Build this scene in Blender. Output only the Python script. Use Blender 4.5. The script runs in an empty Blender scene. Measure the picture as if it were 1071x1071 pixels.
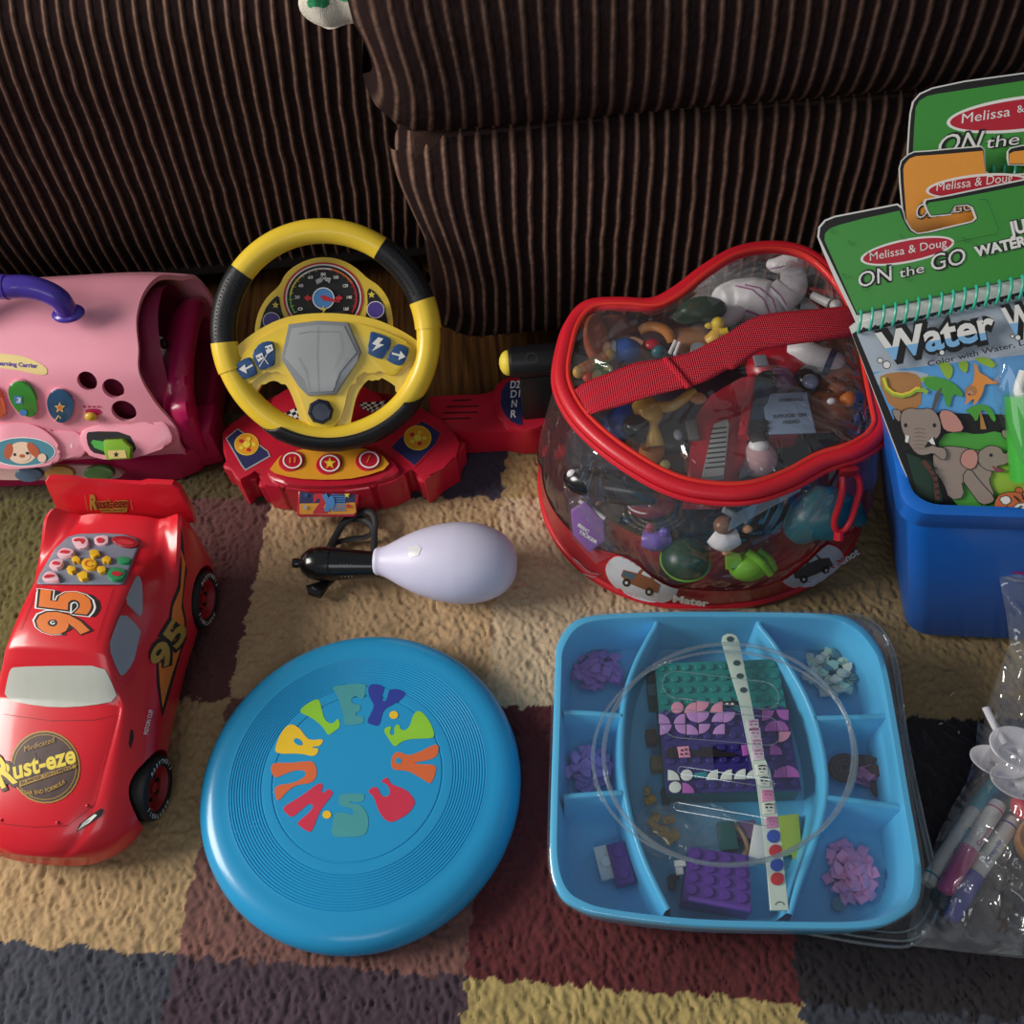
import bpy, bmesh, math, random
import numpy as np
from mathutils import Vector, Matrix, geometry
from mathutils.bvhtree import BVHTree
random.seed(7); RNG = np.random.default_rng(7)
SC = bpy.context.scene
COL = SC.collection
R = math.radians
# ---------------------------------------------------------------- camera
FPX = 1000.0
CAM = Vector((0, 0, 0.8))
MROT = (Matrix.Rotation(R(90 - 55), 3, 'X') @ Matrix.Rotation(R(-5), 3, 'Z'))
cd = bpy.data.cameras.new('camera'); cam = bpy.data.objects.new('camera', cd); COL.objects.link(cam)
cd.sensor_width = 36; cd.sensor_fit = 'HORIZONTAL'; cd.lens = 36 * FPX / 1071; cd.clip_start = 0.01
cam.matrix_world = Matrix.Translation(CAM) @ MROT.to_4x4()
SC.camera = cam
# ---------------------------------------------------------------- light
SC.view_settings.view_transform = 'Standard'; SC.view_settings.look = 'None'
SC.view_settings.exposure = 0.0; SC.view_settings.gamma = 1.0; SC.view_settings.use_curve_mapping = False
w = bpy.data.worlds.new('room_light'); SC.world = w; w.use_nodes = True
w.node_tree.nodes['Background'].inputs[0].default_value = (0.85, 0.92, 1.0, 1)
w.node_tree.nodes['Background'].inputs[1].default_value = 0.20
def area(name, loc, target, sx, sy, power, col):
    l = bpy.data.lights.new(name, 'AREA'); l.shape = 'RECTANGLE'; l.size = sx; l.size_y = sy; l.energy = power; l.color = col
    o = bpy.data.objects.new(name, l); COL.objects.link(o); o.location = loc
    o.rotation_euler = (Vector(target) - Vector(loc)).to_track_quat('-Z', 'Y').to_euler(); return o
area('window_daylight', (-1.9, 0.50, 1.12), (0, 0.45, 0.05), 0.9, 0.9, 50, (1.0, 0.95, 0.88))
area('second_window_daylight', (-0.5, -1.6, 1.9), (0, 0.5, 0.1), 1.0, 0.8, 6.5, (0.9, 0.95, 1.0))  # fill lamp added on the camera side to soften shadows
# ---------------------------------------------------------------- helpers
def s2l(c): return c / 12.92 if c <= 0.04045 else ((c + 0.055) / 1.055) ** 2.4
def rgb(h):
    if isinstance(h, str): h = h.lstrip('#'); h = tuple(int(h[i:i + 2], 16) for i in (0, 2, 4))
    return tuple(s2l(v / 255) for v in h)
MATS = {}
def mat(name, col, rough=0.45, spec=0.5, metal=0.0, bump=0.0, bscale=400.0, var=0.06, vscale=60.0, coat=0.0, sheen=0.0, trans=0.0, sss=0.0, attr=None, ior=1.45):
    if name in MATS: return MATS[name]
    m = bpy.data.materials.new(name); m.use_nodes = True; nt = m.node_tree; b = nt.nodes['Principled BSDF']
    b.inputs['Roughness'].default_value = rough; b.inputs['Specular IOR Level'].default_value = spec
    b.inputs['Metallic'].default_value = metal; b.inputs['Coat Weight'].default_value = coat
    b.inputs['Coat Roughness'].default_value = 0.12
    b.inputs['Sheen Weight'].default_value = sheen; b.inputs['Transmission Weight'].default_value = trans; b.inputs['IOR'].default_value = ior
    if sss: b.inputs['Subsurface Weight'].default_value = sss; b.inputs['Subsurface Scale'].default_value = 0.01
    tc = nt.nodes.new('ShaderNodeTexCoord'); nz = nt.nodes.new('ShaderNodeTexNoise'); nz.inputs['Scale'].default_value = vscale; nz.inputs['Detail'].default_value = 3
    nt.links.new(tc.outputs['Object'], nz.inputs['Vector'])
    mp = nt.nodes.new('ShaderNodeMapRange'); mp.inputs[3].default_value = 1 - var; mp.inputs[4].default_value = 1 + var
    nt.links.new(nz.outputs['Fac'], mp.inputs[0])
    mx = nt.nodes.new('ShaderNodeVectorMath'); mx.operation = 'SCALE'
    if attr:
        at_ = nt.nodes.new('ShaderNodeVertexColor'); at_.layer_name = attr; nt.links.new(at_.outputs['Color'], mx.inputs[0])
    else: mx.inputs[0].default_value = rgb(col)
    nt.links.new(mp.outputs[0], mx.inputs['Scale']); nt.links.new(mx.outputs[0], b.inputs['Base Color'])
    if bump:
        n2 = nt.nodes.new('ShaderNodeTexNoise'); n2.inputs['Scale'].default_value = bscale; n2.inputs['Detail'].default_value = 2
        nt.links.new(tc.outputs['Object'], n2.inputs['Vector']); bp = nt.nodes.new('ShaderNodeBump')
        bp.inputs['Strength'].default_value = min(1, bump); bp.inputs['Distance'].default_value = 0.001
        nt.links.new(n2.outputs['Fac'], bp.inputs['Height']); nt.links.new(bp.outputs[0], b.inputs['Normal'])
    MATS[name] = m; return m
def clear(name, tint=(0.97, 0.98, 0.98), gloss=0.14, rough=0.06, bump=0.0, bscale=20.0, dist=0.01, film=0.0):
    """thin clear plastic: mostly see-through, reflecting at grazing angles"""
    if name in MATS: return MATS[name]
    m = bpy.data.materials.new(name); m.use_nodes = True; nt = m.node_tree; nt.nodes.clear()
    out = nt.nodes.new('ShaderNodeOutputMaterial'); tr = nt.nodes.new('ShaderNodeBsdfTransparent'); tr.inputs[0].default_value = (*tint, 1)
    gl = nt.nodes.new('ShaderNodeBsdfGlossy'); gl.inputs['Roughness'].default_value = rough; gl.inputs[0].default_value = (1, 1, 1, 1)
    fr = nt.nodes.new('ShaderNodeLayerWeight'); fr.inputs[0].default_value = 0.35
    mp = nt.nodes.new('ShaderNodeMapRange'); mp.inputs[3].default_value = gloss * 0.5; mp.inputs[4].default_value = min(1, gloss * 6)
    nt.links.new(fr.outputs['Facing'], mp.inputs[0])
    pw = nt.nodes.new('ShaderNodeMath'); pw.operation = 'POWER'; pw.inputs[1].default_value = 2.2
    nt.links.new(fr.outputs['Facing'], pw.inputs[0]); nt.links.new(pw.outputs[0], mp.inputs[0])
    mx = nt.nodes.new('ShaderNodeMixShader'); nt.links.new(mp.outputs[0], mx.inputs[0]); nt.links.new(tr.outputs[0], mx.inputs[1]); nt.links.new(gl.outputs[0], mx.inputs[2])
    last = mx
    if film:
        df = nt.nodes.new('ShaderNodeBsdfDiffuse'); df.inputs[0].default_value = (0.85, 0.87, 0.9, 1); m2 = nt.nodes.new('ShaderNodeMixShader'); m2.inputs[0].default_value = film
        nt.links.new(mx.outputs[0], m2.inputs[1]); nt.links.new(df.outputs[0], m2.inputs[2]); last = m2
    nt.links.new(last.outputs[0], out.inputs[0])
    tc = nt.nodes.new('ShaderNodeTexCoord'); n2 = nt.nodes.new('ShaderNodeTexNoise'); n2.inputs['Scale'].default_value = bscale; n2.inputs['Detail'].default_value = 2
    n2.inputs['Distortion'].default_value = 0.6
    nt.links.new(tc.outputs['Object'], n2.inputs['Vector']); bp = nt.nodes.new('ShaderNodeBump'); bp.inputs['Distance'].default_value = dist; bp.inputs['Strength'].default_value = bump
    nt.links.new(n2.outputs['Fac'], bp.inputs['Height']); nt.links.new(bp.outputs[0], gl.inputs['Normal'])
    MATS[name] = m; return m

def ray(px, py):
    return (MROT @ Vector(((px - 535.5) / FPX, -(py - 535.5) / FPX, -1)))
def at(px, py, z=0.0):
    d = ray(px, py); return CAM + d * ((z - CAM.z) / d.z)
def on_plane(px, py, o, n):
    d = ray(px, py); return CAM + d * ((o - CAM).dot(n) / d.dot(n))
def K(ox, oy, s): return lambda x, y: (ox + x / s, oy + y / s)
def frame(o, u, v):
    """matrix with origin o, x axis u, y axis v (made square), z = u x v"""
    u = Vector(u).normalized(); n = u.cross(Vector(v)).normalized(); v = n.cross(u)
    m = Matrix((u, v, n)).transposed().to_4x4(); m.translation = Vector(o); return m

class Plane:
    def __init__(s, o, n): s.o = Vector(o); s.n = Vector(n).normalized()
    def __call__(s, px, py, off=0.0): return on_plane(px, py, s.o + s.n * off, s.n)
    def nrm(s, px, py): return s.n
class Surf:
    """the skin of finished meshes; gives the point a line of sight meets, lifted by off"""
    def __init__(s, *objs, smooth=None):
        V = []; F = []
        dg = bpy.context.evaluated_depsgraph_get()
        for o in objs:
            e = o.evaluated_get(dg); me = e.to_mesh(); b = len(V); mw = world(o)
            V += [mw @ v.co for v in me.vertices]; F += [tuple(b + i for i in p.vertices) for p in me.polygons]; e.to_mesh_clear()
        s.t = BVHTree.FromPolygons(V, F)
    def hit(s, px, py):
        d = ray(px, py).normalized(); h = s.t.ray_cast(CAM, d)
        if h[0] is None:
            return None, None
        n = h[1] if h[1].dot(d) < 0 else -h[1]
        return h[0], n
    def __call__(s, px, py, off=0.0):
        h, n = s.hit(px, py)
        if h is None:
            for r_ in (1, 2, 4, 7, 11, 16):
                for a in range(8):
                    h, n = s.hit(px + r_ * math.cos(a * .785), py + r_ * math.sin(a * .785))
                    if h is not None: return h + n * off
            return None
        return h + n * off
    def nrm(s, px, py):
        h, n = s.hit(px, py); return n if n is not None else Vector((0, 0, 1))
def world(o):
    m = o.matrix_basis.copy()
    while o.parent: o = o.parent; m = o.matrix_basis @ m
    return m

_tc = {}
def text2d(s, bold=0.0, res=3):
    k = (s, bold, res)
    if k in _tc: return _tc[k]
    c = bpy.data.curves.new('t', 'FONT'); c.body = s; c.offset = bold; c.resolution_u = res
    o = bpy.data.objects.new('t', c); COL.objects.link(o); bpy.context.view_layer.update()
    me = o.evaluated_get(bpy.context.evaluated_depsgraph_get()).to_mesh()
    bm = bmesh.new(); bm.from_mesh(me); bmesh.ops.remove_doubles(bm, verts=bm.verts, dist=1e-5); bmesh.ops.triangulate(bm, faces=bm.faces[:])
    bm.verts.index_update(); V = [(v.co.x, v.co.y) for v in bm.verts]; F = [tuple(v.index for v in (f.verts if f.normal.z > 0 else f.verts[:][::-1])) for f in bm.faces]; bm.free()
    o.to_mesh_clear(); bpy.data.objects.remove(o); bpy.data.curves.remove(c)
    _tc[k] = (V, F); return _tc[k]

class MB:
    """collects shapes; build() links them as one mesh object"""
    def __init__(s): s.V = []; s.F = []; s.M = []; s.mats = []; s.lay = 0
    def mi(s, m):
        if m not in s.mats: s.mats.append(m)
        return s.mats.index(m)
    def add(s, V, F, m, X=None):
        b = len(s.V); s.V += [tuple(X @ Vector(v)) if X is not None else tuple(v) for v in V]
        s.F += [tuple(b + i for i in f) for f in F]; s.M += [s.mi(m)] * len(F); return s
    def bm(s, bm, m, X=None):
        bm.verts.index_update(); s.add([v.co.copy() for v in bm.verts], [tuple(v.index for v in f.verts) for f in bm.faces], m, X); bm.free(); return s
    def box(s, c, sz, m, X=None, bev=0.0, seg=2, taper=1.0):
        bm = bmesh.new(); bmesh.ops.create_cube(bm, size=1)
        for v in bm.verts:
            t = taper if v.co.z < 0 else 1.0
            v.co = Vector((v.co.x * sz[0] * t, v.co.y * sz[1] * t, v.co.z * sz[2]))
        if bev: bmesh.ops.bevel(bm, geom=bm.edges[:], offset=bev, segments=seg, profile=0.6, affect='EDGES')
        for v in bm.verts: v.co += Vector(c)
        return s.bm(bm, m, X)
    def prism(s, P, z0, z1, m, X=None, bev=0.0, seg=2):
        """P: 2D outline in the frame X"""
        if sum(P[i][0] * P[(i + 1) % len(P)][1] - P[(i + 1) % len(P)][0] * P[i][1] for i in range(len(P))) < 0: P = P[::-1]
        bm = bmesh.new(); lo = [bm.verts.new((x, y, z0)) for x, y in P]; hi = [bm.verts.new((x, y, z1)) for x, y in P]; n = len(P)
        bm.faces.new(lo[::-1]); top = bm.faces.new(hi)
        for i in range(n): bm.faces.new((lo[i], lo[(i + 1) % n], hi[(i + 1) % n], hi[i]))
        if bev: bmesh.ops.bevel(bm, geom=list(top.edges), offset=bev, segments=seg, profile=0.6, affect='EDGES', clamp_overlap=True)
        return s.bm(bm, m, X)
    def plate(s, pts, pl, h0, h1, m, bev=0.0, smooth=0):
        """outline seen in the photo, standing on plane pl from height h0 to h1"""
        u = Vector((1, 0, 0)); X = frame(pl.o, u - pl.n * u.dot(pl.n), pl.n.cross(u)); I = X.inverted()
        if smooth: pts = chaikin(pts, smooth)
        P = [(I @ pl(x, y, h1)) for x, y in pts]
        return s.prism([(p.x, p.y) for p in P], h0, h1, m, X, bev)
    def tube(s, P, r, m, n=12, closed=False, cap=True, flat=1.0, X=None, up=None):
        P = [Vector(p) for p in P]; N = len(P); rr = r if isinstance(r, (list, tuple)) else [r] * N
        V = []; F = []; prev = None
        for i, p in enumerate(P):
            a = P[(i - 1) % N] if (closed or i) else p; b = P[(i + 1) % N] if (closed or i < N - 1) else p
            t = (b - a).normalized()
            if prev is None:
                q = Vector(up) if up else (Vector((0, 0, 1)) if abs(t.z) < 0.9 else Vector((1, 0, 0)))
            else: q = prev
            if up: q = Vector(up)
            q = (q - t * q.dot(t)).normalized(); prev = q; w_ = t.cross(q)
            for k in range(n):
                A = 2 * math.pi * k / n; V.append(p + q * math.cos(A) * rr[i] * flat + w_ * math.sin(A) * rr[i])
        for i in range(N if closed else N - 1):
            for k in range(n):
                F.append((i * n + k, i * n + (k + 1) % n, ((i + 1) % N) * n + (k + 1) % n, ((i + 1) % N) * n + k))
        if cap and not closed: F.append(tuple(range(n))[::-1]); F.append(tuple((N - 1) * n + k for k in range(n)))
        return s.add(V, F, m, X)
    def lathe(s, prof, m, X=None, n=48, sx=1.0, sy=1.0, cap=True):
        V = []; F = []
        for r_, z in prof:
            for k in range(n): A = 2 * math.pi * k / n; V.append((r_ * math.cos(A) * sx, r_ * math.sin(A) * sy, z))
        for i in range(len(prof) - 1):
            for k in range(n): F.append((i * n + k, i * n + (k + 1) % n, (i + 1) * n + (k + 1) % n, (i + 1) * n + k))
        if cap:
            if prof[0][0] > 1e-6: F.append(tuple(range(n))[::-1])
            if prof[-1][0] > 1e-6: F.append(tuple((len(prof) - 1) * n + k for k in range(n)))
        return s.add(V, F, m, X)
    def ell(s, c, r, m, X=None, n=20, k=12, rot=None):
        bm = bmesh.new(); bmesh.ops.create_uvsphere(bm, u_segments=n, v_segments=k, radius=1)
        Q = rot if rot is not None else Matrix.Identity(3)
        for v in bm.verts: v.co = Q @ Vector((v.co.x * r[0], v.co.y * r[1], v.co.z * r[2])) + Vector(c)
        return s.bm(bm, m, X)
    def grid(s, G, m, closed_u=False, closed_v=False):
        nu = len(G); nv = len(G[0]); V = [p for row in G for p in row]; F = []
        for i in range(nu if closed_u else nu - 1):
            for j in range(nv if closed_v else nv - 1):
                i2 = (i + 1) % nu; j2 = (j + 1) % nv
                F.append((i * nv + j, i2 * nv + j, i2 * nv + j2, i * nv + j2))
        return s.add(V, F, m)
    # ---- printed marks laid on a surface
    def marks(s, V2, F2, surf, m, off=None, maxe=None):
        if off is None: s.lay += 1; off = 0.00035 + 0.00012 * s.lay
        bm = bmesh.new(); vs = [bm.verts.new((x, y, 0)) for x, y in V2]
        for f in F2:
            if len(set(f)) >= 3:
                try: bm.faces.new([vs[i] for i in f])
                except ValueError: pass
        if maxe:
            bmesh.ops.triangulate(bm, faces=bm.faces[:])
            for _ in range(5):
                E = [e for e in bm.edges if e.calc_length() > maxe]
                if not E: break
                bmesh.ops.subdivide_edges(bm, edges=E, cuts=1, use_grid_fill=False); bmesh.ops.triangulate(bm, faces=bm.faces[:])
        bad = []
        for v in bm.verts:
            p = surf(v.co.x, v.co.y, off)
            if p is None: bad.append(v)
            else: v.co = p
        if bad: bmesh.ops.delete(bm, geom=bad, context='VERTS')
        bm.normal_update()
        for f in bm.faces:
            if f.normal.dot(CAM - f.calc_center_median()) < 0: f.normal_flip()
        return s.bm(bm, m)
    def poly(s, pts, surf, m, smooth=0, maxe=None, off=None):
        if smooth: pts = chaikin(pts, smooth)
        tr = geometry.tessellate_polygon([[Vector((x, y, 0)) for x, y in pts]])
        return s.marks(pts, tr, surf, m, off, maxe)
    def disc(s, cx, cy, rx, ry, surf, m, rot=0, n=28, maxe=None, a0=0, a1=360, off=None):
        c, d = math.cos(R(rot)), math.sin(R(rot)); full = a1 - a0 >= 360
        A = [R(a0 + (a1 - a0) * i / (n if full else n - 1)) for i in range(n)]
        pts = [(cx + rx * math.cos(a) * c - ry * math.sin(a) * d, cy + rx * math.cos(a) * d + ry * math.sin(a) * c) for a in A]
        if not full: pts.append((cx, cy))
        return s.poly(pts, surf, m, maxe=maxe, off=off)
    def ringm(s, cx, cy, r0, r1, asp, surf, m, a0=0, a1=360, n=40, maxe=None, off=None):
        V = []; F = []
        for i in range(n + 1):
            a = R(a0 + (a1 - a0) * i / n)
            V += [(cx + r0 * math.cos(a), cy + r0 * asp * math.sin(a)), (cx + r1 * math.cos(a), cy + r1 * asp * math.sin(a))]
            if i: F.append((2 * i - 2, 2 * i - 1, 2 * i + 1, 2 * i))
        return s.marks(V, F, surf, m, off, maxe)
    def line(s, pts, wd, surf, m, maxe=None, off=None):
        V = []; F = []
        for i, p in enumerate(pts):
            a = pts[max(0, i - 1)]; b = pts[min(len(pts) - 1, i + 1)]; dx, dy = b[0] - a[0], b[1] - a[1]; L = math.hypot(dx, dy) or 1
            V += [(p[0] - dy / L * wd / 2, p[1] + dx / L * wd / 2), (p[0] + dy / L * wd / 2, p[1] - dx / L * wd / 2)]
            if i: F.append((2 * i - 2, 2 * i - 1, 2 * i + 1, 2 * i))
        return s.marks(V, F, surf, m, off, maxe)
    def text(s, t, p0, p1, h, surf, m, bold=0.0, shear=0.0, maxe=None, off=None, arc=0.0, up=None):
        """t runs from p0 to p1 (baseline ends); h = cap height; all in photo pixels"""
        V, F = text2d(t, bold)
        if not V: return s
        x0 = min(v[0] for v in V); x1 = max(v[0] for v in V); W = x1 - x0 or 1
        ex = Vector((p1[0] - p0[0], p1[1] - p0[1])); ey = Vector((ex.y, -ex.x)).normalized() * h if up is None else Vector(up).normalized() * h
        out = []
        for x, y in V:
            q = (x - x0) / W; yy = y / 0.69
            P = Vector(p0) + ex * q + ey * (yy + arc * (4 * q * (1 - q))) + ex.normalized() * shear * yy * h
            out.append((P.x, P.y))
        return s.marks(out, F, surf, m, off, maxe)
    def build(s, name, parent=None, sharp=35, bevel=0.0, sub=0, solid=0.0, flat=False, attr=None, seg=2):
        me = bpy.data.meshes.new(name); me.from_pydata([tuple(v) for v in s.V], [], s.F)
        for m in s.mats: me.materials.append(m)
        me.polygons.foreach_set('material_index', s.M)
        if not flat:
            me.polygons.foreach_set('use_smooth', [True] * len(me.polygons))
            if sharp < 180: me.set_sharp_from_angle(angle=R(sharp))
        me.update(); me.validate()
        o = bpy.data.objects.new(name, me); COL.objects.link(o)
        if parent is not None:
            o.parent = parent; o.matrix_basis = world(parent).inverted()
        if solid: k = o.modifiers.new('thickness', 'SOLIDIFY'); k.thickness = solid; k.offset = -1
        if bevel: k = o.modifiers.new('soft edges', 'BEVEL'); k.width = bevel; k.segments = seg; k.limit_method = 'ANGLE'; k.angle_limit = R(40)
        if sub: k = o.modifiers.new('smooth', 'SUBSURF'); k.levels = sub; k.render_levels = sub
        return o
def chaikin(P, n=1, closed=True):
    for _ in range(n):
        Q = []
        N = len(P)
        for i in range(N if closed else N - 1):
            a, b = P[i], P[(i + 1) % N]
            Q += [tuple(a[k] * .75 + b[k] * .25 for k in range(len(a))), tuple(a[k] * .25 + b[k] * .75 for k in range(len(a)))]
        if not closed: Q = [P[0]] + Q + [P[-1]]
        P = Q
    return P
def spline(P, n=8, closed=False):
    P = [Vector(p) for p in P]; N = len(P); out = []
    for i in range(N if closed else N - 1):
        g = lambda k: P[k % N] if closed else P[min(max(k, 0), N - 1)]
        a, b, c, d = g(i - 1), g(i), g(i + 1), g(i + 2)
        for j in range(n):
            t = j / n; out.append(0.5 * ((2 * b) + (c - a) * t + (2 * a - 5 * b + 4 * c - d) * t * t + (3 * b - a - 3 * c + d) * t ** 3))
    if not closed: out.append(P[-1])
    return out
def cut(o, mb):
    """carve a hole of mb's shape out of o"""
    c = mb.build('cutter'); k = o.modifiers.new('b', 'BOOLEAN'); k.object = c; k.solver = 'EXACT'; k.operation = 'DIFFERENCE'
    dg = bpy.context.evaluated_depsgraph_get(); dg.update(); me = bpy.data.meshes.new_from_object(o.evaluated_get(dg))
    o.modifiers.clear(); old = o.data; o.data = me; me.name = o.name; bpy.data.meshes.remove(old)
    cm = c.data; bpy.data.objects.remove(c); bpy.data.meshes.remove(cm); me.set_sharp_from_angle(angle=R(35)); return o
def tag(o, label, cat, group=None, kind=None):
    if label: o['label'] = label
    if cat: o['category'] = cat
    if group: o['group'] = group
    if kind: o['kind'] = kind
    return o
def thing(name, loc, label, cat, group=None):
    o = bpy.data.objects.new(name, None); COL.objects.link(o); o.location = loc; o.empty_display_size = .02; return tag(o, label, cat, group)
def regular(n, r, a0=0, cx=0, cy=0): return [(cx + r * math.cos(R(a0 + 360 * i / n)), cy + r * math.sin(R(a0 + 360 * i / n))) for i in range(n)]
def star(cx, cy, r, k=0.45, a0=-90): return [(cx + (r if i % 2 == 0 else r * k) * math.cos(R(a0 + 36 * i)), cy + (r if i % 2 == 0 else r * k) * math.sin(R(a0 + 36 * i))) for i in range(10)]
def vnoise(X, Y, sc, seed):
    """smooth value noise on arrays"""
    r_ = np.random.default_rng(seed); T = r_.random((256, 256)); x = X * sc; y = Y * sc
    xi = np.floor(x).astype(int); yi = np.floor(y).astype(int); fx = x - xi; fy = y - yi; fx = fx * fx * (3 - 2 * fx); fy = fy * fy * (3 - 2 * fy)
    g = lambda a, b: T[a % 256, b % 256]
    return (g(xi, yi) * (1 - fx) + g(xi + 1, yi) * fx) * (1 - fy) + (g(xi, yi + 1) * (1 - fx) + g(xi + 1, yi + 1) * fx) * fy
def gridmesh(name, X, Y, Z, colr=None, material=None):
    h, w_ = X.shape; me = bpy.data.meshes.new(name)
    co = np.stack([X, Y, Z], -1).reshape(-1, 3).astype(np.float32); n = h * w_
    idx = np.arange(n).reshape(h, w_); q = np.stack([idx[:-1, :-1], idx[:-1, 1:], idx[1:, 1:], idx[1:, :-1]], -1).reshape(-1, 4)
    me.vertices.add(n); me.vertices.foreach_set('co', co.ravel()); me.loops.add(q.size); me.loops.foreach_set('vertex_index', q.ravel().astype(np.int32))
    me.polygons.add(len(q)); me.polygons.foreach_set('loop_start', (np.arange(len(q)) * 4).astype(np.int32))
    me.polygons.foreach_set('use_smooth', np.ones(len(q), bool)); me.update(calc_edges=True)
    if colr is not None:
        a = me.color_attributes.new('dye', 'FLOAT_COLOR', 'POINT'); c4 = np.ones((n, 4), np.float32); c4[:, :3] = colr.reshape(-1, 3); a.data.foreach_set('color', c4.ravel())
    if material: me.materials.append(material)
    o = bpy.data.objects.new(name, me); COL.objects.link(o); return o
# ================================================================ floor, rug, sofa
def wood():
    m = bpy.data.materials.new('oak_laminate'); m.use_nodes = True; nt = m.node_tree; b = nt.nodes['Principled BSDF']
    tc = nt.nodes.new('ShaderNodeTexCoord'); mp = nt.nodes.new('ShaderNodeMapping'); mp.inputs['Scale'].default_value = (170, 7, 1)
    nz = nt.nodes.new('ShaderNodeTexNoise'); nz.inputs['Scale'].default_value = 1; nz.inputs['Detail'].default_value = 6; nz.inputs['Distortion'].default_value = 0.7
    cr = nt.nodes.new('ShaderNodeValToRGB'); cr.color_ramp.elements[0].position = .3; cr.color_ramp.elements[1].position = .7
    cr.color_ramp.elements[0].color = (*rgb('#2e1c10'), 1); cr.color_ramp.elements[1].color = (*rgb('#6b4826'), 1)
    nt.links.new(tc.outputs['Object'], mp.inputs[0]); nt.links.new(mp.outputs[0], nz.inputs['Vector']); nt.links.new(nz.outputs['Fac'], cr.inputs[0])
    nt.links.new(cr.outputs[0], b.inputs['Base Color']); b.inputs['Roughness'].default_value = .35
    return m
fl = MB().box((0, .9, -.014), (3.2, 3.0, .01), wood()).build('floor', flat=True); fl['kind'] = 'structure'

def make_rug():
    xs = np.arange(-.66, .86, .00155); ys = np.arange(.045, .745, .00155)
    X, Y = np.meshgrid(xs, ys); S = X.shape
    # tuft heights: short leaning strokes
    wx = vnoise(X, Y, 90, 1) - .5; wy = vnoise(X, Y, 90, 2) - .5
    lx = X + wx * .006; ly = Y + wy * .006
    a = vnoise(lx + ly * .35, ly * .55, 260, 3); b = vnoise(lx - ly * .2, ly * .6, 470, 4); c = vnoise(X, Y, 60, 5)
    h = 1 - np.abs(2 * a - 1); t = .55 * h + .3 * b + .15 * c
    fine = RNG.random(S)
    Z = -.0062 + .0052 * t + .0005 * fine
    # colour blocks woven into the pile
    jx = X + (vnoise(X, Y, 150, 6) - .5) * .008 + (fine - .5) * .002; jy = Y + (vnoise(X, Y, 150, 7) - .5) * .008 + (fine - .5) * .002
    row = (jy < .580 - .103 * jx).astype(int) + (jy < .3474 - .1195 * jx) + (jy < .1216 - .15 * jx)
    c0 = -.415 + (jy - .6) * .09; c1 = -.251 + (jy - .606) * .0977; c2 = -.009 + (jy - .581) * .127; c3 = .182 + (jy - .094) * .12; c4 = .45 + (jy - .094) * .12
    col = (jx > c0).astype(int) + (jx > c1) + (jx > c2) + (jx > c3) + (jx > c4)
    pal = [['#4b4228', '#4b4228', '#3a3645', '#a58d62', '#8a7450', '#8a7450'],
           ['#5f5832', '#5c3938', '#b29470', '#bda587', '#8b7653', '#8b7653'],
           ['#ab8f69', '#ab8f69', '#75514a', '#59292b', '#2c282b', '#3a3233'],
           ['#43444e', '#43444e', '#463840', '#a8935f', '#3c3f48', '#4a2426']]
    P = np.array([[rgb(h_) for h_ in r_] for r_ in pal]); C = P[row, col]
    C = C * (0.86 + .28 * vnoise(X, Y, 25, 8) * 1.0)[..., None] * (0.9 + .2 * fine)[..., None]
    edge = np.clip((.700 - .1 * X - Y) / .004, 0, 1)
    Z = np.where(edge > 0, Z, -.0088)
    keep = Y < .704 - .1 * X
    Yc = np.where(keep, Y, .704 - .1 * X)
    m = mat('rug_pile', '#888888', rough=.95, spec=.12, sheen=.25, var=.08, vscale=900, attr='dye')
    o = gridmesh('rug', X, Yc, Z, C, m)
    return tag(o, 'short pile rug woven in tan, brown, maroon and charcoal squares, under all the toys', 'rug')
make_rug()
# bits of lint on the rug
lint = mat('lint', '#b9b6aa', rough=.9)
# pixel places of three specks
for i, (x, y, r_, L) in enumerate([(996, 726, 35, 7), (984, 757, 10, 4), (1003, 766, 80, 3)]):
    p = at(x, y, .0004); mb = MB(); mb.tube([(-L * .0004, 0, 0), (0, .0003, .0002), (L * .0004, 0, 0)], .0005, lint, n=6, X=Matrix.Translation(p) @ Matrix.Rotation(R(r_), 4, 'Z'))
    tag(mb.build('lint_speck'), ['longest pale lint speck on the rug right of the blue tray', 'small lint speck just below the long one on the black rug square', 'tiny pale lint speck lowest of the three on the black rug square'][i], 'lint', 'lint specks on the rug')

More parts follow.
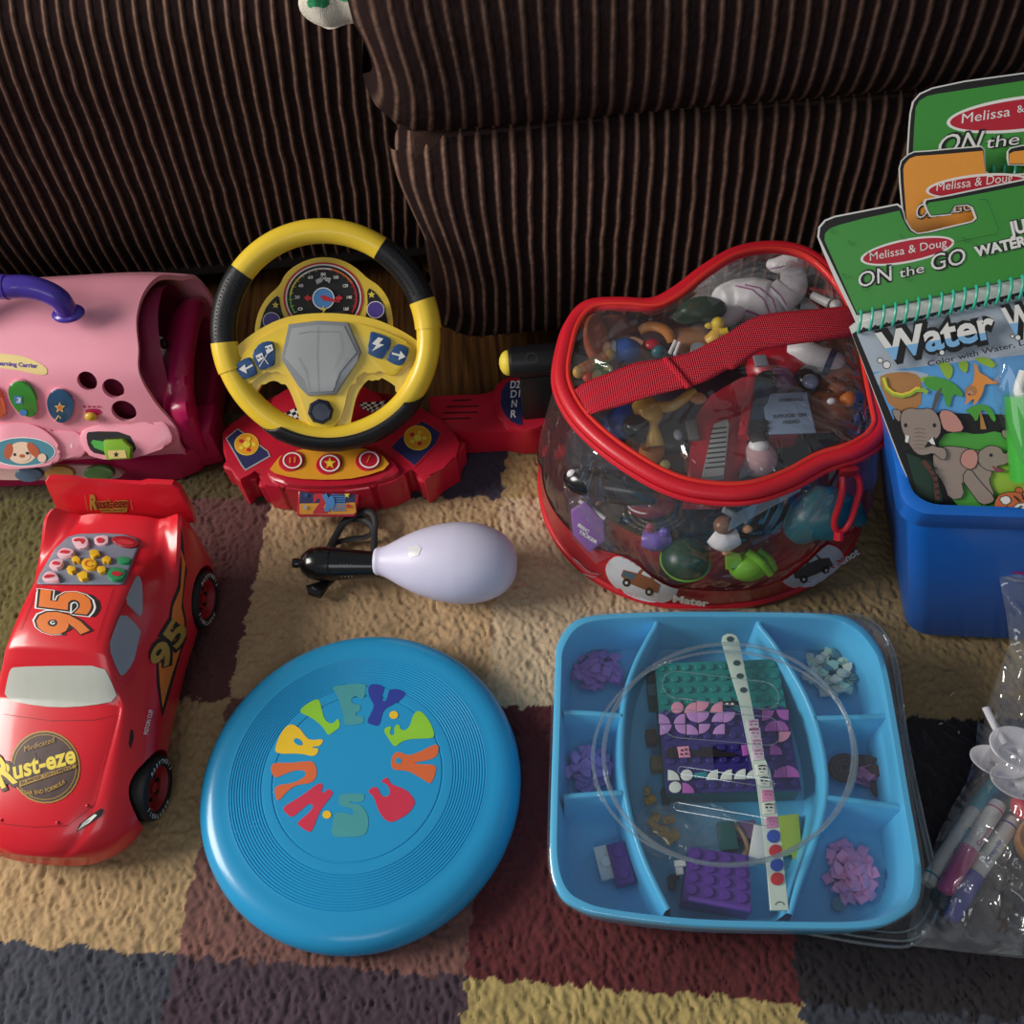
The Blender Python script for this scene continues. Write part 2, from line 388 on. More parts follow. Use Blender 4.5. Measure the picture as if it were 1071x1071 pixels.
CORD = mat('corduroy', '#30201c', rough=.9, spec=.1, sheen=.0, var=.14, vscale=500, attr='dye')
def cord(name, x0, x1, prof, lean, parent, pitch=.0142, dx=.0013, amp=.0023, xcurve=None, seed=1, soft=1.0, fold=0.0, endr=0.0, nt_=150):
    """ribbed cloth stretched over a profile (list of (Y, Z)) from x0 to x1"""
    pr = [Vector((p[0], p[1])) for p in prof]; pr = spline([(p.x, p.y, 0) for p in pr], 24)
    d = [0];
    for i in range(1, len(pr)): d.append(d[-1] + (pr[i] - pr[i - 1]).length)
    T = np.linspace(0, d[-1], nt_); PY = np.interp(T, d, [p.x for p in pr]); PZ = np.interp(T, d, [p.y for p in pr])
    gy = np.gradient(PY, T); gz = np.gradient(PZ, T); nyv = -gz; nzv = gy
    if nyv[len(nyv) // 2] > 0: nyv, nzv = -nyv, -nzv
    xs = np.arange(x0, x1, dx); XX, TT = np.meshgrid(xs, T); ph = XX - lean * (TT - d[-1]) + (vnoise(XX, TT, 9, seed) - .5) * .006 + (vnoise(XX, TT, 45, seed + 1) - .5) * .0016
    rib = np.abs(np.cos(np.pi * ph / pitch)); ridge = np.clip((rib - .80) / .20, 0, 1) ** 1.3
    fz = RNG.random(XX.shape); big = (vnoise(XX, TT, 6, seed + 2) - .5) * .012 * fold
    disp = ridge * amp + (fz - .5) * .0004 + big + (vnoise(XX, TT, 220, seed + 3) - .5) * .0006
    if endr:   # rounded ends
        e = np.clip(1 - (XX - x0) / endr, 0, 1); disp = disp - (1 - np.sqrt(1 - e * e * .9999)) * endr
    Yv = PY[:, None] + nyv[:, None] * disp; Zv = PZ[:, None] + nzv[:, None] * disp
    if xcurve is not None: XX = XX + xcurve(np.clip(1 - (XX - x0) / .12, 0, 1), PZ[:, None])
    base = np.array(rgb('#241817')); top = np.array(rgb('#8a6b5b'))  # paler rib tops and dark gaps also paint in how light catches the ribs
    k = (ridge * soft * (.3 + .45 * vnoise(XX, TT, 300, seed + 5) + .35 * vnoise(XX, TT, 12, seed + 6)))[..., None]
    C = base * (1 - k) + top * k; C = C * (.8 + .4 * fz[..., None])
    o = gridmesh(name, XX, Yv, Zv, C, CORD)
    o.parent = parent; return o
sofa = thing('sofa', (0, .95, 0), 'brown wide-rib corduroy sofa behind the toys', 'sofa')
def rel(o): o.matrix_basis = world(sofa).inverted(); return o
# set-back base on the left, ribs leaning
rel(cord('base_panel', -.95, .04, [(.925, .045), (.90, .12), (.885, .25), (.878, .33), (.895, .38), (.96, .42), (1.1, .44)], .10, sofa, seed=11, fold=.3, pitch=.0138))
# footrest: lower panel and the pad that overhangs it
edge_lo = lambda e, z: .012 * np.sin((z - .05) * 22) * e
rel(cord('footrest_panel', -.075, 1.1, [(.86, .035), (.80, .030), (.768, .05), (.757, .10), (.757, .18), (.764, .26), (.782, .292), (.83, .298)], .0, sofa, seed=21, xcurve=edge_lo, fold=.5, endr=.06))
rel(cord('footrest_pad', -.092, 1.1, [(.86, .30), (.80, .294), (.768, .302), (.748, .325), (.742, .36), (.75, .41), (.79, .46), (.9, .485)], .0, sofa, seed=31, xcurve=lambda e, z: .006 * np.sin(z * 40) * e, fold=.6, soft=.55, amp=.0014, endr=.05))
CORD_PLAIN = mat('corduroy_side', '#3a2a25', rough=.9, spec=.1, bump=.6, bscale=300)
inner = mat('sofa_lining', '#1a1412', rough=.95)
MB().box((.45, .86, .17), (1.03, .17, .25), CORD_PLAIN, bev=.02).box((.45, .88, .38), (1.05, .24, .16), CORD_PLAIN, bev=.02).build('footrest_core', sofa)
MB().box((.62, 1.15, .22), (1.34, .66, .36), inner, bev=.03).box((-.6, 1.3, .22), (1.2, .75, .34), inner, bev=.03).box((-.3, .98, .215), (1.4, .12, .36), inner, bev=.01).build('frame', sofa)
MB().box((-1.06, 1.03, .31), (.2, .70, .56), CORD_PLAIN, bev=.05).build('armrest', sofa)  # arm out of view, added and sized to shade the left base panel
for sx in (-.8, .9): MB().lathe([(.02, -.009), (.025, .03), (.03, .06)], inner, X=Matrix.Translation((sx, 1.15, 0)), n=20).build('leg', sofa)
# knitted cloth hanging over the front of the sofa
def cloth():
    wv = mat('knit_cream', '#e6dfd0', rough=.95, spec=.1, bump=1, bscale=900, var=.12, vscale=700); gr = mat('knit_green', '#3f9a68', rough=.95, spec=.1, bump=1, bscale=900)
    t = thing('knitted_cloth', (-.12, .87, .36), 'cream knitted cloth with green patches, draped over the sofa front', 'cloth')
    G = []; G2 = []
    for j in range(22):
        v = j / 21; z = .352 + .09 * v; row = []
        wd = .030 + .003 * math.sin(v * 9); rnd = math.sqrt(max(0, 1 - (1 - min(1, v * 4)) ** 2)) if v < .25 else 1
        for i in range(33):
            a = 2 * math.pi * i / 32; x = -.117 + wd * (0.35 + .65 * rnd) * math.copysign(abs(math.cos(a)) ** .7, math.cos(a)) + v * .002
            y = .862 + max(0, z - .385) * .7 - .007 * rnd * math.copysign(abs(math.sin(a)) ** .8, math.sin(a)) - .003 * math.sin(x * 190 + v * 5); row.append((x, y, z))
        G.append(row)
    b = MB().grid(G, wv, closed_v=False); b.F.append(tuple(range(33))[::-1]); b.M.append(0)
    o = b.build('cloth_body', t, sharp=180); s = Surf(o); k = MB()
    k.poly([(321, 0), (327, -4), (338, -4), (346, 2), (340, 9), (329, 6), (323, 9)], s, gr, smooth=1, maxe=3); k.poly([(352, -6), (366, -6), (368, 0), (357, 2)], s, gr, smooth=1, maxe=3)
    k.build('green_patch', t)
cloth()
# ================================================================ toy steering wheel
YEL = mat('yellow_plastic', '#eeca3a', rough=.32, spec=.5, coat=.15); BLK = mat('black_rubber', '#17171a', rough=.45, bump=.25, bscale=260)
REDP = mat('red_plastic', '#bb1e34', rough=.28, coat=.3); NAVY = mat('navy_print', '#2a2c5a', rough=.5); BLUEB = mat('blue_button', '#2c4f80', rough=.4)
GREY = mat('grey_plastic', '#8c8f93', rough=.35); LGREY = mat('screen_grey', '#a3a7a6', rough=.3); ORNG = mat('orange_print', '#e09a28', rough=.45)
WHT = mat('white_ink', '#ece9e4', rough=.5); BLKI = mat('black_ink', '#1a1718', rough=.5); REDI = mat('red_ink', '#c22534', rough=.5); YELI = mat('yellow_ink', '#e8cf48', rough=.5)
PURI = mat('purple_ink', '#4d3590', rough=.4); SKYI = mat('sky_ink', '#4a86c4', rough=.45); GRNI = mat('green_ink', '#4fae4a', rough=.5); ORGI = mat('orange_ink', '#e0762e', rough=.5)
DGREY = mat('dark_plastic', '#2a2a2e', rough=.4)
def wheel_toy():
    k = K(200, 210, 2.6775); c = at(342, 351, .145); n = Vector((.06, -.70, .71)).normalized()
    T = thing('toy_steering_wheel', at(342, 470, 0), 'yellow and black toy steering wheel on a red base with gear lever', 'toy')
    u = Vector((1, 0, 0)); u = (u - n * u.dot(n)).normalized(); u = Matrix.Rotation(R(3), 3, n) @ u; v = n.cross(u); X = frame(c, u, v)
    rm, rt = .0985, .0118
    def arc(a0, a1, r_, nseg, m, mb, n_=20, cap=True, zz=0):
        P = [(rm * math.cos(R(a0 + (a1 - a0) * i / nseg)), rm * math.sin(R(a0 + (a1 - a0) * i / nseg)) * 1.0, zz) for i in range(nseg + 1)]
        mb.tube([Vector(p) for p in P], r_, m, n=n_, X=X, cap=cap)
    b = MB()
    arc(48, 136, rt, 30, YEL, b); arc(179, 372, rt, 60, YEL, b); arc(-4, 12, rt * 1.1, 6, YEL, b); arc(176, 192, rt * 1.1, 6, YEL, b)
    rim = b.build('rim', T)
    for nm, a0, a1 in (('grip', 11, 49), ('grip', 135, 181)):
        g = MB(); arc(a0, a1, rt * 1.06, 24, BLK, g)
        for i in range(3, 20):       # raised dots on the rubber
            for q in (-50, -25, 0, 25, 50):
                A = R(a0 + (a1 - a0) * (i + (.5 if q % 50 else 0)) / 23); B = R(q); rr = rt * 1.06
                g.ell(((rm + rr * math.sin(B)) * math.cos(A), (rm + rr * math.sin(B)) * math.sin(A), rr * math.cos(B)), (.0008,) * 3, BLK, X=X, n=6, k=4)
        g.build('grip', T)
    g = MB(); P = []
    G = []
    for i in range(49):                                             # lower grip wraps the outside of the rim
        A = R(222 + 102 * i / 48); e = min(1, i / 6, (48 - i) / 6); row = []
        for j in range(13):
            B = R(-110 + (200 * (.45 + .55 * e)) * (j / 12)); rr = rt * (1.01 + .26 * e)
            row.append(X @ Vector(((rm + rr * math.cos(B)) * math.cos(A), (rm + rr * math.cos(B)) * math.sin(A), rr * math.sin(B) + .0004)))
        G.append(row)
    g.grid(G, BLK); g.build('grip', T, solid=.002)
    # hub and spokes
    pl = Plane(c, n)
    hub = [(88, 465), (118, 415), (170, 372), (235, 335), (300, 317), (400, 313), (500, 325), (575, 355), (640, 395), (668, 440), (650, 500), (612, 560), (588, 560), (586, 530), (545, 500), (515, 490), (485, 508), (462, 545), (450, 600), (444, 640), (430, 668), (320, 676), (308, 650), (305, 615), (292, 570), (268, 515), (240, 493), (205, 500), (180, 540), (168, 570), (148, 590), (110, 545), (90, 505)]
    hb = [k(*p) for p in hub]
    h = MB().plate(hb, pl, -.007, .003, YEL, smooth=2, bev=.003)
    top = [(130, 440), (190, 385), (270, 347), (330, 335), (400, 333), (480, 345), (560, 372), (625, 405), (615, 440), (570, 500), (520, 470), (480, 478), (440, 520), (425, 600), (400, 640), (330, 645), (322, 600), (300, 530), (268, 480), (230, 465), (180, 500), (150, 528), (130, 480)]
    h.plate([k(*p) for p in top], pl, .002, .0065, YEL, smooth=2, bev=.003)
    h.build('spokes', T)
    sc = MB().plate([k(*p) for p in [(272, 345), (355, 336), (438, 340), (476, 425), (465, 450), (405, 543), (325, 546), (300, 520), (252, 445), (256, 425)]], pl, .006, .0105, GREY, bev=.0018)
    so = sc.build('screen_frame', T)
    s2 = MB().plate([k(*p) for p in [(282, 357), (355, 347), (428, 350), (464, 425), (415, 480), (398, 533), (330, 537), (318, 500), (262, 440)]], pl, .0103, .0112, LGREY, bev=.0004).build('screen', so)
    scr = MB(); tp = Plane(c + n * .0112, n)
    for q in [[(355, 350), (352, 430), (357, 535)], [(300, 372), (330, 366), (415, 366)], [(300, 440), (322, 480), (330, 530)], [(440, 440), (410, 480), (402, 525)], [(415, 366), (422, 420), (400, 470)]]:
        scr.line([k(*p) for p in q], .5, tp, GREY)
    scr.build('screen_print', so)
    bp = Plane(c + n * .0092, n)
    btn = [[(190, 398), (222, 391), (232, 402), (234, 455), (228, 463), (196, 475), (188, 470), (170, 436), (172, 425)], [(122, 458), (158, 437), (166, 442), (184, 478), (182, 488), (150, 500), (142, 497), (122, 468)],
           [(500, 366), (512, 367), (552, 382), (560, 392), (556, 412), (538, 440), (528, 444), (496, 430), (494, 420)], [(572, 398), (604, 408), (610, 418), (600, 448), (590, 460), (576, 462), (548, 448), (548, 440)]]
    for i, q in enumerate(btn):
        o = MB().plate([k(*p) for p in q], pl, .006, .0098, BLUEB, smooth=1, bev=.0013).build('button', T)
        m = MB(); tp = Plane(c + n * .0098, n)
        if i == 1: m.line([k(172, 460), k(148, 473)], 2.0, tp, WHT); m.poly([k(133, 472), k(150, 458), k(156, 484)], tp, WHT)
        if i == 3: m.line([k(562, 427), k(584, 433)], 2.0, tp, WHT); m.poly([k(600, 437), k(586, 420), k(580, 446)], tp, WHT)
        if i == 2: m.poly([k(524, 382), k(538, 386), k(526, 400), k(540, 403), k(505, 422), k(518, 405), k(506, 400)], tp, WHT)
        if i == 0:
            m.line([k(190, 465), k(212, 430)], .8, tp, WHT); m.line([k(216, 458), k(194, 428)], .8, tp, WHT)
            m.poly([k(206, 408), k(226, 402), k(230, 418), k(212, 430)], tp, WHT); m.poly([k(180, 434), k(198, 425), k(204, 440), k(188, 452)], tp, WHT)
            for a, b_ in ((210, 414), (220, 412), (187, 440), (196, 436)): m.disc(*k(a, b_), 1.2, 1.2, tp, BLUEB, n=4)
        m.build('symbol', o)
    kp = pl(*k(363, 590), .0065); kn = MB().lathe([(.0125, 0), (.0125, .003), (.0105, .005), (.0095, .0052), (.0088, .0042), (0, .0045)], mat('navy_plastic', '#20273c', rough=.3), X=frame(kp, u, v), n=8)
    kn.build('knob', T, sharp=20)
    # dashboard dial behind the wheel
    c2 = c - n * .030; p2 = Plane(c2, n)
    d = MB().plate([k(*p) for p in [(178, 390), (178, 350), (190, 305), (215, 265), (248, 238), (262, 205), (295, 178), (340, 160), (385, 157), (430, 168), (468, 192), (490, 215), (530, 240), (558, 285), (567, 350), (560, 390), (480, 440), (260, 440)]], p2, -.018, .004, YEL, smooth=2, bev=.003)
    do = d.build('dial_housing', T)
    f = Plane(c2 + n * .004, n); m = MB(); cx, cy = k(370, 272); s_ = 1 / 2.6775
    m.poly([k(*p) for p in [(190, 395), (192, 350), (205, 305), (225, 278), (246, 262), (250, 300), (265, 340), (255, 390)]], f, BLKI, smooth=1)
    m.poly([k(*p) for p in [(492, 240), (518, 258), (540, 290), (552, 345), (545, 375), (480, 350), (495, 300)]], f, BLKI, smooth=1)
    m.disc(cx, cy, 112 * s_, 100 * s_, f, REDI, n=60); m.disc(cx, cy, 106 * s_, 95 * s_, f, WHT, n=60); m.disc(cx, cy, 102 * s_, 91 * s_, f, BLKI, n=60)
    seg = [(150, 185, GRNI), (185, 225, YELI), (225, 285, WHT), (285, 330, ORGI), (330, 372, REDI), (372, 390, REDI)]
    for a0, a1, q in seg: m.ringm(cx, cy, 90 * s_, 95 * s_, .89, f, q, a0, a1, n=14)
    for i in range(19):
        a = R(150 + 240 * i / 18); r0, r1 = (84, 97); m.line([(cx + r0 * s_ * math.cos(a), cy + r0 * .89 * s_ * math.sin(a)), (cx + r1 * s_ * math.cos(a), cy + r1 * .89 * s_ * math.sin(a))], .5, f, YELI if i < 9 else REDI)
    for i, t in enumerate(['0', '20', '40', '60', '80', '100', '120', '140', '160']):
        a = R(152 + 236 * i / 8); x, y = cx + 73 * s_ * math.cos(a), cy + 66 * s_ * math.sin(a); m.text(t, (x - 2.6, y + 1.6), (x + 2.6, y + 1.3), 3.2, f, WHT, bold=.02)
    m.line([k(352, 232), k(378, 212)], .5, f, WHT); m.line([k(388, 230), k(364, 212)], .5, f, WHT)
    m.poly([k(376, 214), k(392, 216), k(388, 228), k(374, 224)], f, LGREY); m.poly([k(364, 214), k(348, 222), k(352, 234), k(368, 226)], f, LGREY)
    m.disc(cx, cy + .5, 31 * s_, 31 * s_, f, WHT); m.disc(cx, cy + .5, 28 * s_, 28 * s_, f, SKYI)
    for sx in (-1, 1): m.poly([(cx + sx * 55 * s_, cy), (cx + sx * 42 * s_, cy - 10 * s_), (cx + sx * 42 * s_, cy - 4 * s_), (cx + sx * 34 * s_, cy - 4 * s_), (cx + sx * 34 * s_, cy + 5 * s_), (cx + sx * 42 * s_, cy + 5 * s_), (cx + sx * 42 * s_, cy + 11 * s_)], f, REDI)
    m.poly([k(360, 268), k(372, 264), k(420, 285), k(372, 280)], f, REDI); m.poly([k(372, 292), k(362, 306), k(370, 306), k(363, 322), k(380, 300), k(371, 301)], f, YELI)
    for x, y in ((225, 336), (516, 305)): m.disc(*k(x, y), 9.2, 9, f, WHT); m.disc(*k(x, y), 8.4, 8.2, f, PURI)
    for x, y in ((236, 292), (505, 263)): m.poly(star(*k(x, y), 4), f, YELI)
    m.build('dial_print', do)
    MB().box((0, 0, 0), (.05, .05, .05), DGREY, X=frame(c - n * .045, u, v), bev=.008).tube([c - n * .01, c - n * .045], .022, DGREY, n=20).build('steering_column', T)
    # red base
    g = Plane((0, 0, 0), (0, 0, 1))
    base = [(86, 650), (110, 622), (170, 585), (230, 545), (330, 520), (430, 520), (560, 540), (640, 580), (700, 610), (745, 660), (752, 680), (742, 720), (700, 745), (672, 772), (655, 782), (620, 745), (606, 748), (600, 770), (560, 790), (520, 800), (508, 794), (500, 806), (430, 812), (330, 812), (262, 806), (256, 796), (246, 802), (205, 795), (188, 770), (184, 745), (160, 762), (138, 788), (125, 778), (100, 735), (88, 700)]
    zb = .040
    b = MB().plate([k(*p) for p in base], g, .0, zb, REDP, bev=.006)
    # raised console the wheel leans from
    b.plate([k(*p) for p in [(200, 560), (300, 500), (460, 500), (560, 555), (520, 640), (240, 650)]], g, zb - .002, .058, REDP, bev=.008, smooth=1)
    b.plate([k(*p) for p in [(222, 712), (300, 690), (400, 682), (500, 690), (565, 720), (590, 762), (500, 790), (400, 800), (290, 798), (205, 775)]], g, zb - .002, .046, REDP, bev=.005, smooth=1)
    bo = b.build('base', T)
    # tread lugs round the front edge
    for i, (x, y, a) in enumerate([(115, 745, 28), (152, 772, 15), (218, 792, 8), (285, 802, 4), (485, 803, -4), (560, 790, -10), (665, 768, -30), (712, 735, -45), (748, 695, -60)]):
        p = at(*k(x, y), .033); L = MB().box((0, .006, 0), (.024, .020, .033), REDP, X=Matrix.Translation(Vector((p.x, p.y, .0168))) @ Matrix.Rotation(R(-a), 4, 'Z'), bev=.005, seg=3, taper=.9); L.build('tread_lug', bo)
    f = Plane((0, 0, zb), (0, 0, 1)); f2 = Plane((0, 0, .046), (0, 0, 1)); m = MB()
    m.poly([k(*p) for p in [(96, 665), (130, 637), (215, 700), (222, 716), (152, 756), (140, 742)]], f, LGREY); m.poly([k(*p) for p in [(100, 666), (130, 641), (212, 702), (217, 714), (152, 751), (142, 738)]], f, NAVY)
    m.poly([k(*p) for p in [(552, 690), (600, 640), (645, 612), (672, 625), (702, 650), (690, 680), (625, 747)]], f, REDI); m.poly([k(*p) for p in [(560, 690), (605, 645), (646, 617), (670, 630), (698, 651), (685, 680), (626, 741)]], f, NAVY)
    for x, y, r_ in ((155, 682, 12), (634, 664, 13.6)):
        m.disc(*k(x, y), r_ + .8, r_ * .9 + .8, f, YELI); m.disc(*k(x, y), r_, r_ * .9, f, ORNG)
        for i in range(5): a = R(72 * i); X0, Y0 = k(x, y); m.disc(X0 + 7 * math.cos(a), Y0 + 6 * math.sin(a), 2.4, 2.0, f, REDI if i % 2 else YELI, n=12)
        m.disc(*k(x, y), 4, 3.4, f, YELI)
    m.poly([k(*p) for p in [(216, 758), (232, 735), (255, 708), (330, 692), (400, 688), (480, 692), (530, 706), (562, 746), (470, 776), (390, 782), (290, 778)]], f2, ORNG, smooth=1)
    m.build('printed_panel', bo)
    for i, (x, y, r_) in enumerate([(283, 735, 13), (388, 743, 13.5), (498, 733, 13.5)]):
        p = at(*k(x, y), .046); s = r_ * (p - CAM).length / 1000
        o = MB().lathe([(s, 0), (s, .004), (s * .93, .0052), (s * .5, .0056), (0, .0056)], REDP, X=Matrix.Translation(p), n=32).build('button', T)
        q = MB(); ff = Plane((0, 0, .0516), (0, 0, 1)); X0, Y0 = k(x, y); Y0 -= 3
        q.ringm(X0, Y0, r_ * .66, r_ * .78, .84, ff, WHT)
        if i == 1: q.poly(star(X0, Y0, 7), ff, ORNG); q.poly(star(X0, Y0, 4.5), ff, YELI)
        elif i == 0: q.text('II', (X0 - 3.5, Y0 + 3), (X0 + 3.5, Y0 + 2), 6, ff, ORGI, shear=.2)
        else: q.text('/', (X0 - 3, Y0 + 3), (X0 + 3, Y0 + 2), 7, ff, ORGI)
        q.build('symbol', o)
    for cx_, cy_ in ((265, 600), (510, 572)):     # checkered flags on the console
        m = MB()
        P0 = [(cx_ - 50, cy_ + 16), (cx_ + 35, cy_ - 24), (cx_ + 45, cy_ + 8), (cx_ - 10, cy_ + 42)] if cx_ < 400 else [(cx_ - 42, cy_ - 6), (cx_ + 45, cy_ - 12), (cx_ + 10, cy_ + 26), (cx_ - 30, cy_ + 10)]
        f3 = Plane((0, 0, .0585), (0, 0, 1))
        A, B, C_, D = [Vector(k(*p)) for p in P0]
        for i in range(7):
            for j in range(4):
                q = lambda a, b_: tuple(A.lerp(B, a).lerp(D.lerp(C_, a), b_)); m.poly([q(i / 7, j / 4), q((i + 1) / 7, j / 4), q((i + 1) / 7, (j + 1) / 4), q(i / 7, (j + 1) / 4)], f3, WHT if (i + j) % 2 else BLKI, off=.0004)
        m.build('checkered_print', bo)
    # name plate at the front
    pn = Vector((0, -.62, .78)); o0 = at(*k(385, 812), .036); pp = Plane(o0, pn)
    Q = MB().plate([k(*p) for p in [(300, 806), (470, 803), (472, 815), (462, 880), (455, 886), (302, 886), (294, 880), (300, 815)]], pp, -.012, 0, REDP, bev=.0025).build('front_plate', bo)
    m = MB(); z = lambda x, y: (x, y)
    m.poly([k(*p) for p in [(305, 813), (452, 812), (460, 818), (458, 845), (303, 848)]], pp, NAVY); m.poly([k(*p) for p in [(303, 848), (458, 845), (462, 872), (455, 877), (303, 878)]], pp, ORNG)
    m.text('2', k(342, 872), k(382, 871), 18.5, pp, REDI, bold=.07)
    for i in range(8): m.line([k(392, 822 + i * 6.5), k(432, 822 + i * 6.2)], 1.2, pp, SKYI)
    m.line([k(372, 822), k(384, 846), k(378, 870)], 5, pp, SKYI); m.disc(*k(392, 845), 3.6, 7, pp, SKYI)
    for x, y, q in ((321, 824, BLUEB), (436, 824, YELI), (440, 855, REDI), (319, 858, LGREY)): m.poly(star(*k(x, y), 3.4), pp, q)
    m.build('printed_panel', Q)
    # gear lever arm
    kk = K(440, 350, 6.69); za = .034
    a = MB().plate([kk(*p) for p in [(60, 430), (200, 425), (420, 418), (500, 412), (540, 350), (600, 305), (900, 290), (905, 300), (905, 650), (880, 655), (780, 690), (700, 690), (600, 670), (230, 690), (60, 640)]], g, 0, za, REDP, bev=.004)
    a.plate([kk(*p) for p in [(502, 480), (505, 400), (530, 345), (570, 310), (640, 285), (890, 280), (900, 400), (900, 590), (880, 610), (830, 650), (740, 668), (650, 655), (580, 620), (530, 560)]], g, za - .001, .041, REDP, bev=.003, smooth=1)
    ao = a.build('gear_arm', T)
    for i, (x0, x1, y) in enumerate([(225, 350, 462), (180, 405, 505), (160, 400, 548), (155, 350, 590)]): MB().line([kk(x0, y), kk(x1, y - 6)], 1.5, Plane((0, 0, za), (0, 0, 1)), mat('dark_slot', '#3c0810', rough=.8)).build('vent_slot', ao)
    m = MB(); f = Plane((0, 0, .041), (0, 0, 1)); m.poly([kk(*p) for p in [(600, 335), (625, 325), (700, 325), (712, 632), (690, 633), (630, 605), (585, 550), (558, 480), (565, 400)]], f, NAVY)
    for t, x, y, w_ in (('D2', 625, 375, 68), ('D1', 627, 440, 66), ('N', 634, 508, 38), ('R', 628, 580, 40)): m.text(t, kk(x, y), kk(x + w_, y - 3), 50 / 6.69, f, WHT, bold=.02, shear=.15)
    m.build('gear_print', ao)
    pA = at(*kk(815, 555), .041)
    st = MB().box((0, 0, 0), (.031, .026, .064), DGREY, X=Matrix.Translation(pA + Vector((0, .006, .0305))), bev=.004)
    GB = mat('gear_black', '#161618', rough=.42)
    st.mats = [GB]; so = st.build('lever', T)
    hc = pA + Vector((.008, .006, .073)); h = MB().lathe([(.0, -.034), (.012, -.034), (.0152, -.031), (.0158, -.02), (.0158, .016), (.014, .020), (0, .020)], GB, X=Matrix.Translation(hc) @ Matrix.Rotation(R(90), 4, 'Y') @ Matrix.Rotation(0, 4, 'Z'), n=36)
    ho = h.build('lever_grip', so)
    ds = Surf(ho); m = MB()
    for i in range(4): m.ringm(*kk(775, 165), (3.2 - i * .75) + 3.5, (3.5 - i * .75) + 3.7, .85, ds, DGREY, maxe=3)
    m.build('embossed_rings', ho)
    MB().ell(tuple(hc + Vector((-.034, 0, 0))), (.009, .0125, .0125), YELI).build('thumb_button', so)
    # batteries box behind so the base reads solid from the side
    return T
wheel_toy()
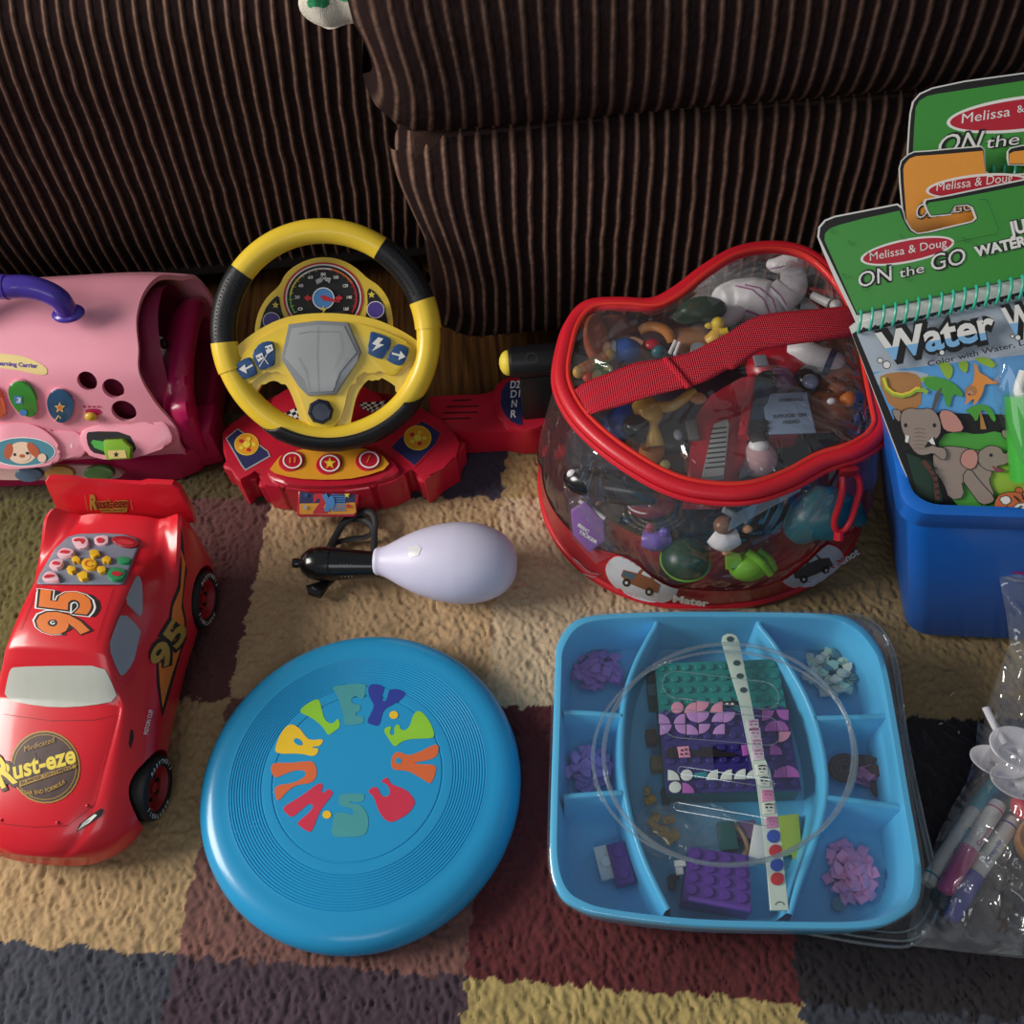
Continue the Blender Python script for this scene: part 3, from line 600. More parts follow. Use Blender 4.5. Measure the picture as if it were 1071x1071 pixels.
# ================================================================ frisbee
def frisbee():
    c = at(374.5, 812, .026); B = mat('frisbee_blue', '#2496ca', rough=.3, coat=.25, var=.03)
    T = thing('frisbee', (c.x, c.y, 0), 'blue flying disc lettered in many colours, lying on the rug', 'frisbee')
    ro = .1355; P = [(.1335, .0005), (.1352, .006), (.1355, .012), (.1345, .018), (.131, .0238), (.126, .0272), (.120, .0288), (.114, .0291), (.1095, .0287)]
    x = .1075
    while x > .081: P += [(x, .0290), (x - .00075, .0283), (x - .0015, .0290)]; x -= .0022
    P += [(.078, .0291), (.072, .0290), (.0715, .0284), (.0705, .0284), (.070, .0290), (0, .0290)]
    b = MB().lathe(P, B, X=Matrix.Translation((c.x, c.y, 0)), n=120, cap=False); b.lathe([(.1335, .0005), (.130, .0005), (.131, .012), (.127, .021), (.118, .026), (0, .0265)][::-1], B, X=Matrix.Translation((c.x, c.y, 0)), n=120, cap=False)
    d = b.build('disc', T, sharp=25)
    cols = dict(H=mat('print_crimson', '#cf3550', rough=.4), U=mat('print_orange', '#d86a3c', rough=.4), R_=mat('print_yellow', '#ecc22c', rough=.4), L=mat('print_lime', '#8fcb3a', rough=.4), E=mat('print_teal', '#4a9ba0', rough=.4), Y=mat('print_violet', '#30409a', rough=.4))
    k = K(190, 510, 2.187); f = Plane((0, 0, .0290), (0, 0, 1)); X0, Y0 = 0, 0
    kf = K(270, 700, 5.355); HB = B
    LT = [('U', [(62, 522), (180, 525), (260, 515), (310, 515), (330, 560), (325, 610), (290, 640), (220, 645), (170, 675), (110, 742), (98, 720), (88, 650), (190, 640), (260, 605), (270, 578), (240, 562), (190, 570), (140, 590), (85, 615)], []),
          ('H', [(130, 778), (190, 740), (250, 705), (345, 630), (365, 650), (350, 690), (375, 690), (390, 665), (425, 692), (385, 740), (340, 800), (300, 915), (270, 905), (220, 870), (222, 855), (300, 790), (310, 760), (285, 750), (250, 780), (190, 832), (165, 815)], []),
          ('R_', [(92, 475), (100, 420), (130, 350), (175, 302), (230, 325), (270, 385), (300, 398), (370, 388), (350, 430), (305, 432), (305, 442), (345, 442), (318, 493), (240, 470)], [[(195, 395), (215, 382), (245, 400), (250, 425), (230, 428), (205, 415)]]),
          ('L', [(225, 240), (260, 200), (325, 165), (345, 175), (355, 220), (370, 280), (400, 305), (425, 300), (448, 270), (462, 320), (430, 345), (392, 372), (380, 350), (350, 310), (290, 265)], []),
          ('E', [(412, 105), (440, 90), (600, 75), (605, 110), (590, 170), (570, 160), (545, 148), (520, 165), (525, 190), (550, 200), (575, 195), (570, 240), (545, 240), (545, 262), (590, 262), (595, 305), (480, 316), (480, 270), (460, 190), (440, 140)], []),
          ('Y', [(620, 90), (655, 80), (705, 95), (705, 120), (690, 155), (700, 185), (720, 170), (730, 125), (740, 110), (790, 112), (825, 130), (815, 160), (770, 190), (720, 215), (695, 240), (680, 320), (640, 312), (605, 298), (640, 230), (650, 200), (625, 160), (615, 120)], []),
          ('L', [(700, 340), (725, 320), (750, 322), (735, 350), (745, 372), (765, 365), (760, 320), (790, 305), (795, 335), (820, 345), (850, 320), (865, 260), (890, 230), (920, 240), (960, 290), (985, 350), (985, 385), (920, 388), (850, 390), (800, 405), (765, 440), (730, 390)], []),
          ('U', [(752, 468), (800, 462), (835, 485), (900, 465), (985, 420), (1012, 425), (1005, 490), (940, 512), (880, 520), (880, 532), (998, 532), (995, 580), (970, 640), (950, 635), (880, 590), (830, 565), (740, 565)], [[(765, 510), (775, 495), (795, 497), (805, 515), (795, 530), (775, 528)]]),
          ('H', [(612, 682), (650, 655), (670, 665), (690, 710), (720, 715), (738, 700), (735, 665), (715, 640), (685, 630), (722, 598), (740, 640), (775, 655), (830, 675), (870, 720), (880, 750), (850, 800), (790, 840), (740, 860), (700, 835), (670, 785), (650, 720), (630, 698)], []),
          ('E', [(455, 705), (480, 698), (595, 692), (595, 735), (560, 748), (520, 738), (512, 745), (530, 755), (570, 755), (600, 790), (618, 830), (615, 900), (590, 935), (500, 940), (405, 938), (420, 850), (430, 800), (500, 805), (530, 820), (538, 800), (520, 775), (470, 770), (448, 745)], [])]
    OUT = dict(E=mat('print_teal_edge', '#2c7f8a', rough=.4))
    for key, pts, holes in LT:
        m = MB(); m.poly([kf(*p) for p in pts], f, cols[key], smooth=2, off=.0003)
        for h_ in holes: m.poly([kf(*p) for p in h_], f, HB, smooth=2, off=.0005)
        m.build('printed_letter', d, flat=True)
    for x, y in ((485, 520), (332, 748)): MB().disc(*k(x, y), 4.6, 4.2, f, cols['R_']).build('printed_dot', d, flat=True)
frisbee()
# ================================================================ egg-shaped lamp wand
def wand():
    W = mat('frosted_white', '#d6d2ea', rough=.38, spec=.4, bump=.12, bscale=900, var=.02); B = mat('gloss_black', '#101012', rough=.22, coat=.4)
    a = at(322, 588, .024); b = at(536, 585, .036); ax = (Vector((b.x, b.y, 0)) - Vector((a.x, a.y, 0))).normalized()
    T = thing('egg_wand', (a.x, a.y, 0), 'white egg-shaped toy with a black handle and wrist strap', 'toy')
    p0 = at(392, 587, .036); Xe = Matrix.Translation(p0) @ frame((0, 0, 0), ax.cross(Vector((0, 0, 1))), Vector((0, 0, 1)))
    Xe = frame(p0, Vector((0, 0, 1)).cross(ax), Vector((0, 0, 1)))   # local z along the toy
    if (Xe.to_3x3() @ Vector((0, 0, 1))).dot(ax) < 0: Xe = frame(p0, ax.cross(Vector((0, 0, 1))), Vector((0, 0, 1)))
    SC_ = 1.1; prof = [(.0105, 0), (.0120, .002), (.0125, .006), (.0150, .012), (.0215, .024), (.0278, .038), (.0325, .054), (.0348, .068), (.0352, .078), (.0340, .090), (.0305, .102), (.0250, .112), (.0170, .119), (.0085, .1225), (0, .1232)]
    pr = [(p.x * 1.1, p.y * 1.1) for p in spline([(r_, z, 0) for r_, z in prof], 4)]
    eo = MB().lathe(pr, W, X=Xe @ Matrix.Rotation(0, 4, 'X'), n=64, cap=True).build('egg', T, sharp=60)
    s = Surf(eo); m = MB(); m.poly([(426, 573), (437, 570), (441, 573), (438, 581), (429, 583), (427, 580)], s, mat('silver_sticker', '#dcdde0', rough=.25), maxe=4); m.build('sticker', eo)
    hp = [(r_ * 1.12, z_ * 1.22) for r_, z_ in [(0, -.066), (.004, -.066), (.0045, -.063), (.0035, -.060), (.009, -.058), (.0135, -.052), (.0150, -.044), (.0145, -.036), (.0145, -.0355), (.0139, -.035), (.0139, -.0345), (.0144, -.034), (.0130, -.020), (.0118, -.008), (.0112, .002), (0, .002)]]
    Xh = Xe.copy(); Xh.translation = p0 + Vector((0, 0, -.006))
    ho = MB().lathe(hp, B, X=Xh, n=40).build('handle', T, sharp=40)
    s = Surf(ho); m = MB()
    for i in range(4): m.line([(356 + i * 3.6, 590 - 0), (357.5 + i * 3.6, 603)], 1.1, s, mat('vent_grey', '#6e6e70', rough=.5))
    m.build('vent_lines', ho)
    fin = MB(); fin.prism([(0, 0), (.030, 0), (.030, .008), (.020, .016), (.010, .006)], -.003, .003, B, X=Matrix.Translation(at(352, 604, .012)) @ Matrix.Rotation(R(-165), 4, 'Z'), bev=.001); fin.build('switch_lever', T)
    k = K(290, 520, 3.967); z = lambda x, y, h: at(*k(x, y), h) + Vector((0, -.002, 0))
    P = spline([z(215, 215, .012), z(232, 180, .010), z(262, 120, .010), z(310, 75, .012), z(355, 52, .016), z(392, 60, .018), (z(406, 95, .016)), z(403, 140, .014), z(402, 190, .014), z(400, 232, .014)], 8)
    P2 = spline([z(222, 212, .008), z(240, 185, .006), z(300, 168, .006), z(360, 160, .008), z(392, 140, .010), z(385, 105, .012), z(340, 82, .010), z(285, 90, .008), z(245, 150, .006), z(216, 205, .006)], 8)
    S = mat('strap_black', '#1d1d20', rough=.6)
    MB().tube(P, .0036, S, n=8, flat=.35).tube(P2, .0036, S, n=8, flat=.35).build('wrist_strap', T)
wand()
# ================================================================ red toy race car
def car():
    CR = mat('car_red', '#d41c2b', rough=.3, coat=.35, var=.04); TY = mat('tyre_black', '#141415', rough=.6); RIM = mat('wheel_red', '#9c1c22', rough=.35)
    WS = mat('windscreen_pale', '#bfc2b8', rough=.3); WG = mat('side_window_grey', '#9aa0ac', rough=.35); GOLD = mat('gold_ink', '#b08a3c', rough=.4); BRN = mat('brown_ink', '#4a3430', rough=.5)
    O = Vector((-.3815, .3825, 0)); d = Vector((.047, .285, 0)).normalized(); X = frame(O - d * .1453, Vector((d.y, -d.x, 0)), d)
    T = thing('toy_race_car', O, 'red toy race car with 95 on its roof and a rear spoiler', 'toy')
    # s, half width, z of side bulge, z shoulder, belt half width, belt z, roof half width, roof z
    ST = [(0.000, .042, .026, .032, .030, .037, .020, .039), (0.004, .060, .028, .037, .044, .043, .030, .046), (0.016, .074, .030, .044, .056, .052, .040, .055), (0.040, .079, .034, .052, .060, .062, .046, .065),
          (0.075, .080, .038, .060, .060, .072, .050, .0755), (0.108, .077, .040, .066, .058, .080, .052, .083), (0.116, .076, .040, .067, .057, .083, .050, .087),
          (0.128, .075, .041, .068, .056, .086, .0475, .0985), (0.141, .074, .042, .069, .055, .087, .045, .110), (0.150, .073, .042, .070, .055, .088, .043, .1155), (0.175, .071, .042, .071, .056, .088, .042, .1180),
          (0.205, .071, .043, .073, .057, .089, .042, .1165), (0.232, .0705, .044, .084, .058, .090, .044, .108), (0.258, .070, .045, .098, .052, .094, .042, .100), (0.278, .069, .045, .112, .050, .100, .036, .100), (0.2906, .065, .045, .112, .048, .100, .036, .100)]
    G = []
    for s, w_, zb, zs, wb, zl, wr, zr in ST:
        h = [(0, .012), (w_ * .7, .012), (w_ * .94, .015), (w_, .022), (w_ * 1.01, zb), (w_ * 1.0, zb + (zs - zb) * .55), (w_ * .96, zs), (wb + (w_ * .96 - wb) * .4, zs + (zl - zs) * .6), (wb, zl), (wb + (wr - wb) * .5, zl + (zr - zl) * .55), (wr + .002, zr - .003), (wr - .003, zr), (wr * .6, zr + .0022), (0, zr + .003)]
        curve = .010 * 1 if s < .02 else 0
        G.append([X @ Vector((x, s + (abs(x) / .07) ** 2 * (.012 if s < .1 else 0) * (1 - min(1, s / .1)), z)) for x, z in h] + [X @ Vector((-x, s + (abs(x) / .07) ** 2 * (.012 if s < .1 else 0) * (1 - min(1, s / .1)), z)) for x, z in h[-2:0:-1]])
    # resample lengthways for a smooth skin
    n = len(G[0]); GG = list(zip(*[spline([r_[j] for r_ in G], 4) for j in range(n)]))
    b = MB().grid([list(r_) for r_ in GG], CR, closed_v=True); b.F.append(tuple(range(n))); b.M.append(0); last = len(GG) - 1; b.F.append(tuple(last * n + j for j in range(n))[::-1]); b.M.append(0)
    body = b.build('body', T, sharp=60)
    body.modifiers.new('s', 'SUBSURF').levels = 1
    c = MB()
    wheels = [(.066, 1), (.066, -1), (.247, 1), (.247, -1)]
    bm = MB()
    for s, sd in wheels:
        cc = MB().lathe([(0, 0), (.0315, 0), (.0315, .05), (0, .05)], CR, X=X @ Matrix.Translation((sd * (.060 if s < .1 else .050), s, .0285)) @ Matrix.Rotation(R(90 * sd), 4, 'Y'), n=40); cut(body, cc)
    body.data.materials.clear(); body.data.materials.append(CR)
    for s, sd in wheels:
        Xw = X @ Matrix.Translation((sd * (.063 if s < .1 else .054), s, .0278)) @ Matrix.Rotation(R(90 * sd), 4, 'Y')
        w_ = MB().lathe([(.010, -.004), (.024, -.004), (.0272, -.001), (.0275, .004), (.0275, .014), (.0262, .0175), (.0235, .019), (.0195, .0185), (.0185, .0175), (.0185, .012)], TY, X=Xw, n=48, cap=False).build('wheel', T)
        rm = MB().lathe([(.0188, .0175), (.0178, .0180), (.0168, .0165), (.0150, .0125), (.0100, .0110), (.0045, .0115), (.0040, .0145), (0, .0148)], RIM, X=Xw, n=40, cap=False)
        for i in range(6): rm.lathe([(0, .0135), (.0018, .0135), (.0018, .010)], TY, X=Xw @ Matrix.Translation((.0098 * math.cos(i * 1.047), .0098 * math.sin(i * 1.047), 0)), n=10)
        rm.build('rim', w_)
        if sd == 1:      # raised white sidewall lettering
            for word, a0 in (('LIGHTYEAR', 60), ('LIGHTYEAR', 240)):
                m = MB()
                for i, ch in enumerate(word):
                    V, F = text2d(ch, .03, 2); xs = [v[0] for v in V]; x0, x1 = min(xs), max(xs); a = R(a0 - (i - 4) * 12.5)
                    out = []
                    for x, y in V:
                        q = (x - (x0 + x1) / 2) * .0048; rr = .0206 + y * .0052; aa = a - q / .0225
                        out.append((rr * math.sin(-aa) , rr * math.cos(aa), .0192))
                    Xl = X @ Matrix.Translation((.063 if s < .1 else .054, s, .0278)) @ Matrix(((0, 0, 1, 0), (-1, 0, 0, 0), (0, 1, 0, 0), (0, 0, 0, 1)))
                    out = [(-p[0], p[1], p[2]) for p in out]
                    m.add([(-p[0], p[1], p[2]) for p in out], F, WHT, Xl)
                m.build('tyre_lettering', w_, flat=True)
    # spoiler
    sp = MB(); Q = [(-.064, .088), (-.066, .100), (-.063, .134), (-.058, .139), (-.034, .139), (-.026, .136), (.026, .136), (.034, .139), (.058, .139), (.063, .134), (.066, .100), (.064, .088)]
    sp.prism(Q, -.003, .003, CR, X=X @ Matrix.Translation((0, .286, -.004)) @ Matrix.Rotation(R(82), 4, 'X'), bev=.0015)
    spo = sp.build('spoiler', T)
    S = Surf(body); SP = Surf(spo)
    k = K(0, 500, 2.55); k2 = K(20, 500, 5.355); k3 = K(0, 730, 5.639)
    # windscreen and side windows
    m = MB(); m.poly([k(*p) for p in [(40, 503), (160, 500), (275, 500), (296, 540), (316, 592), (240, 608), (150, 613), (60, 602), (12, 586), (20, 540), (28, 510)]], S, WS, smooth=1, maxe=5, off=.0006); m.build('windscreen', T, sharp=180)
    m = MB(); m.poly([k2(*p) for p in [(575, 745), (682, 850), (672, 890), (655, 960), (640, 1030), (575, 1120), (545, 1070), (500, 950), (530, 850)]], S, WG, maxe=4, off=.0006, smooth=1); m.build('side_window', T, sharp=180)
    m = MB(); m.poly([k2(*p) for p in [(660, 545), (680, 560), (690, 620), (688, 790), (640, 745), (590, 695), (625, 610)]], S, WG, maxe=4, off=.0006, smooth=1); m.build('side_window', T, sharp=180)
    dr = mat('seam_red', '#7a0a12', rough=.5)
    # hood seams, smile-free bumper line, panel lines
    m = MB(); m.line([k3(20, 96), k3(300, 135), k3(560, 130), k3(690, 100), k3(640, 300), k3(555, 630), k3(400, 752), k3(200, 762), k3(0, 740)], .55, S, dr, maxe=5)
    m.build('panel_seam', body); m = MB()
    m.line([k2(505, 905 - 5), k2(590, 700), k2(690, 560)], .6, S, dr, maxe=5); m.line([k2(435, 910), k2(530, 620)], .5, S, dr, maxe=5); m.line([k2(10, 850), k2(110, 610)], .5, S, dr, maxe=5); m.line([k2(110, 600), k2(540, 605)], .5, S, dr, maxe=5)
    m.build('panel_seam', body)
    for x, y in ((515, 635), (340, 735), (8, 718)): MB().ell(tuple(S(*k3(x, y), .0003)), (.0015, .0015, .0012), CR, n=10, k=6).build('hood_pin', body)
    m = MB(); m.poly([k3(*p) for p in [(770, 185), (785, 190), (788, 240), (770, 300), (758, 270)]], S, BLKI, maxe=4); m.build('side_vent', body)
    m = MB(); m.poly([k3(*p) for p in [(450, 790), (470, 745), (550, 680), (600, 650), (610, 665), (595, 695), (540, 735)]], S, BLKI, maxe=4, off=.0005); m.poly([k3(*p) for p in [(458, 780), (480, 765), (530, 735), (575, 690), (560, 685), (490, 735)]], S, WHT, maxe=4, off=.0007)
    m.poly([k3(*p) for p in [(500, 745), (520, 730), (535, 715), (512, 727)]], S, LGREY, maxe=4, off=.0009); m.build('headlight', T)
    # hood badge
    m = MB(); B1 = lambda x, y: k3(x, y)
    m.disc(*k3(268, 408), 36.5, 38, S, GOLD, maxe=5, rot=-10); m.disc(*k3(268, 408), 35, 36.4, S, BRN, maxe=5, rot=-10); m.ringm(*k3(268, 408), 32.2, 33, 1.04, S, GOLD, maxe=5)
    m.text('Rust-eze', k3(12, 502), k3(455, 380), 19, S, BRN, bold=.10, shear=.15, maxe=5); m.text('Rust-eze', k3(12, 500), k3(452, 378), 18, S, YELI, bold=.03, shear=.15, maxe=5)
    m.text('R', k3(8, 535), k3(112, 492), 34, S, BRN, bold=.08, maxe=5); m.text('R', k3(12, 530), k3(108, 490), 32, S, YELI, bold=.03, maxe=5)
    m.poly([k3(*p) for p in [(118, 492), (440, 392), (455, 400), (450, 412), (120, 525)]], S, GOLD, maxe=5); m.text('BUMPER OINTMENT', k3(132, 512), k3(438, 414), 3.2, S, BRN, bold=.02, maxe=5)
    m.text('Medicated', k3(150, 318), k3(325, 262), 5.5, S, GOLD, shear=.3, maxe=5); m.text('REAR END FORMULA', k3(135, 565), k3(390, 500), 4, S, GOLD, bold=.02, maxe=5, arc=-1.2)
    m.build('hood_badge', body)
    # roof number
    def num(mb, surf, kk, t, a, b_, h, sh, b1=.07, **q):
        mb.text(t, kk(a[0] + 28, a[1] + 16), kk(b_[0] + 28, b_[1] + 16), h, surf, BLKI, bold=b1, maxe=4, **q); mb.text(t, kk(*a), kk(*b_), h, surf, YELI, bold=b1, maxe=4, **q)
    m = MB(); up = (1, .0)
    a9 = dict(up=(-1, 0)); base = k2(385, 905), k2(385, 640)
    # reads from the car's right: tops of the figures point to the left
    m.text('95', k2(400, 905), k2(435, 650), 50, S, BLKI, bold=.07, maxe=4, up=(-1, -.12)); m.text('95', k2(375, 905), k2(402, 645), 51, S, WHT, bold=.085, maxe=4, up=(-1, -.12)); m.text('95', k2(371, 902), k2(398, 648), 50, S, BLKI, bold=.065, maxe=4, up=(-1, -.12)); m.text('95', k2(370, 900), k2(397, 650), 49.5, S, ORGI, bold=.035, maxe=4, up=(-1, -.12))
    m.build('roof_number', body)
    m = MB(); m.poly([k2(*p) for p in [(905, 260), (915, 330), (925, 440), (940, 520), (925, 600), (915, 700), (935, 800), (935, 900), (905, 980), (880, 1070), (850, 1180), (800, 1340), (770, 1150), (768, 1060), (765, 950), (830, 830), (850, 700), (890, 600), (905, 450)]], S, BLKI, maxe=4, off=.0004)
    m.poly([k2(*p) for p in [(905, 400), (930, 480), (915, 620), (905, 720), (922, 800), (920, 900), (890, 990), (860, 1080), (830, 1180), (800, 1290), (785, 1150), (780, 1060), (778, 960), (845, 840), (860, 720), (900, 620), (908, 500)]], S, ORGI, maxe=4, off=.0006)
    for q, mt, h, bo, of in ((0, BLKI, 21, .11, .0008), (0, GOLD, 20, .03, .001)):
        m.text('95', k2(800, 1085), k2(945, 850), h, S, mt, bold=bo, maxe=3, off=of, up=(-.9, -.75))
    m.text('PISTON CUP', k3(868, 215), k3(900, 70), 4, S, WHT, bold=.02, maxe=3, off=.0006, up=(-1, 0)); m.build('side_flash', body)
    # button panel on the rear window
    PG = mat('panel_grey', '#7c8292', rough=.4); GB = mat('green_button', '#2f8f5c', rough=.35); YB = mat('yellow_button', '#e6b52c', rough=.35); PB = mat('pink_button', '#e2b4bd', rough=.35)
    m = MB(); m.poly([k2(*p) for p in [(102, 590), (120, 545), (165, 470), (205, 400), (275, 335), (330, 318), (480, 312), (600, 320), (672, 345), (678, 375), (640, 470), (600, 570), (585, 600), (400, 600), (200, 598), (110, 598)]], S, PG, maxe=5, off=.0012); po = m.build('button_panel', T, solid=.001)
    S2 = Surf(body)
    def btn(pts, mt, icon=None, h=.0035, lab=None):
        pts = [k2(*p) for p in pts]; cx = sum(p[0] for p in pts) / len(pts); cy = sum(p[1] for p in pts) / len(pts); nn = S2.nrm(cx, cy); base = Plane(S2(cx, cy, .0008), nn)
        o = MB().plate(pts, base, 0, h, mt, bev=.0006, smooth=1).build('button', po); tp = Plane(base.o + nn * h, nn)
        if icon:
            q = MB(); q.poly([k2(*p) for p in icon], tp, REDI, smooth=1); q.build('symbol', o)
    btn([(288, 342), (310, 328), (378, 326), (388, 360), (378, 388), (322, 396)], PB, [(300, 345), (330, 335), (370, 340), (355, 375), (340, 350), (310, 356)])
    btn([(415, 325), (485, 318), (500, 328), (496, 370), (424, 376)], PB, [(430, 340), (455, 330), (480, 345), (470, 362), (440, 365)])
    btn([(205, 435), (228, 395), (262, 386), (315, 404), (278, 436)], PB, [(220, 416), (245, 400), (290, 408), (270, 424), (240, 420)])
    btn([(162, 500), (178, 458), (236, 448), (248, 466), (224, 502)], PB, [(178, 482), (195, 464), (230, 470), (222, 488)])
    btn([(122, 568), (140, 532), (168, 516), (205, 530), (226, 568), (200, 574)], PB, [(136, 555), (150, 540), (190, 538), (202, 548), (150, 562)])
    btn([(512, 340), (540, 322), (610, 325), (662, 345), (668, 378), (600, 392), (530, 362)], RIM, [(540, 352), (570, 338), (630, 352), (650, 368), (600, 376)])
    btn([(548, 448), (562, 438), (618, 440), (626, 456), (612, 474), (556, 472)], GB)
    btn([(490, 540), (505, 505), (545, 495), (590, 508), (596, 540), (570, 566), (520, 568)], GB, [(510, 535), (530, 520), (570, 525), (580, 540), (545, 552)])
    btn([(345, 480), (358, 452), (395, 445), (430, 460), (434, 488), (408, 508), (365, 504)], YB)
    for cx, cy, r_ in ((420, 418, 38), (315, 452, 32), (490, 453, 34), (288, 507, 34), (462, 508, 34), (355, 542, 42)):
        dx, dy = cx - 390, cy - 480; L = math.hypot(dx, dy); dx /= L; dy /= L; P = [(cx + dx * r_ * .9, cy + dy * r_ * .7), (cx - dy * r_, cy + dx * r_ * .7), (cx - dy * r_ * .45 , cy + dx * r_ * .35), (cx - dy * r_ * .45 - dx * r_ * .8, cy + dx * r_ * .35 - dy * r_ * .6), (cx + dy * r_ * .45 - dx * r_ * .8, cy - dx * r_ * .35 - dy * r_ * .6), (cx + dy * r_ * .45, cy - dx * r_ * .35), (cx + dy * r_, cy - dx * r_ * .7)]
        btn(P, YB)
    q = MB(); cc = k2(391, 478); hp = S2(cc[0], cc[1], .0044); q.ringm(cc[0], cc[1], 3.6, 5, .75, Plane(hp, S2.nrm(*cc)), ORGI, 30, 320); q.build('symbol', po)
    m = MB(); m.text('Rust-eze', k2(400, 168), k2(612, 160), 10, SP, GOLD, bold=.06, maxe=5, off=.0006, shear=.1); m.text('Rust-eze', k2(402, 167), k2(608, 159), 9.4, SP, dr, bold=.02, maxe=5, off=.0008, shear=.1)
    m.text('R', k2(398, 172), k2(440, 172), 15, SP, GOLD, bold=.04, maxe=5, off=.001); m.poly([k2(*p) for p in [(450, 168), (608, 166), (604, 188), (462, 190)]], SP, GOLD, maxe=5, off=.0007); m.text('BUMPER OINTMENT', k2(462, 183), k2(600, 181), 2.2, SP, dr, maxe=5, off=.0009); m.line([k2(368, 90), k2(385, 180)], .5, SP, GOLD, off=.0006); m.line([k2(625, 120), k2(636, 178)], .5, SP, GOLD, off=.0006)
    m.build('spoiler_badge', spo)
car()
# ================================================================ pink pet carrier toy
def carrier():
    PK = mat('pink_plastic', '#f3a0b2', rough=.33, coat=.25, var=.03); MG = mat('magenta_plastic', '#b01c54', rough=.3, coat=.2); PU = mat('purple_plastic', '#4a36a0', rough=.28, coat=.3)
    DI = mat('inside_pink', '#8c2248', rough=.5); CRM = mat('cream_print', '#e8cf86', rough=.45); LG = mat('lime_plastic', '#86b82c', rough=.35)
    T = thing('pet_carrier', (-.5, .73, 0), 'pink toy pet carrier with purple handle and magenta base', 'toy')
    prof = [(.652, .030), (.650, .050), (.655, .072), (.664, .100), (.676, .128), (.694, .143), (.718, .158), (.748, .163), (.780, .156), (.804, .136), (.818, .125), (.825, .090), (.828, .050), (.828, .030)]
    sk = lambda x, y: y - (x + .33) * .045
    P = spline([(0, y, z) for y, z in prof], 5); n = len(P)
    ends = [(-.335, .030), (-.335, .060), (-.333, .080), (-.345, .100), (-.352, .128), (-.350, .158), (-.350, .184), (-.346, .194), (-.338, .184), (-.326, .158), (-.316, .125), (-.31, .09), (-.31, .05), (-.31, .03)]
    E_ = spline([(x, 0, z) for x, z in ends], 5)
    G = []
    for i in range(n):
        x1 = E_[i].x; row = []
        for j in range(41):
            t = j / 40; x = -.74 + (x1 + .74) * t; f = max(0, (x + .40) / .12)
            row.append((x, sk(x, P[i].y + (.74 - P[i].y) * .05 * f * f), P[i].z - .014 * f * f * min(1, P[i].z / .12)))
        G.append(row)
    sh = MB().grid(G, PK).build('shell', T, solid=.005, sharp=60)
    dg = bpy.context.evaluated_depsgraph_get()
    k = K(0, 270, 4.283)
    S0 = Surf(sh)
    for x, y, rx, ry in ((390, 551, 40, 50), (507, 585, 44, 44), (555, 686, 50, 32)):
        h = S0(*k(x, y)); nn = S0.nrm(*k(x, y)); dist = (h - CAM).length / 1000
        Xc = frame(h - nn * .02, Vector((1, 0, 0)), Vector((0, 1, 1)).normalized()) if False else Matrix.Translation(h) @ nn.to_track_quat('Z', 'X').to_matrix().to_4x4() @ Matrix.Translation((0, 0, -.02))
        r_ = rx / 4.283 * dist
        cut(sh, MB().lathe([(0, 0), (r_, 0), (r_, .04), (0, .04)], PK, X=Xc, n=32))
    sh.data.materials.clear(); sh.data.materials.append(PK)
    # base tub and the arched end frame
    b = MB().prism([(-.76, sk(-.76, .645)), (-.350, .641), (-.330, .65), (-.314, .672), (-.312, .815), (-.32, .835), (-.76, .855)], .0, .034, MG, bev=.006)
    b.prism([(-.33, .655), (-.306, .66), (-.304, .70), (-.326, .70)], .0, .05, MG, bev=.004)
    bo = b.build('base', T)
    arch_o = [(.655, .02), (.652, .05), (.658, .085), (.675, .094), (.688, .104), (.712, .108), (.75, .110), (.79, .108), (.812, .098), (.824, .075), (.828, .02)]
    arch_i = [(.672, .036), (.670, .055), (.680, .066), (.690, .078), (.708, .086), (.728, .090), (.75, .091), (.778, .090), (.796, .084), (.806, .068), (.808, .036)]
    A = spline([(y, z, 0) for y, z in arch_o], 5); B_ = spline([(y, z, 0) for y, z in arch_i], 5); G = []
    for a, b_ in zip(A, B_):
        G.append([(-.318, a.x, a.y), (-.314, (a.x * .7 + b_.x * .3), (a.y * .7 + b_.y * .3)), (-.316, b_.x, b_.y), (-.332, b_.x, b_.y), (-.345, (a.x + b_.x) / 2, (a.y + b_.y) / 2), (-.332, a.x, a.y)])
    MB().grid(G, MG, closed_v=True).build('end_frame', T, sharp=60)
    G = []
    for p in spline([(y, z, 0) for y, z in [(.670, .034), (.674, .07), (.695, .115), (.722, .143), (.75, .150), (.782, .143), (.808, .110), (.816, .034)]], 6): G.append([(x, sk(x, p.x), p.y) for x in (-.74, -.5, -.335)])
    MB().grid(G, DI).box((-.53, .742, .036), (.42, .15, .004), DI).build('liner', T, sharp=60)
    S = Surf(sh)
    # handle
    H = spline([(-.585, .742, .197), (-.580, .738, .222), (-.55, .733, .236), (-.50, .728, .238), (-.455, .726, .232), (-.425, .727, .215), (-.412, .730, .192)], 8)
    H = spline([at(-70, 330, .185), at(-45, 296, .207), at(0, 300, .210), at(25, 300, .208), at(45, 304, .203), at(62, 313, .194), at(71, 327, .178)], 8)
    N = len(H); MB().tube(H, [.0105 - .0006 * math.cos(i / N * 6) for i in range(N)], PU, n=20).ell(tuple(H[-1] + Vector((0, 0, -.001))), (.016, .012, .006), PU).tube([H[i] for i in range(16, 19)], .0118, PU, n=20).build('handle', T)
    # shoulder panel with the sliding switch
    m = MB(); m.poly([k(*p) for p in [(-400, 440), (-100, 425), (60, 430), (140, 450), (212, 490), (212, 520), (185, 525), (60, 497), (-100, 485), (-400, 500)]], S, CRM, smooth=1, maxe=5); m.text('Learning Carrier', k(-20, 478), k(172, 492), 4.2, S, PURI, bold=.05, maxe=4, up=(-.1, -1)); m.build('name_sticker', sh)
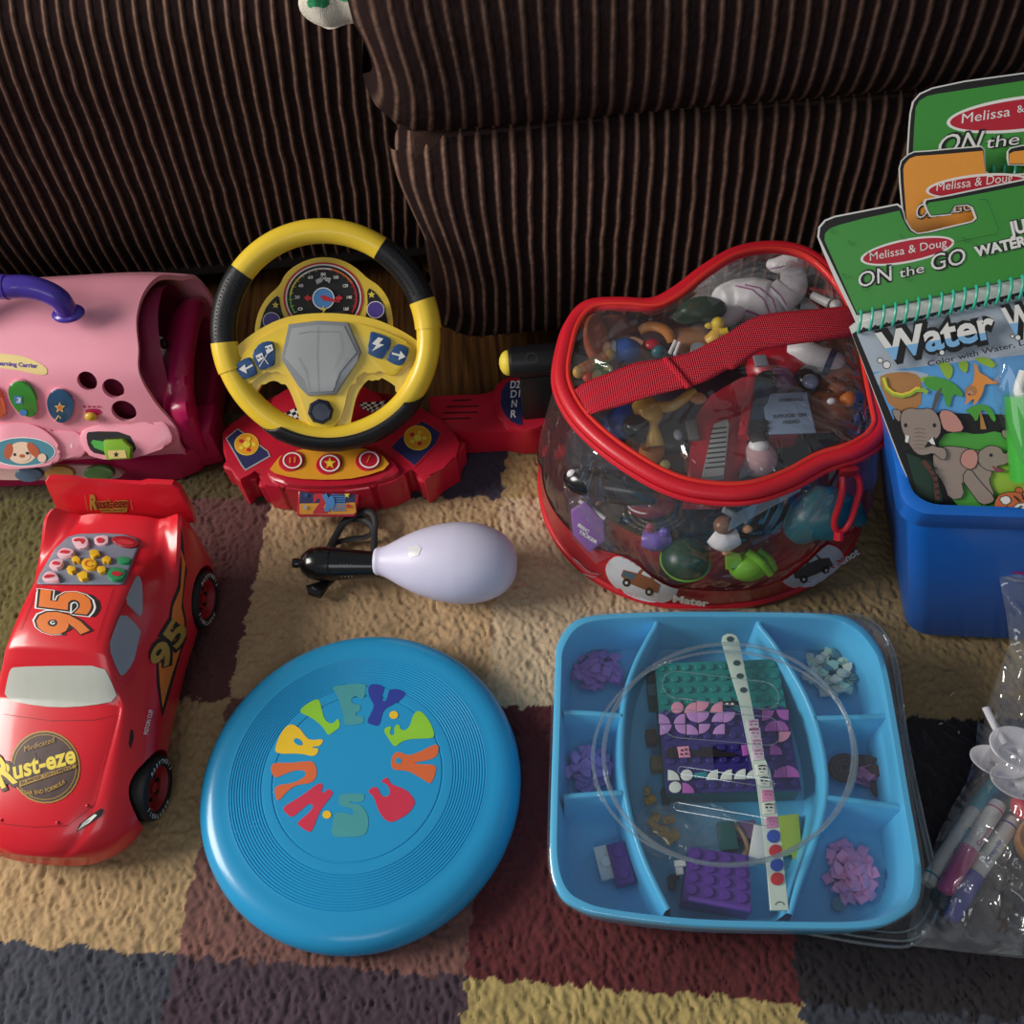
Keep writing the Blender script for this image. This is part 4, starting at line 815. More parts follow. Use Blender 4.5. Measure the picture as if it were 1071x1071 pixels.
    def pod(pts, base_m, rim_m, h, nm, deco=None, inset=.86):
        cx = sum(p[0] for p in pts) / len(pts); cy = sum(p[1] for p in pts) / len(pts); X0, Y0 = k(cx, cy); nn = S.nrm(X0, Y0); o0 = S(X0, Y0, 0); pl = Plane(o0, nn)
        P0 = [k(*p) for p in pts]
        rim = MB().plate(P0, pl, -.004, h * .6, rim_m, smooth=2, bev=.0012); r_o = rim.build(nm + '_surround', sh)
        P1 = [(X0 + (x - X0) * inset, Y0 + (y - Y0) * inset) for x, y in P0]
        o = MB().plate(P1, pl, 0, h, base_m, smooth=2, bev=.0022).build(nm, T)
        if deco:
            m = MB(); deco(m, Plane(o0 + nn * h, nn)); m.build('symbol', o)
        return o
    BT = mat('blue_translucent', '#2f5578', rough=.2, coat=.5); GT = mat('green_translucent', '#3f9438', rough=.2, coat=.5); OT = mat('orange_translucent', '#e06a4a', rough=.2, coat=.5)
    def d1(m, f): m.poly([k(*p) for p in [(62, 615), (98, 620), (100, 655), (66, 652)]], f, SKYI); m.text('3', k(74, 646), k(92, 648), 5, f, WHT, bold=.03); m.disc(*k(104, 692), 4, 3.4, f, SKYI)
    def d2(m, f): m.poly(star(*k(268, 670), 6), f, CRM); m.poly(star(*k(268, 670), 4), f, ORGI); m.line([k(245, 730), k(262, 705), k(272, 718)], 1.3, f, CRM)
    pod([(28, 590), (50, 552), (95, 545), (135, 570), (162, 620), (172, 680), (160, 718), (120, 722), (72, 690), (40, 640)], GT, PK, .0045, 'button', d1, .93)
    pod([(208, 620), (235, 585), (280, 583), (320, 610), (338, 655), (325, 715), (290, 748), (250, 745), (218, 700), (205, 660)], BT, PK, .0045, 'button', d2, .93)
    pod([(-150, 580), (-60, 560), (0, 590), (28, 650), (30, 710), (0, 728), (-80, 715), (-140, 660)], OT, PK, .0045, 'button', None, .93)
    # small slider
    m = MB(); m.poly([k(*p) for p in [(380, 676), (440, 672), (458, 690), (440, 704), (390, 700)]], S, MG, smooth=1, maxe=3)
    for i in range(4): m.disc(*k(378 + i * 22, 664), 1.2, 1.2, S, MG, n=10)
    m.build('slider_slot', sh); MB().ell(tuple(S(*k(412, 703), .003)), (.006, .004, .005), mat('slider_yellow', '#d9b23c', rough=.35)).build('slider', T)
    # front ledge with picture disc and green switch
    pl = Plane(at(*k(600, 830), .062), Vector((0, -.72, .69)))
    L = MB().plate([k(*p) for p in [(350, 800), (372, 765), (430, 745), (560, 742), (640, 752), (700, 728), (745, 735), (780, 815), (740, 850), (680, 870), (640, 885), (560, 905), (430, 900), (385, 880)]], pl, -.012, .004, PK, smooth=1, bev=.003)
    L.plate([k(*p) for p in [(-400, 780), (215, 780), (240, 775), (360, 770), (400, 890), (250, 905), (-400, 915)]], pl, -.014, .001, PK, smooth=1, bev=.003)
    L.plate([k(*p) for p in [(-60, 760), (20, 738), (120, 736), (200, 770), (262, 830), (275, 890), (250, 925), (100, 945), (-60, 945)]], pl, -.012, .005, PK, smooth=2, bev=.003); lo = L.build('front_ledge', T)
    f5 = Plane(pl.o + pl.n * .005, pl.n); f4 = Plane(pl.o + pl.n * .004, pl.n); m = MB()
    m.poly([k(*p) for p in [(385, 790), (400, 775), (570, 778), (612, 850), (600, 870), (560, 885), (430, 880), (395, 850)]], f4, BLKI, smooth=1); m.poly([k(*p) for p in [(400, 812), (460, 820), (560, 840), (560, 870), (430, 862)]], f4, GRNI, smooth=1); m.build('switch_well', lo)
    sw = MB().plate([k(*p) for p in [(462, 815), (545, 812), (585, 850), (580, 900), (478, 905), (464, 870)]], pl, .003, .012, LG, bev=.002); so = sw.build('switch', T)
    m = MB(); q = Plane(pl.o + pl.n * .012, pl.n); m.poly([k(*p) for p in [(482, 862), (560, 860), (568, 895), (488, 898)]], q, CRM, smooth=0); m.poly(star(*k(520, 880), 3.4), q, BLKI); m.build('symbol', so)
    m = MB(); m.disc(*k(100, 868), 148 / 4.283, 66 / 4.283, f5, WHT, n=50); m.disc(*k(100, 868), 143 / 4.283, 62 / 4.283, f5, mat('pale_teal', '#4f8a9c', rough=.35), n=50); DG = mat('puppy_cream', '#e6c9ae', rough=.5); ER = mat('puppy_ear', '#b5552e', rough=.5)
    m.disc(*k(98, 872), 15, 11.5, f5, DG); m.disc(*k(38, 865), 4.4, 8.5, f5, ER, rot=12); m.disc(*k(150, 860), 4.6, 9.5, f5, ER, rot=-38); m.disc(*k(98, 888), 9, 5.5, f5, DG); m.disc(*k(66, 880), 1.6, 1.6, f5, BLKI); m.disc(*k(122, 874), 1.6, 1.6, f5, BLKI); m.disc(*k(98, 886), 2.8, 1.8, f5, ER); m.disc(*k(188, 895), 4.5, 4.5, f5, DG)
    m.text('I', k(316, 850), k(322, 850), 4, f4, WHT); m.build('picture_disc', lo)
    # lower colour keys
    pb = Plane(at(*k(300, 960), .027), Vector((0, -.86, .5))); kb = MB().plate([k(*p) for p in [(-400, 935), (100, 930), (380, 928), (490, 935), (545, 960), (550, 980), (500, 993), (300, 996), (-400, 990)]], pb, -.012, .001, mat('key_tray', '#c9a8a0', rough=.4), smooth=1, bev=.0006)
    ko = kb.build('key_tray', T); KS = [(126, 972, 62, 30, mat('key_blue', '#51667c', rough=.35)), (264, 968, 66, 34, mat('key_ochre', '#b08a45', rough=.35)), (440, 966, 68, 32, mat('key_green', '#4a6e3c', rough=.35))]
    for x, y, rx, ry, mt in KS:
        MB().plate([(k(x, y)[0] + rx / 4.283 * math.cos(a), k(x, y)[1] + ry / 4.283 * math.sin(a)) for a in np.linspace(0, 6.28, 28, endpoint=False)], pb, 0, .007, mt, bev=.002).build('key', ko)
    # plush puppy lying inside
    WF = mat('plush_white', '#ddd6ce', rough=.95, sheen=.4, bump=1, bscale=500); BF = mat('plush_brown', '#8a5238', rough=.95, sheen=.4, bump=1, bscale=500)
    c = Vector((-.385, .735, .075))
    pt = thing('plush_puppy', (c.x, c.y, .038), 'white and brown plush puppy inside the pink carrier', 'plush toy')
    MB().ell(c + Vector((-.07, 0, -.004)), (.07, .036, .034), WF, n=28, k=16).ell(c + Vector((-.02, 0, .012)), (.030, .028, .028), WF).ell(c + Vector((.010, -.022, -.024)), (.026, .010, .011), WF).ell(c + Vector((.010, .022, -.024)), (.026, .010, .011), WF).build('body', pt, sharp=180)
    MB().ell(c + Vector((.002, 0, .036)), (.032, .031, .030), WF, n=28, k=18).ell(c + Vector((.028, 0, .026)), (.015, .017, .013), WF).build('head', pt, sharp=180)
    for sy in (-1, 1): MB().ell(c + Vector((-.002, sy * .031, .032)), (.013, .006, .026), BF).build('ear', pt, sharp=180); MB().ell(c + Vector((.027, sy * .013, .044)), (.003, .003, .0035), BLKI).build('eye', pt)
    MB().ell(c + Vector((.041, 0, .032)), (.005, .006, .005), BLKI).build('nose', pt)
carrier()
# ================================================================ clear zip bag of small toys
VIN = clear('clear_vinyl', tint=(.985, .985, .985), gloss=.15, rough=.09, bump=1.0, bscale=22, dist=.02, film=.025)
CLP = clear('clear_plastic', tint=(.96, .965, .97), gloss=.10, rough=.05, bump=.1, bscale=8, dist=.004, film=.02)
BAGR = mat('bag_red', '#d01c2c', rough=.45, coat=.15, bump=.2, bscale=500); BAND = mat('band_red', '#a0202c', rough=.35, coat=.3)
def bag():
    k = K(550, 240, 2.55); zr = .172
    def squash_(p):
        BP, BN = Vector((.300, .395, .19)), (Vector((.345, .383, 0)) - Vector((.300, .395, .19))).cross(Vector((.13, .99, 0))).normalized()
        if BN.x < 0: BN = -BN
        e = (p - BP).dot(BN) + .004
        return p - BN * e if e > 0 else p
    T = thing('clear_toy_bag', (.2, .575, 0), 'clear vinyl drum bag with red zip rim, red strap and small toys inside', 'bag')
    rimpx = [((95, 400), .170), ((108, 300), .176), ((132, 240), .180), ((172, 206), .184), ((250, 200), .186), ((335, 202), .186), ((400, 172), .190), ((480, 112), .196), ((560, 66), .198), ((650, 50), .196), ((735, 62), .192), ((800, 105), .188), ((860, 180), .184), ((915, 300), .178), ((948, 420), .172), ((945, 530), .168), ((890, 585), .166), ((790, 620), .165), ((700, 668), .165), ((600, 700), .166), ((500, 702), .166), ((400, 682), .167), ((300, 632), .168), ((200, 560), .168), ((130, 485), .168)]
    rim = spline([at(*k(*p), z) for p, z in rimpx], 6, closed=True); rim = [squash_(p) for p in rim]; N = len(rim); cen = Vector((sum(p.x for p in rim) / N, sum(p.y for p in rim) / N, 0))
    cb = Vector((.194, .578, 0))
    BP, BN = Vector((.300, .395, .19)), (Vector((.345, .383, 0)) - Vector((.300, .395, .19))).cross(Vector((.13, .99, 0))).normalized()
    if BN.x < 0: BN = -BN
    def squash(p):      # the bag leans against the bin beside it
        e = (p - BP).dot(BN) + .004
        return p - BN * e if e > 0 else p
    def bottom(p):
        a = math.atan2((p - cen).y / .147, (p - cen).x / .175); s_, c_ = math.sin(a), math.cos(a)
        return Vector((cb.x + .161 * math.copysign(abs(c_) ** .92, c_), cb.y + .148 * math.copysign(abs(s_) ** .92, s_), 0))
    bot = [bottom(p) for p in rim]
    def wall(i, t):
        b_, r_ = bot[i], rim[i]; q = b_.lerp(r_, t); o = (Vector((q.x, q.y, 0)) - cb); bulge = .008 * math.sin(math.pi * t) + .003 * math.sin(i * .35 + t * 5) * math.sin(math.pi * t)
        return squash(q + o.normalized() * bulge)
    G = [[tuple(wall(i, j / 14)) for j in range(15)] for i in range(N)]
    MB().grid(G, VIN, closed_u=True).build('vinyl_wall', T, sharp=180)
    # lid sheet, sagging and creased
    G = []
    for i in range(N):
        row = []
        for j in range(15):
            t = j / 14; q = rim[i].lerp(Vector((cen.x, cen.y, .190)), t); q.z += .006 * math.sin(t * 3.1) - .0 + .0022 * math.sin(q.x * 75 + q.y * 40) * math.sin(math.pi * t); row.append(tuple(q))
        G.append(row)
    MB().grid(G, VIN, closed_u=True).build('vinyl_lid', T, sharp=180)
    P = [r_ + Vector((0, 0, .001)) for r_ in rim]
    MB().tube(P, .0068, BAGR, n=14, closed=True, flat=.8).build('zip_band', T)
    out = [p + (Vector((p.x, p.y, 0)) - Vector((cen.x, cen.y, 0))).normalized() * .0068 + Vector((0, 0, .0015)) for p in rim]; inn = [p - (Vector((p.x, p.y, 0)) - Vector((cen.x, cen.y, 0))).normalized() * .0060 + Vector((0, 0, .0045)) for p in rim]
    MB().tube([p + Vector((0, 0, -.006)) for p in out], .0026, BAGR, n=8, closed=True).build('piping', T); MB().tube(inn, .0024, mat('piping_red', '#e0352c', rough=.3, coat=.4), n=8, closed=True).build('piping', T)
    z = MB(); L = 0; tooth = mat('zip_teeth', '#8c0f1c', rough=.4)
    ol = [p + (Vector((p.x, p.y, 0)) - Vector((cen.x, cen.y, 0))).normalized() * .0055 + Vector((0, 0, -.0062)) for p in rim]; ol = [ol[i].lerp(ol[(i + 1) % N], f) for i in range(N) for f in (0, .33, .66)]
    for p in ol: z.box(tuple(p), (.0016, .0016, .0022), tooth)
    zo = z.build('zip_teeth', T, flat=True)
    MB().tube([p + Vector((0, 0, .003)) for p in bot], .0045, BAGR, n=12, closed=True).build('base_piping', T)
    b = MB(); V = [tuple(p + Vector((0, 0, .002))) for p in bot]; b.add(V, [tuple(range(N))], BAGR); b.build('base_sheet', T)
    # printed band round the foot of the wall, dipping between two ovals
    def band_top(i):
        p = bot[i]; return .17
    sfc = Surf(T.children[0])
    fr = [i for i in range(N) if bot[i].y < cb.y + .045 or bot[i].x < cb.x]
    G = []; idx = sorted(fr, key=lambda i: math.atan2(bot[i].y - cb.y, bot[i].x - cb.x) % (2 * math.pi) if True else 0)
    idx = [i for i in range(N) if bot[i].y < cb.y + .05]
    # keep them in running order
    st = next(i for i in range(N) if i in idx and (i - 1) % N not in idx); run = [];
    j = st
    while j in idx: run.append(j); j = (j + 1) % N
    for q, i in enumerate(run):
        u = q / (len(run) - 1); x = bot[i].x; hgt = .20 + .17 * (math.exp(-((x - .105) / .035) ** 2) + math.exp(-((x - .285) / .04) ** 2)) + .1 * math.exp(-((x - .03) / .03) ** 2)
        row = []
        for jj in range(9):
            t = hgt * jj / 8; p = wall(i, t); o = (Vector((p.x, p.y, 0)) - cb).normalized(); row.append(tuple(p + o * .0008))
        G.append(row)
    bo = MB().grid(G, BAND).build('printed_band', T, sharp=180)
    SB = Surf(bo, T.children[0]); kl = K(560, 400, 4.4625); kr = K(730, 430, 4.866)
    SIL = mat('oval_silver', '#b9bcc2', rough=.35); RUST = mat('truck_rust', '#7c4a30', rough=.5); DT = mat('truck_dark', '#3b3a3c', rough=.5); TEAL = mat('truck_teal', '#3a5868', rough=.5)
    for (cx, cy, rx, ry, rot, body, cab, kk) in ((498, 912, 175, 100, 22, RUST, TEAL, kl), (575, 785, 168, 100, -22, DT, DT, kr)):
        s_ = 4.4625 if kk is kl else 4.866; m = MB(); X0, Y0 = kk(cx, cy); m.disc(X0, Y0, rx / s_ + 1.2, ry / s_ + 1.2, SB, BAGR, rot=rot, maxe=4, off=.0012); m.disc(X0, Y0, rx / s_, ry / s_, SB, SIL, rot=rot, maxe=4, off=.0014)
        c_, d_ = math.cos(R(rot)), math.sin(R(rot)); q = lambda x, y: (X0 + x * c_ - y * d_, Y0 + x * d_ + y * c_)
        m.poly([q(-21, 5), (q(-21, -2)), q(-6, -4), q(-4, -11), q(8, -12), q(12, -4), q(20, -2), q(21, 7), q(10, 9), q(-12, 9)], SB, body, maxe=4, off=.0016); m.poly([q(-2, -5), q(-1, -9), q(7, -10), q(9, -5)], SB, SIL, maxe=4, off=.0018)
        m.poly([q(-20, -1), q(-7, -2), q(-8, 4), q(-20, 4)], SB, cab, maxe=4, off=.0018)
        for wx in (-13, 12): m.disc(*q(wx, 9), 4, 4.2, SB, BLKI, maxe=4, off=.0019); m.disc(*q(wx, 9), 1.6, 1.7, SB, SIL, maxe=4, off=.002)
        m.build('oval_picture', bo)
    m = MB(); tp = kl(715, 1036); m.text('Mater', kl(640, 1024), kl(808, 1048), 7, Plane(SB(*tp, .0035), SB.nrm(*tp)), WHT, bold=.04); m.build('band_lettering', bo)
    m = MB(); tp = kr(780, 755); m.text('Snot', kr(735, 782), kr(825, 725), 7, Plane(SB(*tp, .0035), SB.nrm(*tp)), WHT, bold=.04); m.build('band_lettering', bo)
    m = MB(); m.line([kl(180, 820), kl(240, 880), kl(300, 892), kl(270, 910), kl(225, 890)], .8, SB, LGREY, maxe=4, off=.0014); m.build('band_emblem', bo)
    # strap across the lid
    k1 = K(560, 250, 5.355); k2 = K(730, 250, 5.1)
    up = [k1(222, 850), k1(300, 800), k1(430, 752), k1(560, 702), k1(740, 672), k1(870, 640), k1(1000, 575), k2(150, 515), k2(290, 430), k2(420, 400), k2(600, 385), k2(810, 362), k2(850, 358)]
    lo = [k1(300, 985), k1(370, 965), k1(500, 930), k1(620, 890), k1(855, 830), k1(960, 795), k1(1070, 735), k2(200, 690), k2(330, 600), k2(450, 572), k2(640, 545), k2(820, 522), k2(870, 516)]
    zz = [.178, .184, .190, .195, .199, .200, .200, .200, .199, .198, .195, .188, .182]
    A = spline([at(*p, z_) for p, z_ in zip(up, zz)], 6); B_ = spline([at(*p, z_ - .001) for p, z_ in zip(lo, zz)], 6)
    ST_ = bpy.data.materials.new('webbing_red'); ST_.use_nodes = True; nt = ST_.node_tree; pb = nt.nodes['Principled BSDF']; pb.inputs['Base Color'].default_value = (*rgb('#cf1a34'), 1); pb.inputs['Roughness'].default_value = .6
    tc = nt.nodes.new('ShaderNodeTexCoord'); wv = nt.nodes.new('ShaderNodeTexWave'); wv.inputs['Scale'].default_value = 180; wv.bands_direction = 'X'; w2 = nt.nodes.new('ShaderNodeTexWave'); w2.inputs['Scale'].default_value = 130; w2.bands_direction = 'Y'
    ad = nt.nodes.new('ShaderNodeMath'); ad.operation = 'ADD'; bp = nt.nodes.new('ShaderNodeBump'); bp.inputs['Distance'].default_value = .0008; bp.inputs['Strength'].default_value = .9
    for wq in (wv, w2): nt.links.new(tc.outputs['Object'], wq.inputs['Vector'])
    nt.links.new(wv.outputs['Fac'], ad.inputs[0]); nt.links.new(w2.outputs['Fac'], ad.inputs[1]); nt.links.new(ad.outputs[0], bp.inputs['Height']); nt.links.new(bp.outputs[0], pb.inputs['Normal'])
    so = MB().grid([[tuple(a.lerp(b_, j / 8) + Vector((0, 0, .0015 * math.sin(math.pi * j / 8)))) for j in range(9)] for a, b_ in zip(A, B_)], ST_).build('strap', T, sharp=180, solid=.0018)
    # stitched fold on the strap
    f0 = at(*k1(728, 668), .2015); f1 = at(*k1(860, 832), .2010); MB().tube([f0, f0.lerp(f1, .5) + Vector((0, 0, .001)), f1], .0028, ST_, n=10, flat=.7).build('strap_fold', so)
    # pull loop of the zip
    zp = lambda x, y, h: at(*kr(x, y), h)
    lp = spline([zp(735, 330, .150), zp(735, 400, .142), zp(720, 470, .130), zp(695, 550, .115), zp(700, 600, .105), zp(735, 610, .103), zp(775, 560, .110), zp(805, 470, .125), zp(825, 390, .138), zp(810, 330, .148), zp(785, 318, .152)], 6)
    lp = [p + Vector((0, -.012, 0)) * 0 for p in lp]
    pl_ = MB().tube(lp, .0028, BAGR, n=10).tube([zp(715, 655, .098), zp(718, 612, .104)], .0042, BAGR, n=8); pl_.build('zip_pull', T); MB().box(tuple(zp(765, 305, .158)), (.016, .006, .008), tooth, bev=.002).build('zip_slider', T)
    return T
bag()
# ---------------------------------------------------------------- the toys inside
C = lambda n, h, r_=.35, **q: mat('toy_' + n, h, rough=r_, **q)
TW = C('white', '#e2dfe2'); TB = C('brown', '#7c4526'); TO = C('orange', '#d0782c'); TT = C('tan', '#caa050'); TY_ = C('yellow', '#e2c22e'); TR = C('red', '#b0182c', coat=.3); TBL = C('blue', '#24509a'); TG = C('green', '#7ab82a'); TK = C('black', '#17171a', .25, coat=.5); TP = C('purple', '#6a55b0'); TPK = C('pinkstripe', '#a86a98'); TTL = C('teal', '#2c6470'); TGY = C('grey', '#8a9098'); TSK = C('skin', '#d8a07c'); TDG = C('darkgreen', '#24422c')
def chain(mb, P, rr, m, n=12): mb.tube(spline(P, 5), [r_ for r_ in np.interp(np.linspace(0, len(P) - 1, (len(P) - 1) * 5 + 1), range(len(P)), rr)], m, n=n)
ka = K(560, 250, 5.355); kb_ = K(730, 250, 5.1); kc = K(560, 400, 4.4625); kd = K(730, 430, 4.866); kz = K(550, 240, 2.55)
def A_(kk, x, y, h): return at(*kk(x, y), h)
G_ = 'small toys packed in the clear bag'
# white horse with mauve stripes
def horse():
    T = thing('toy_horse', A_(kb_, 300, 330, .10), 'white toy horse figure with mauve stripes under the clear lid', 'toy figure', G_); q = lambda x, y, h: A_(kb_, x, y, h - .012)
    b = MB(); chain(b, [q(110, 330, .148), q(180, 320, .145), q(290, 330, .146), q(390, 340, .150), q(450, 330, .156)], [.012, .019, .023, .021, .012], TW); chain(b, [q(420, 330, .152), q(490, 270, .160), q(510, 220, .168), q(500, 160, .174)], [.018, .016, .013, .011], TW, 14)
    chain(b, [q(530, 120, .176), q(480, 130, .174), q(420, 140, .172), q(375, 130, .170)], [.011, .010, .008, .004], TW); chain(b, [q(110, 330, .140), q(120, 400, .142), q(190, 400, .146), q(235, 370, .148)], [.010, .013, .010, .006], TW); chain(b, [q(480, 180, .172), q(545, 70, .178)], [.011, .007], TW)
    chain(b, [q(280, 380, .135), q(300, 430, .12), q(330, 470, .10)], [.010, .007, .006], TW); chain(b, [q(420, 380, .135), q(470, 400, .125), q(520, 400, .11)], [.010, .007, .006], TW)
    o = b.build('body', T, sharp=180); S = Surf(o); m = MB()
    for w_, P in ((1.8, [(200, 250), (290, 270), (350, 320), (385, 400)]), (1.8, [(250, 245), (330, 262), (400, 320), (420, 390)]), (1.5, [(390, 255), (440, 300), (470, 350)]), (1.5, [(375, 160), (430, 150), (470, 140)]), (2.6, [(255, 380), (310, 400), (345, 420)])):
        m.line([kb_(*p) for p in [(P[i][0] * (1 - f) + P[i + 1][0] * f, P[i][1] * (1 - f) + P[i + 1][1] * f) for i in range(len(P) - 1) for f in (0, .33, .66)] + [P[-1]]], w_, S, TPK, off=.0004)
    m.build('painted_stripe', o, sharp=180)
horse()
def horse_leg():
    T = thing('plastic_limb', A_(kb_, 640, 620, .10), 'white plastic toy leg with navy ankle band, below the red strap', 'toy figure', G_); q = lambda x, y, h: A_(kb_, x, y, h); b = MB()
    chain(b, [q(490, 600, .150), q(560, 600, .154), q(640, 630, .156), q(700, 645, .156)], [.010, .0115, .010, .011], TW); b.ell(tuple(q(725, 655, .156)), (.010, .010, .009), TW); o = b.build('limb', T, sharp=180)
    MB().tube([q(690, 655, .157), q(720, 665, .157)], .0124, NAVY, n=16).build('ankle_band', T); MB().ell(tuple(q(695, 678, .150)), (.013, .008, .004), TW).build('sole', T)
horse_leg()
def simple(name, label, cat, parts):
    """parts: (part name, builder(mb), material list handled inside)"""
    objs = []
    T = thing(name, (0, 0, 0), label, cat, G_); lo = []
    for pn, fn in parts:
        b = MB(); fn(b); o = b.build(pn, T, sharp=60); lo.append(o)
    return T
def q5(x, y, h): return A_(ka, x, y, h)
def q6(x, y, h): return A_(kb_, x, y, h)
def q7(x, y, h): return A_(kc, x, y, h)
def q8(x, y, h): return A_(kd, x, y, h)
simple('toy_hat', 'brown wide-brimmed toy cowboy hat at the back left of the bag', 'toy', [('brim', lambda b: b.ell(tuple(q5(340, 560, .150)), (.012, .026, .022), C('hat', '#9a4a2c'))), ('crown', lambda b: b.ell(tuple(q5(430, 530, .140)), (.024, .019, .018), C('hat2', '#7c3a24')))])
simple('toy_figure', 'toy figure in a blue top lying beside the brown hat', 'toy figure', [('head', lambda b: b.ell(tuple(q5(395, 610, .156)), (.0065,) * 3, TSK)), ('collar', lambda b: b.tube([q5(425, 620, .154), q5(450, 620, .154)], .009, TGY, n=14)), ('torso', lambda b: chain(b, [q5(450, 620, .152), q5(510, 625, .152), q5(560, 620, .150)], [.010, .0125, .009], TBL)), ('trousers', lambda b: chain(b, [q5(560, 620, .150), q5(610, 640, .146), q5(650, 680, .140)], [.008, .006, .005], TB)), ('arm', lambda b: chain(b, [q5(505, 590, .158), q5(550, 570, .156), q5(600, 590, .154)], [.004, .004, .0035], TSK))])
simple('corn_twist', 'orange and yellow knobbly toy by the left rim of the bag', 'toy', [('stalk', lambda b: [b.ell(tuple(q5(245 + i * 27, 745 - i * 16, .150 + .001 * i)), (.0062, .0062, .0062), TO if i % 3 else TT) for i in range(7)]), ('peas', lambda b: [b.ell(tuple(q5(x, y, .152)), (.0052,) * 3, m_) for x, y, m_ in ((350, 720, C('leaf', '#5c8a3c')), (385, 705, C('leaf', '#5c8a3c')), (405, 735, C('cream', '#d8d488')), (350, 765, C('cream', '#d8d488')), (390, 765, C('leaf', '#5c8a3c')))]), ('tip', lambda b: b.ell(tuple(q5(300, 775, .148)), (.006, .005, .005), C('coral', '#e0563c')))])
simple('toy_train', 'dark rounded toy with red and teal face in an orange frame, behind the strap', 'toy', [('shell', lambda b: b.ell(tuple(q5(665, 600, .142)), (.018, .016, .016), C('plum', '#4a3038'))), ('nose', lambda b: b.ell(tuple(q5(655, 590, .157)), (.007, .006, .004), TR)), ('cheek', lambda b: b.ell(tuple(q5(690, 630, .154)), (.007, .006, .006), TTL)), ('arch', lambda b: b.tube(spline([q5(590, 520, .15), q5(650, 495, .155), q5(730, 520, .156), q5(760, 580, .15)], 5), .006, C('arch', '#b87434'), n=10))])
simple('brown_block', 'brown block toy with two pale bars beside the yellow chick', 'toy', [('block', lambda b: b.box(tuple(q5(870, 590, .143)), (.034, .028, .024), C('blockbrown', '#9a6438'), bev=.006)), ('bar', lambda b: b.tube([q5(752, 640, .156), q5(785, 570, .160)], .0018, TW, n=8)), ('bar', lambda b: b.tube([q5(780, 650, .156), q5(808, 580, .160)], .0018, TW, n=8)), ('wheel', lambda b: b.lathe([(0, 0), (.007, 0), (.007, .005), (0, .005)], TGY, X=Matrix.Translation(q5(910, 630, .158)), n=20))])
simple('yellow_chick', 'small yellow toy creature with round ears beside the white horse', 'toy figure', [('head', lambda b: b.ell(tuple(q6(105, 455, .162)), (.0065, .0065, .0075), TY_)), ('ear', lambda b: b.ell(tuple(q6(58, 462, .162)), (.004, .003, .003), TY_)), ('body', lambda b: chain(b, [q6(120, 490, .157), q6(90, 530, .154), q6(50, 550, .15)], [.007, .008, .006], C('amber', '#d8a82c'))), ('arm', lambda b: chain(b, [q6(120, 500, .16), q6(160, 490, .162)], [.004, .0035], TY_))])
simple('toy_beret', 'dark green toy cap tucked behind the white horse', 'toy', [('cap', lambda b: b.ell(tuple(A_(kz, 470, 215, .152)), (.024, .014, .012), TDG)), ('peak', lambda b: b.ell(tuple(A_(kz, 430, 232, .150)), (.014, .010, .003), TDG))])  # dark cap with a peak
simple('tan_pup', 'tan long-limbed toy figure with an orange leg in front of the strap', 'toy figure', [('body', lambda b: chain(b, [q7(500, 110, .150), q7(530, 150, .152), q7(520, 190, .150)], [.012, .0125, .009], TT)), ('raised_arm', lambda b: chain(b, [q7(570, 115, .155), q7(640, 110, .160), q7(700, 70, .164), q7(745, 45, .165)], [.0055, .005, .0045, .004], TT)), ('paw', lambda b: b.ell(tuple(q7(760, 75, .164)), (.007, .006, .004), C('paw', '#c98c60'))), ('leg', lambda b: chain(b, [q7(530, 190, .149), q7(550, 240, .146), q7(560, 300, .140)], [.007, .0065, .009], TT)), ('trouser_leg', lambda b: chain(b, [q7(545, 300, .139), q7(540, 345, .130)], [.011, .012], TO))])
simple('blue_overalls', 'blue rounded toy with dark lens beside the tan figure', 'toy', [('body', lambda b: chain(b, [q7(350, 260, .135), q7(390, 200, .143), q7(430, 140, .143)], [.010, .014, .011], TBL)), ('lens', lambda b: b.ell(tuple(q7(470, 205, .150)), (.013, .012, .010), TK)), ('brown_leg', lambda b: chain(b, [q7(420, 270, .135), q7(470, 330, .125)], [.010, .009], TB))])
simple('grey_shell', 'dark grey curved toy shell right of the tan figure', 'toy', [('shell', lambda b: b.ell(tuple(q7(640, 260, .128)), (.026, .020, .014), C('shellgrey', '#48433c'))), ('fin', lambda b: b.box(tuple(q7(730, 230, .140)), (.010, .022, .008), C('fingrey', '#6c6860'), bev=.002)), ('badge', lambda b: b.ell(tuple(q7(665, 245, .144)), (.004, .006, .003), TGY))])
simple('brown_pup', 'brown toy puppy with one round pale eye at the front rim', 'toy figure', [('head', lambda b: b.ell(tuple(q7(650, 400, .128)), (.016, .014, .012), C('umber', '#4c2c22'))), ('eye', lambda b: b.ell(tuple(q7(605, 385, .140)), (.0045,) * 3, C('cream', '#d8d488'))), ('ear', lambda b: b.ell(tuple(q7(700, 370, .134)), (.006, .012, .005), TB))])
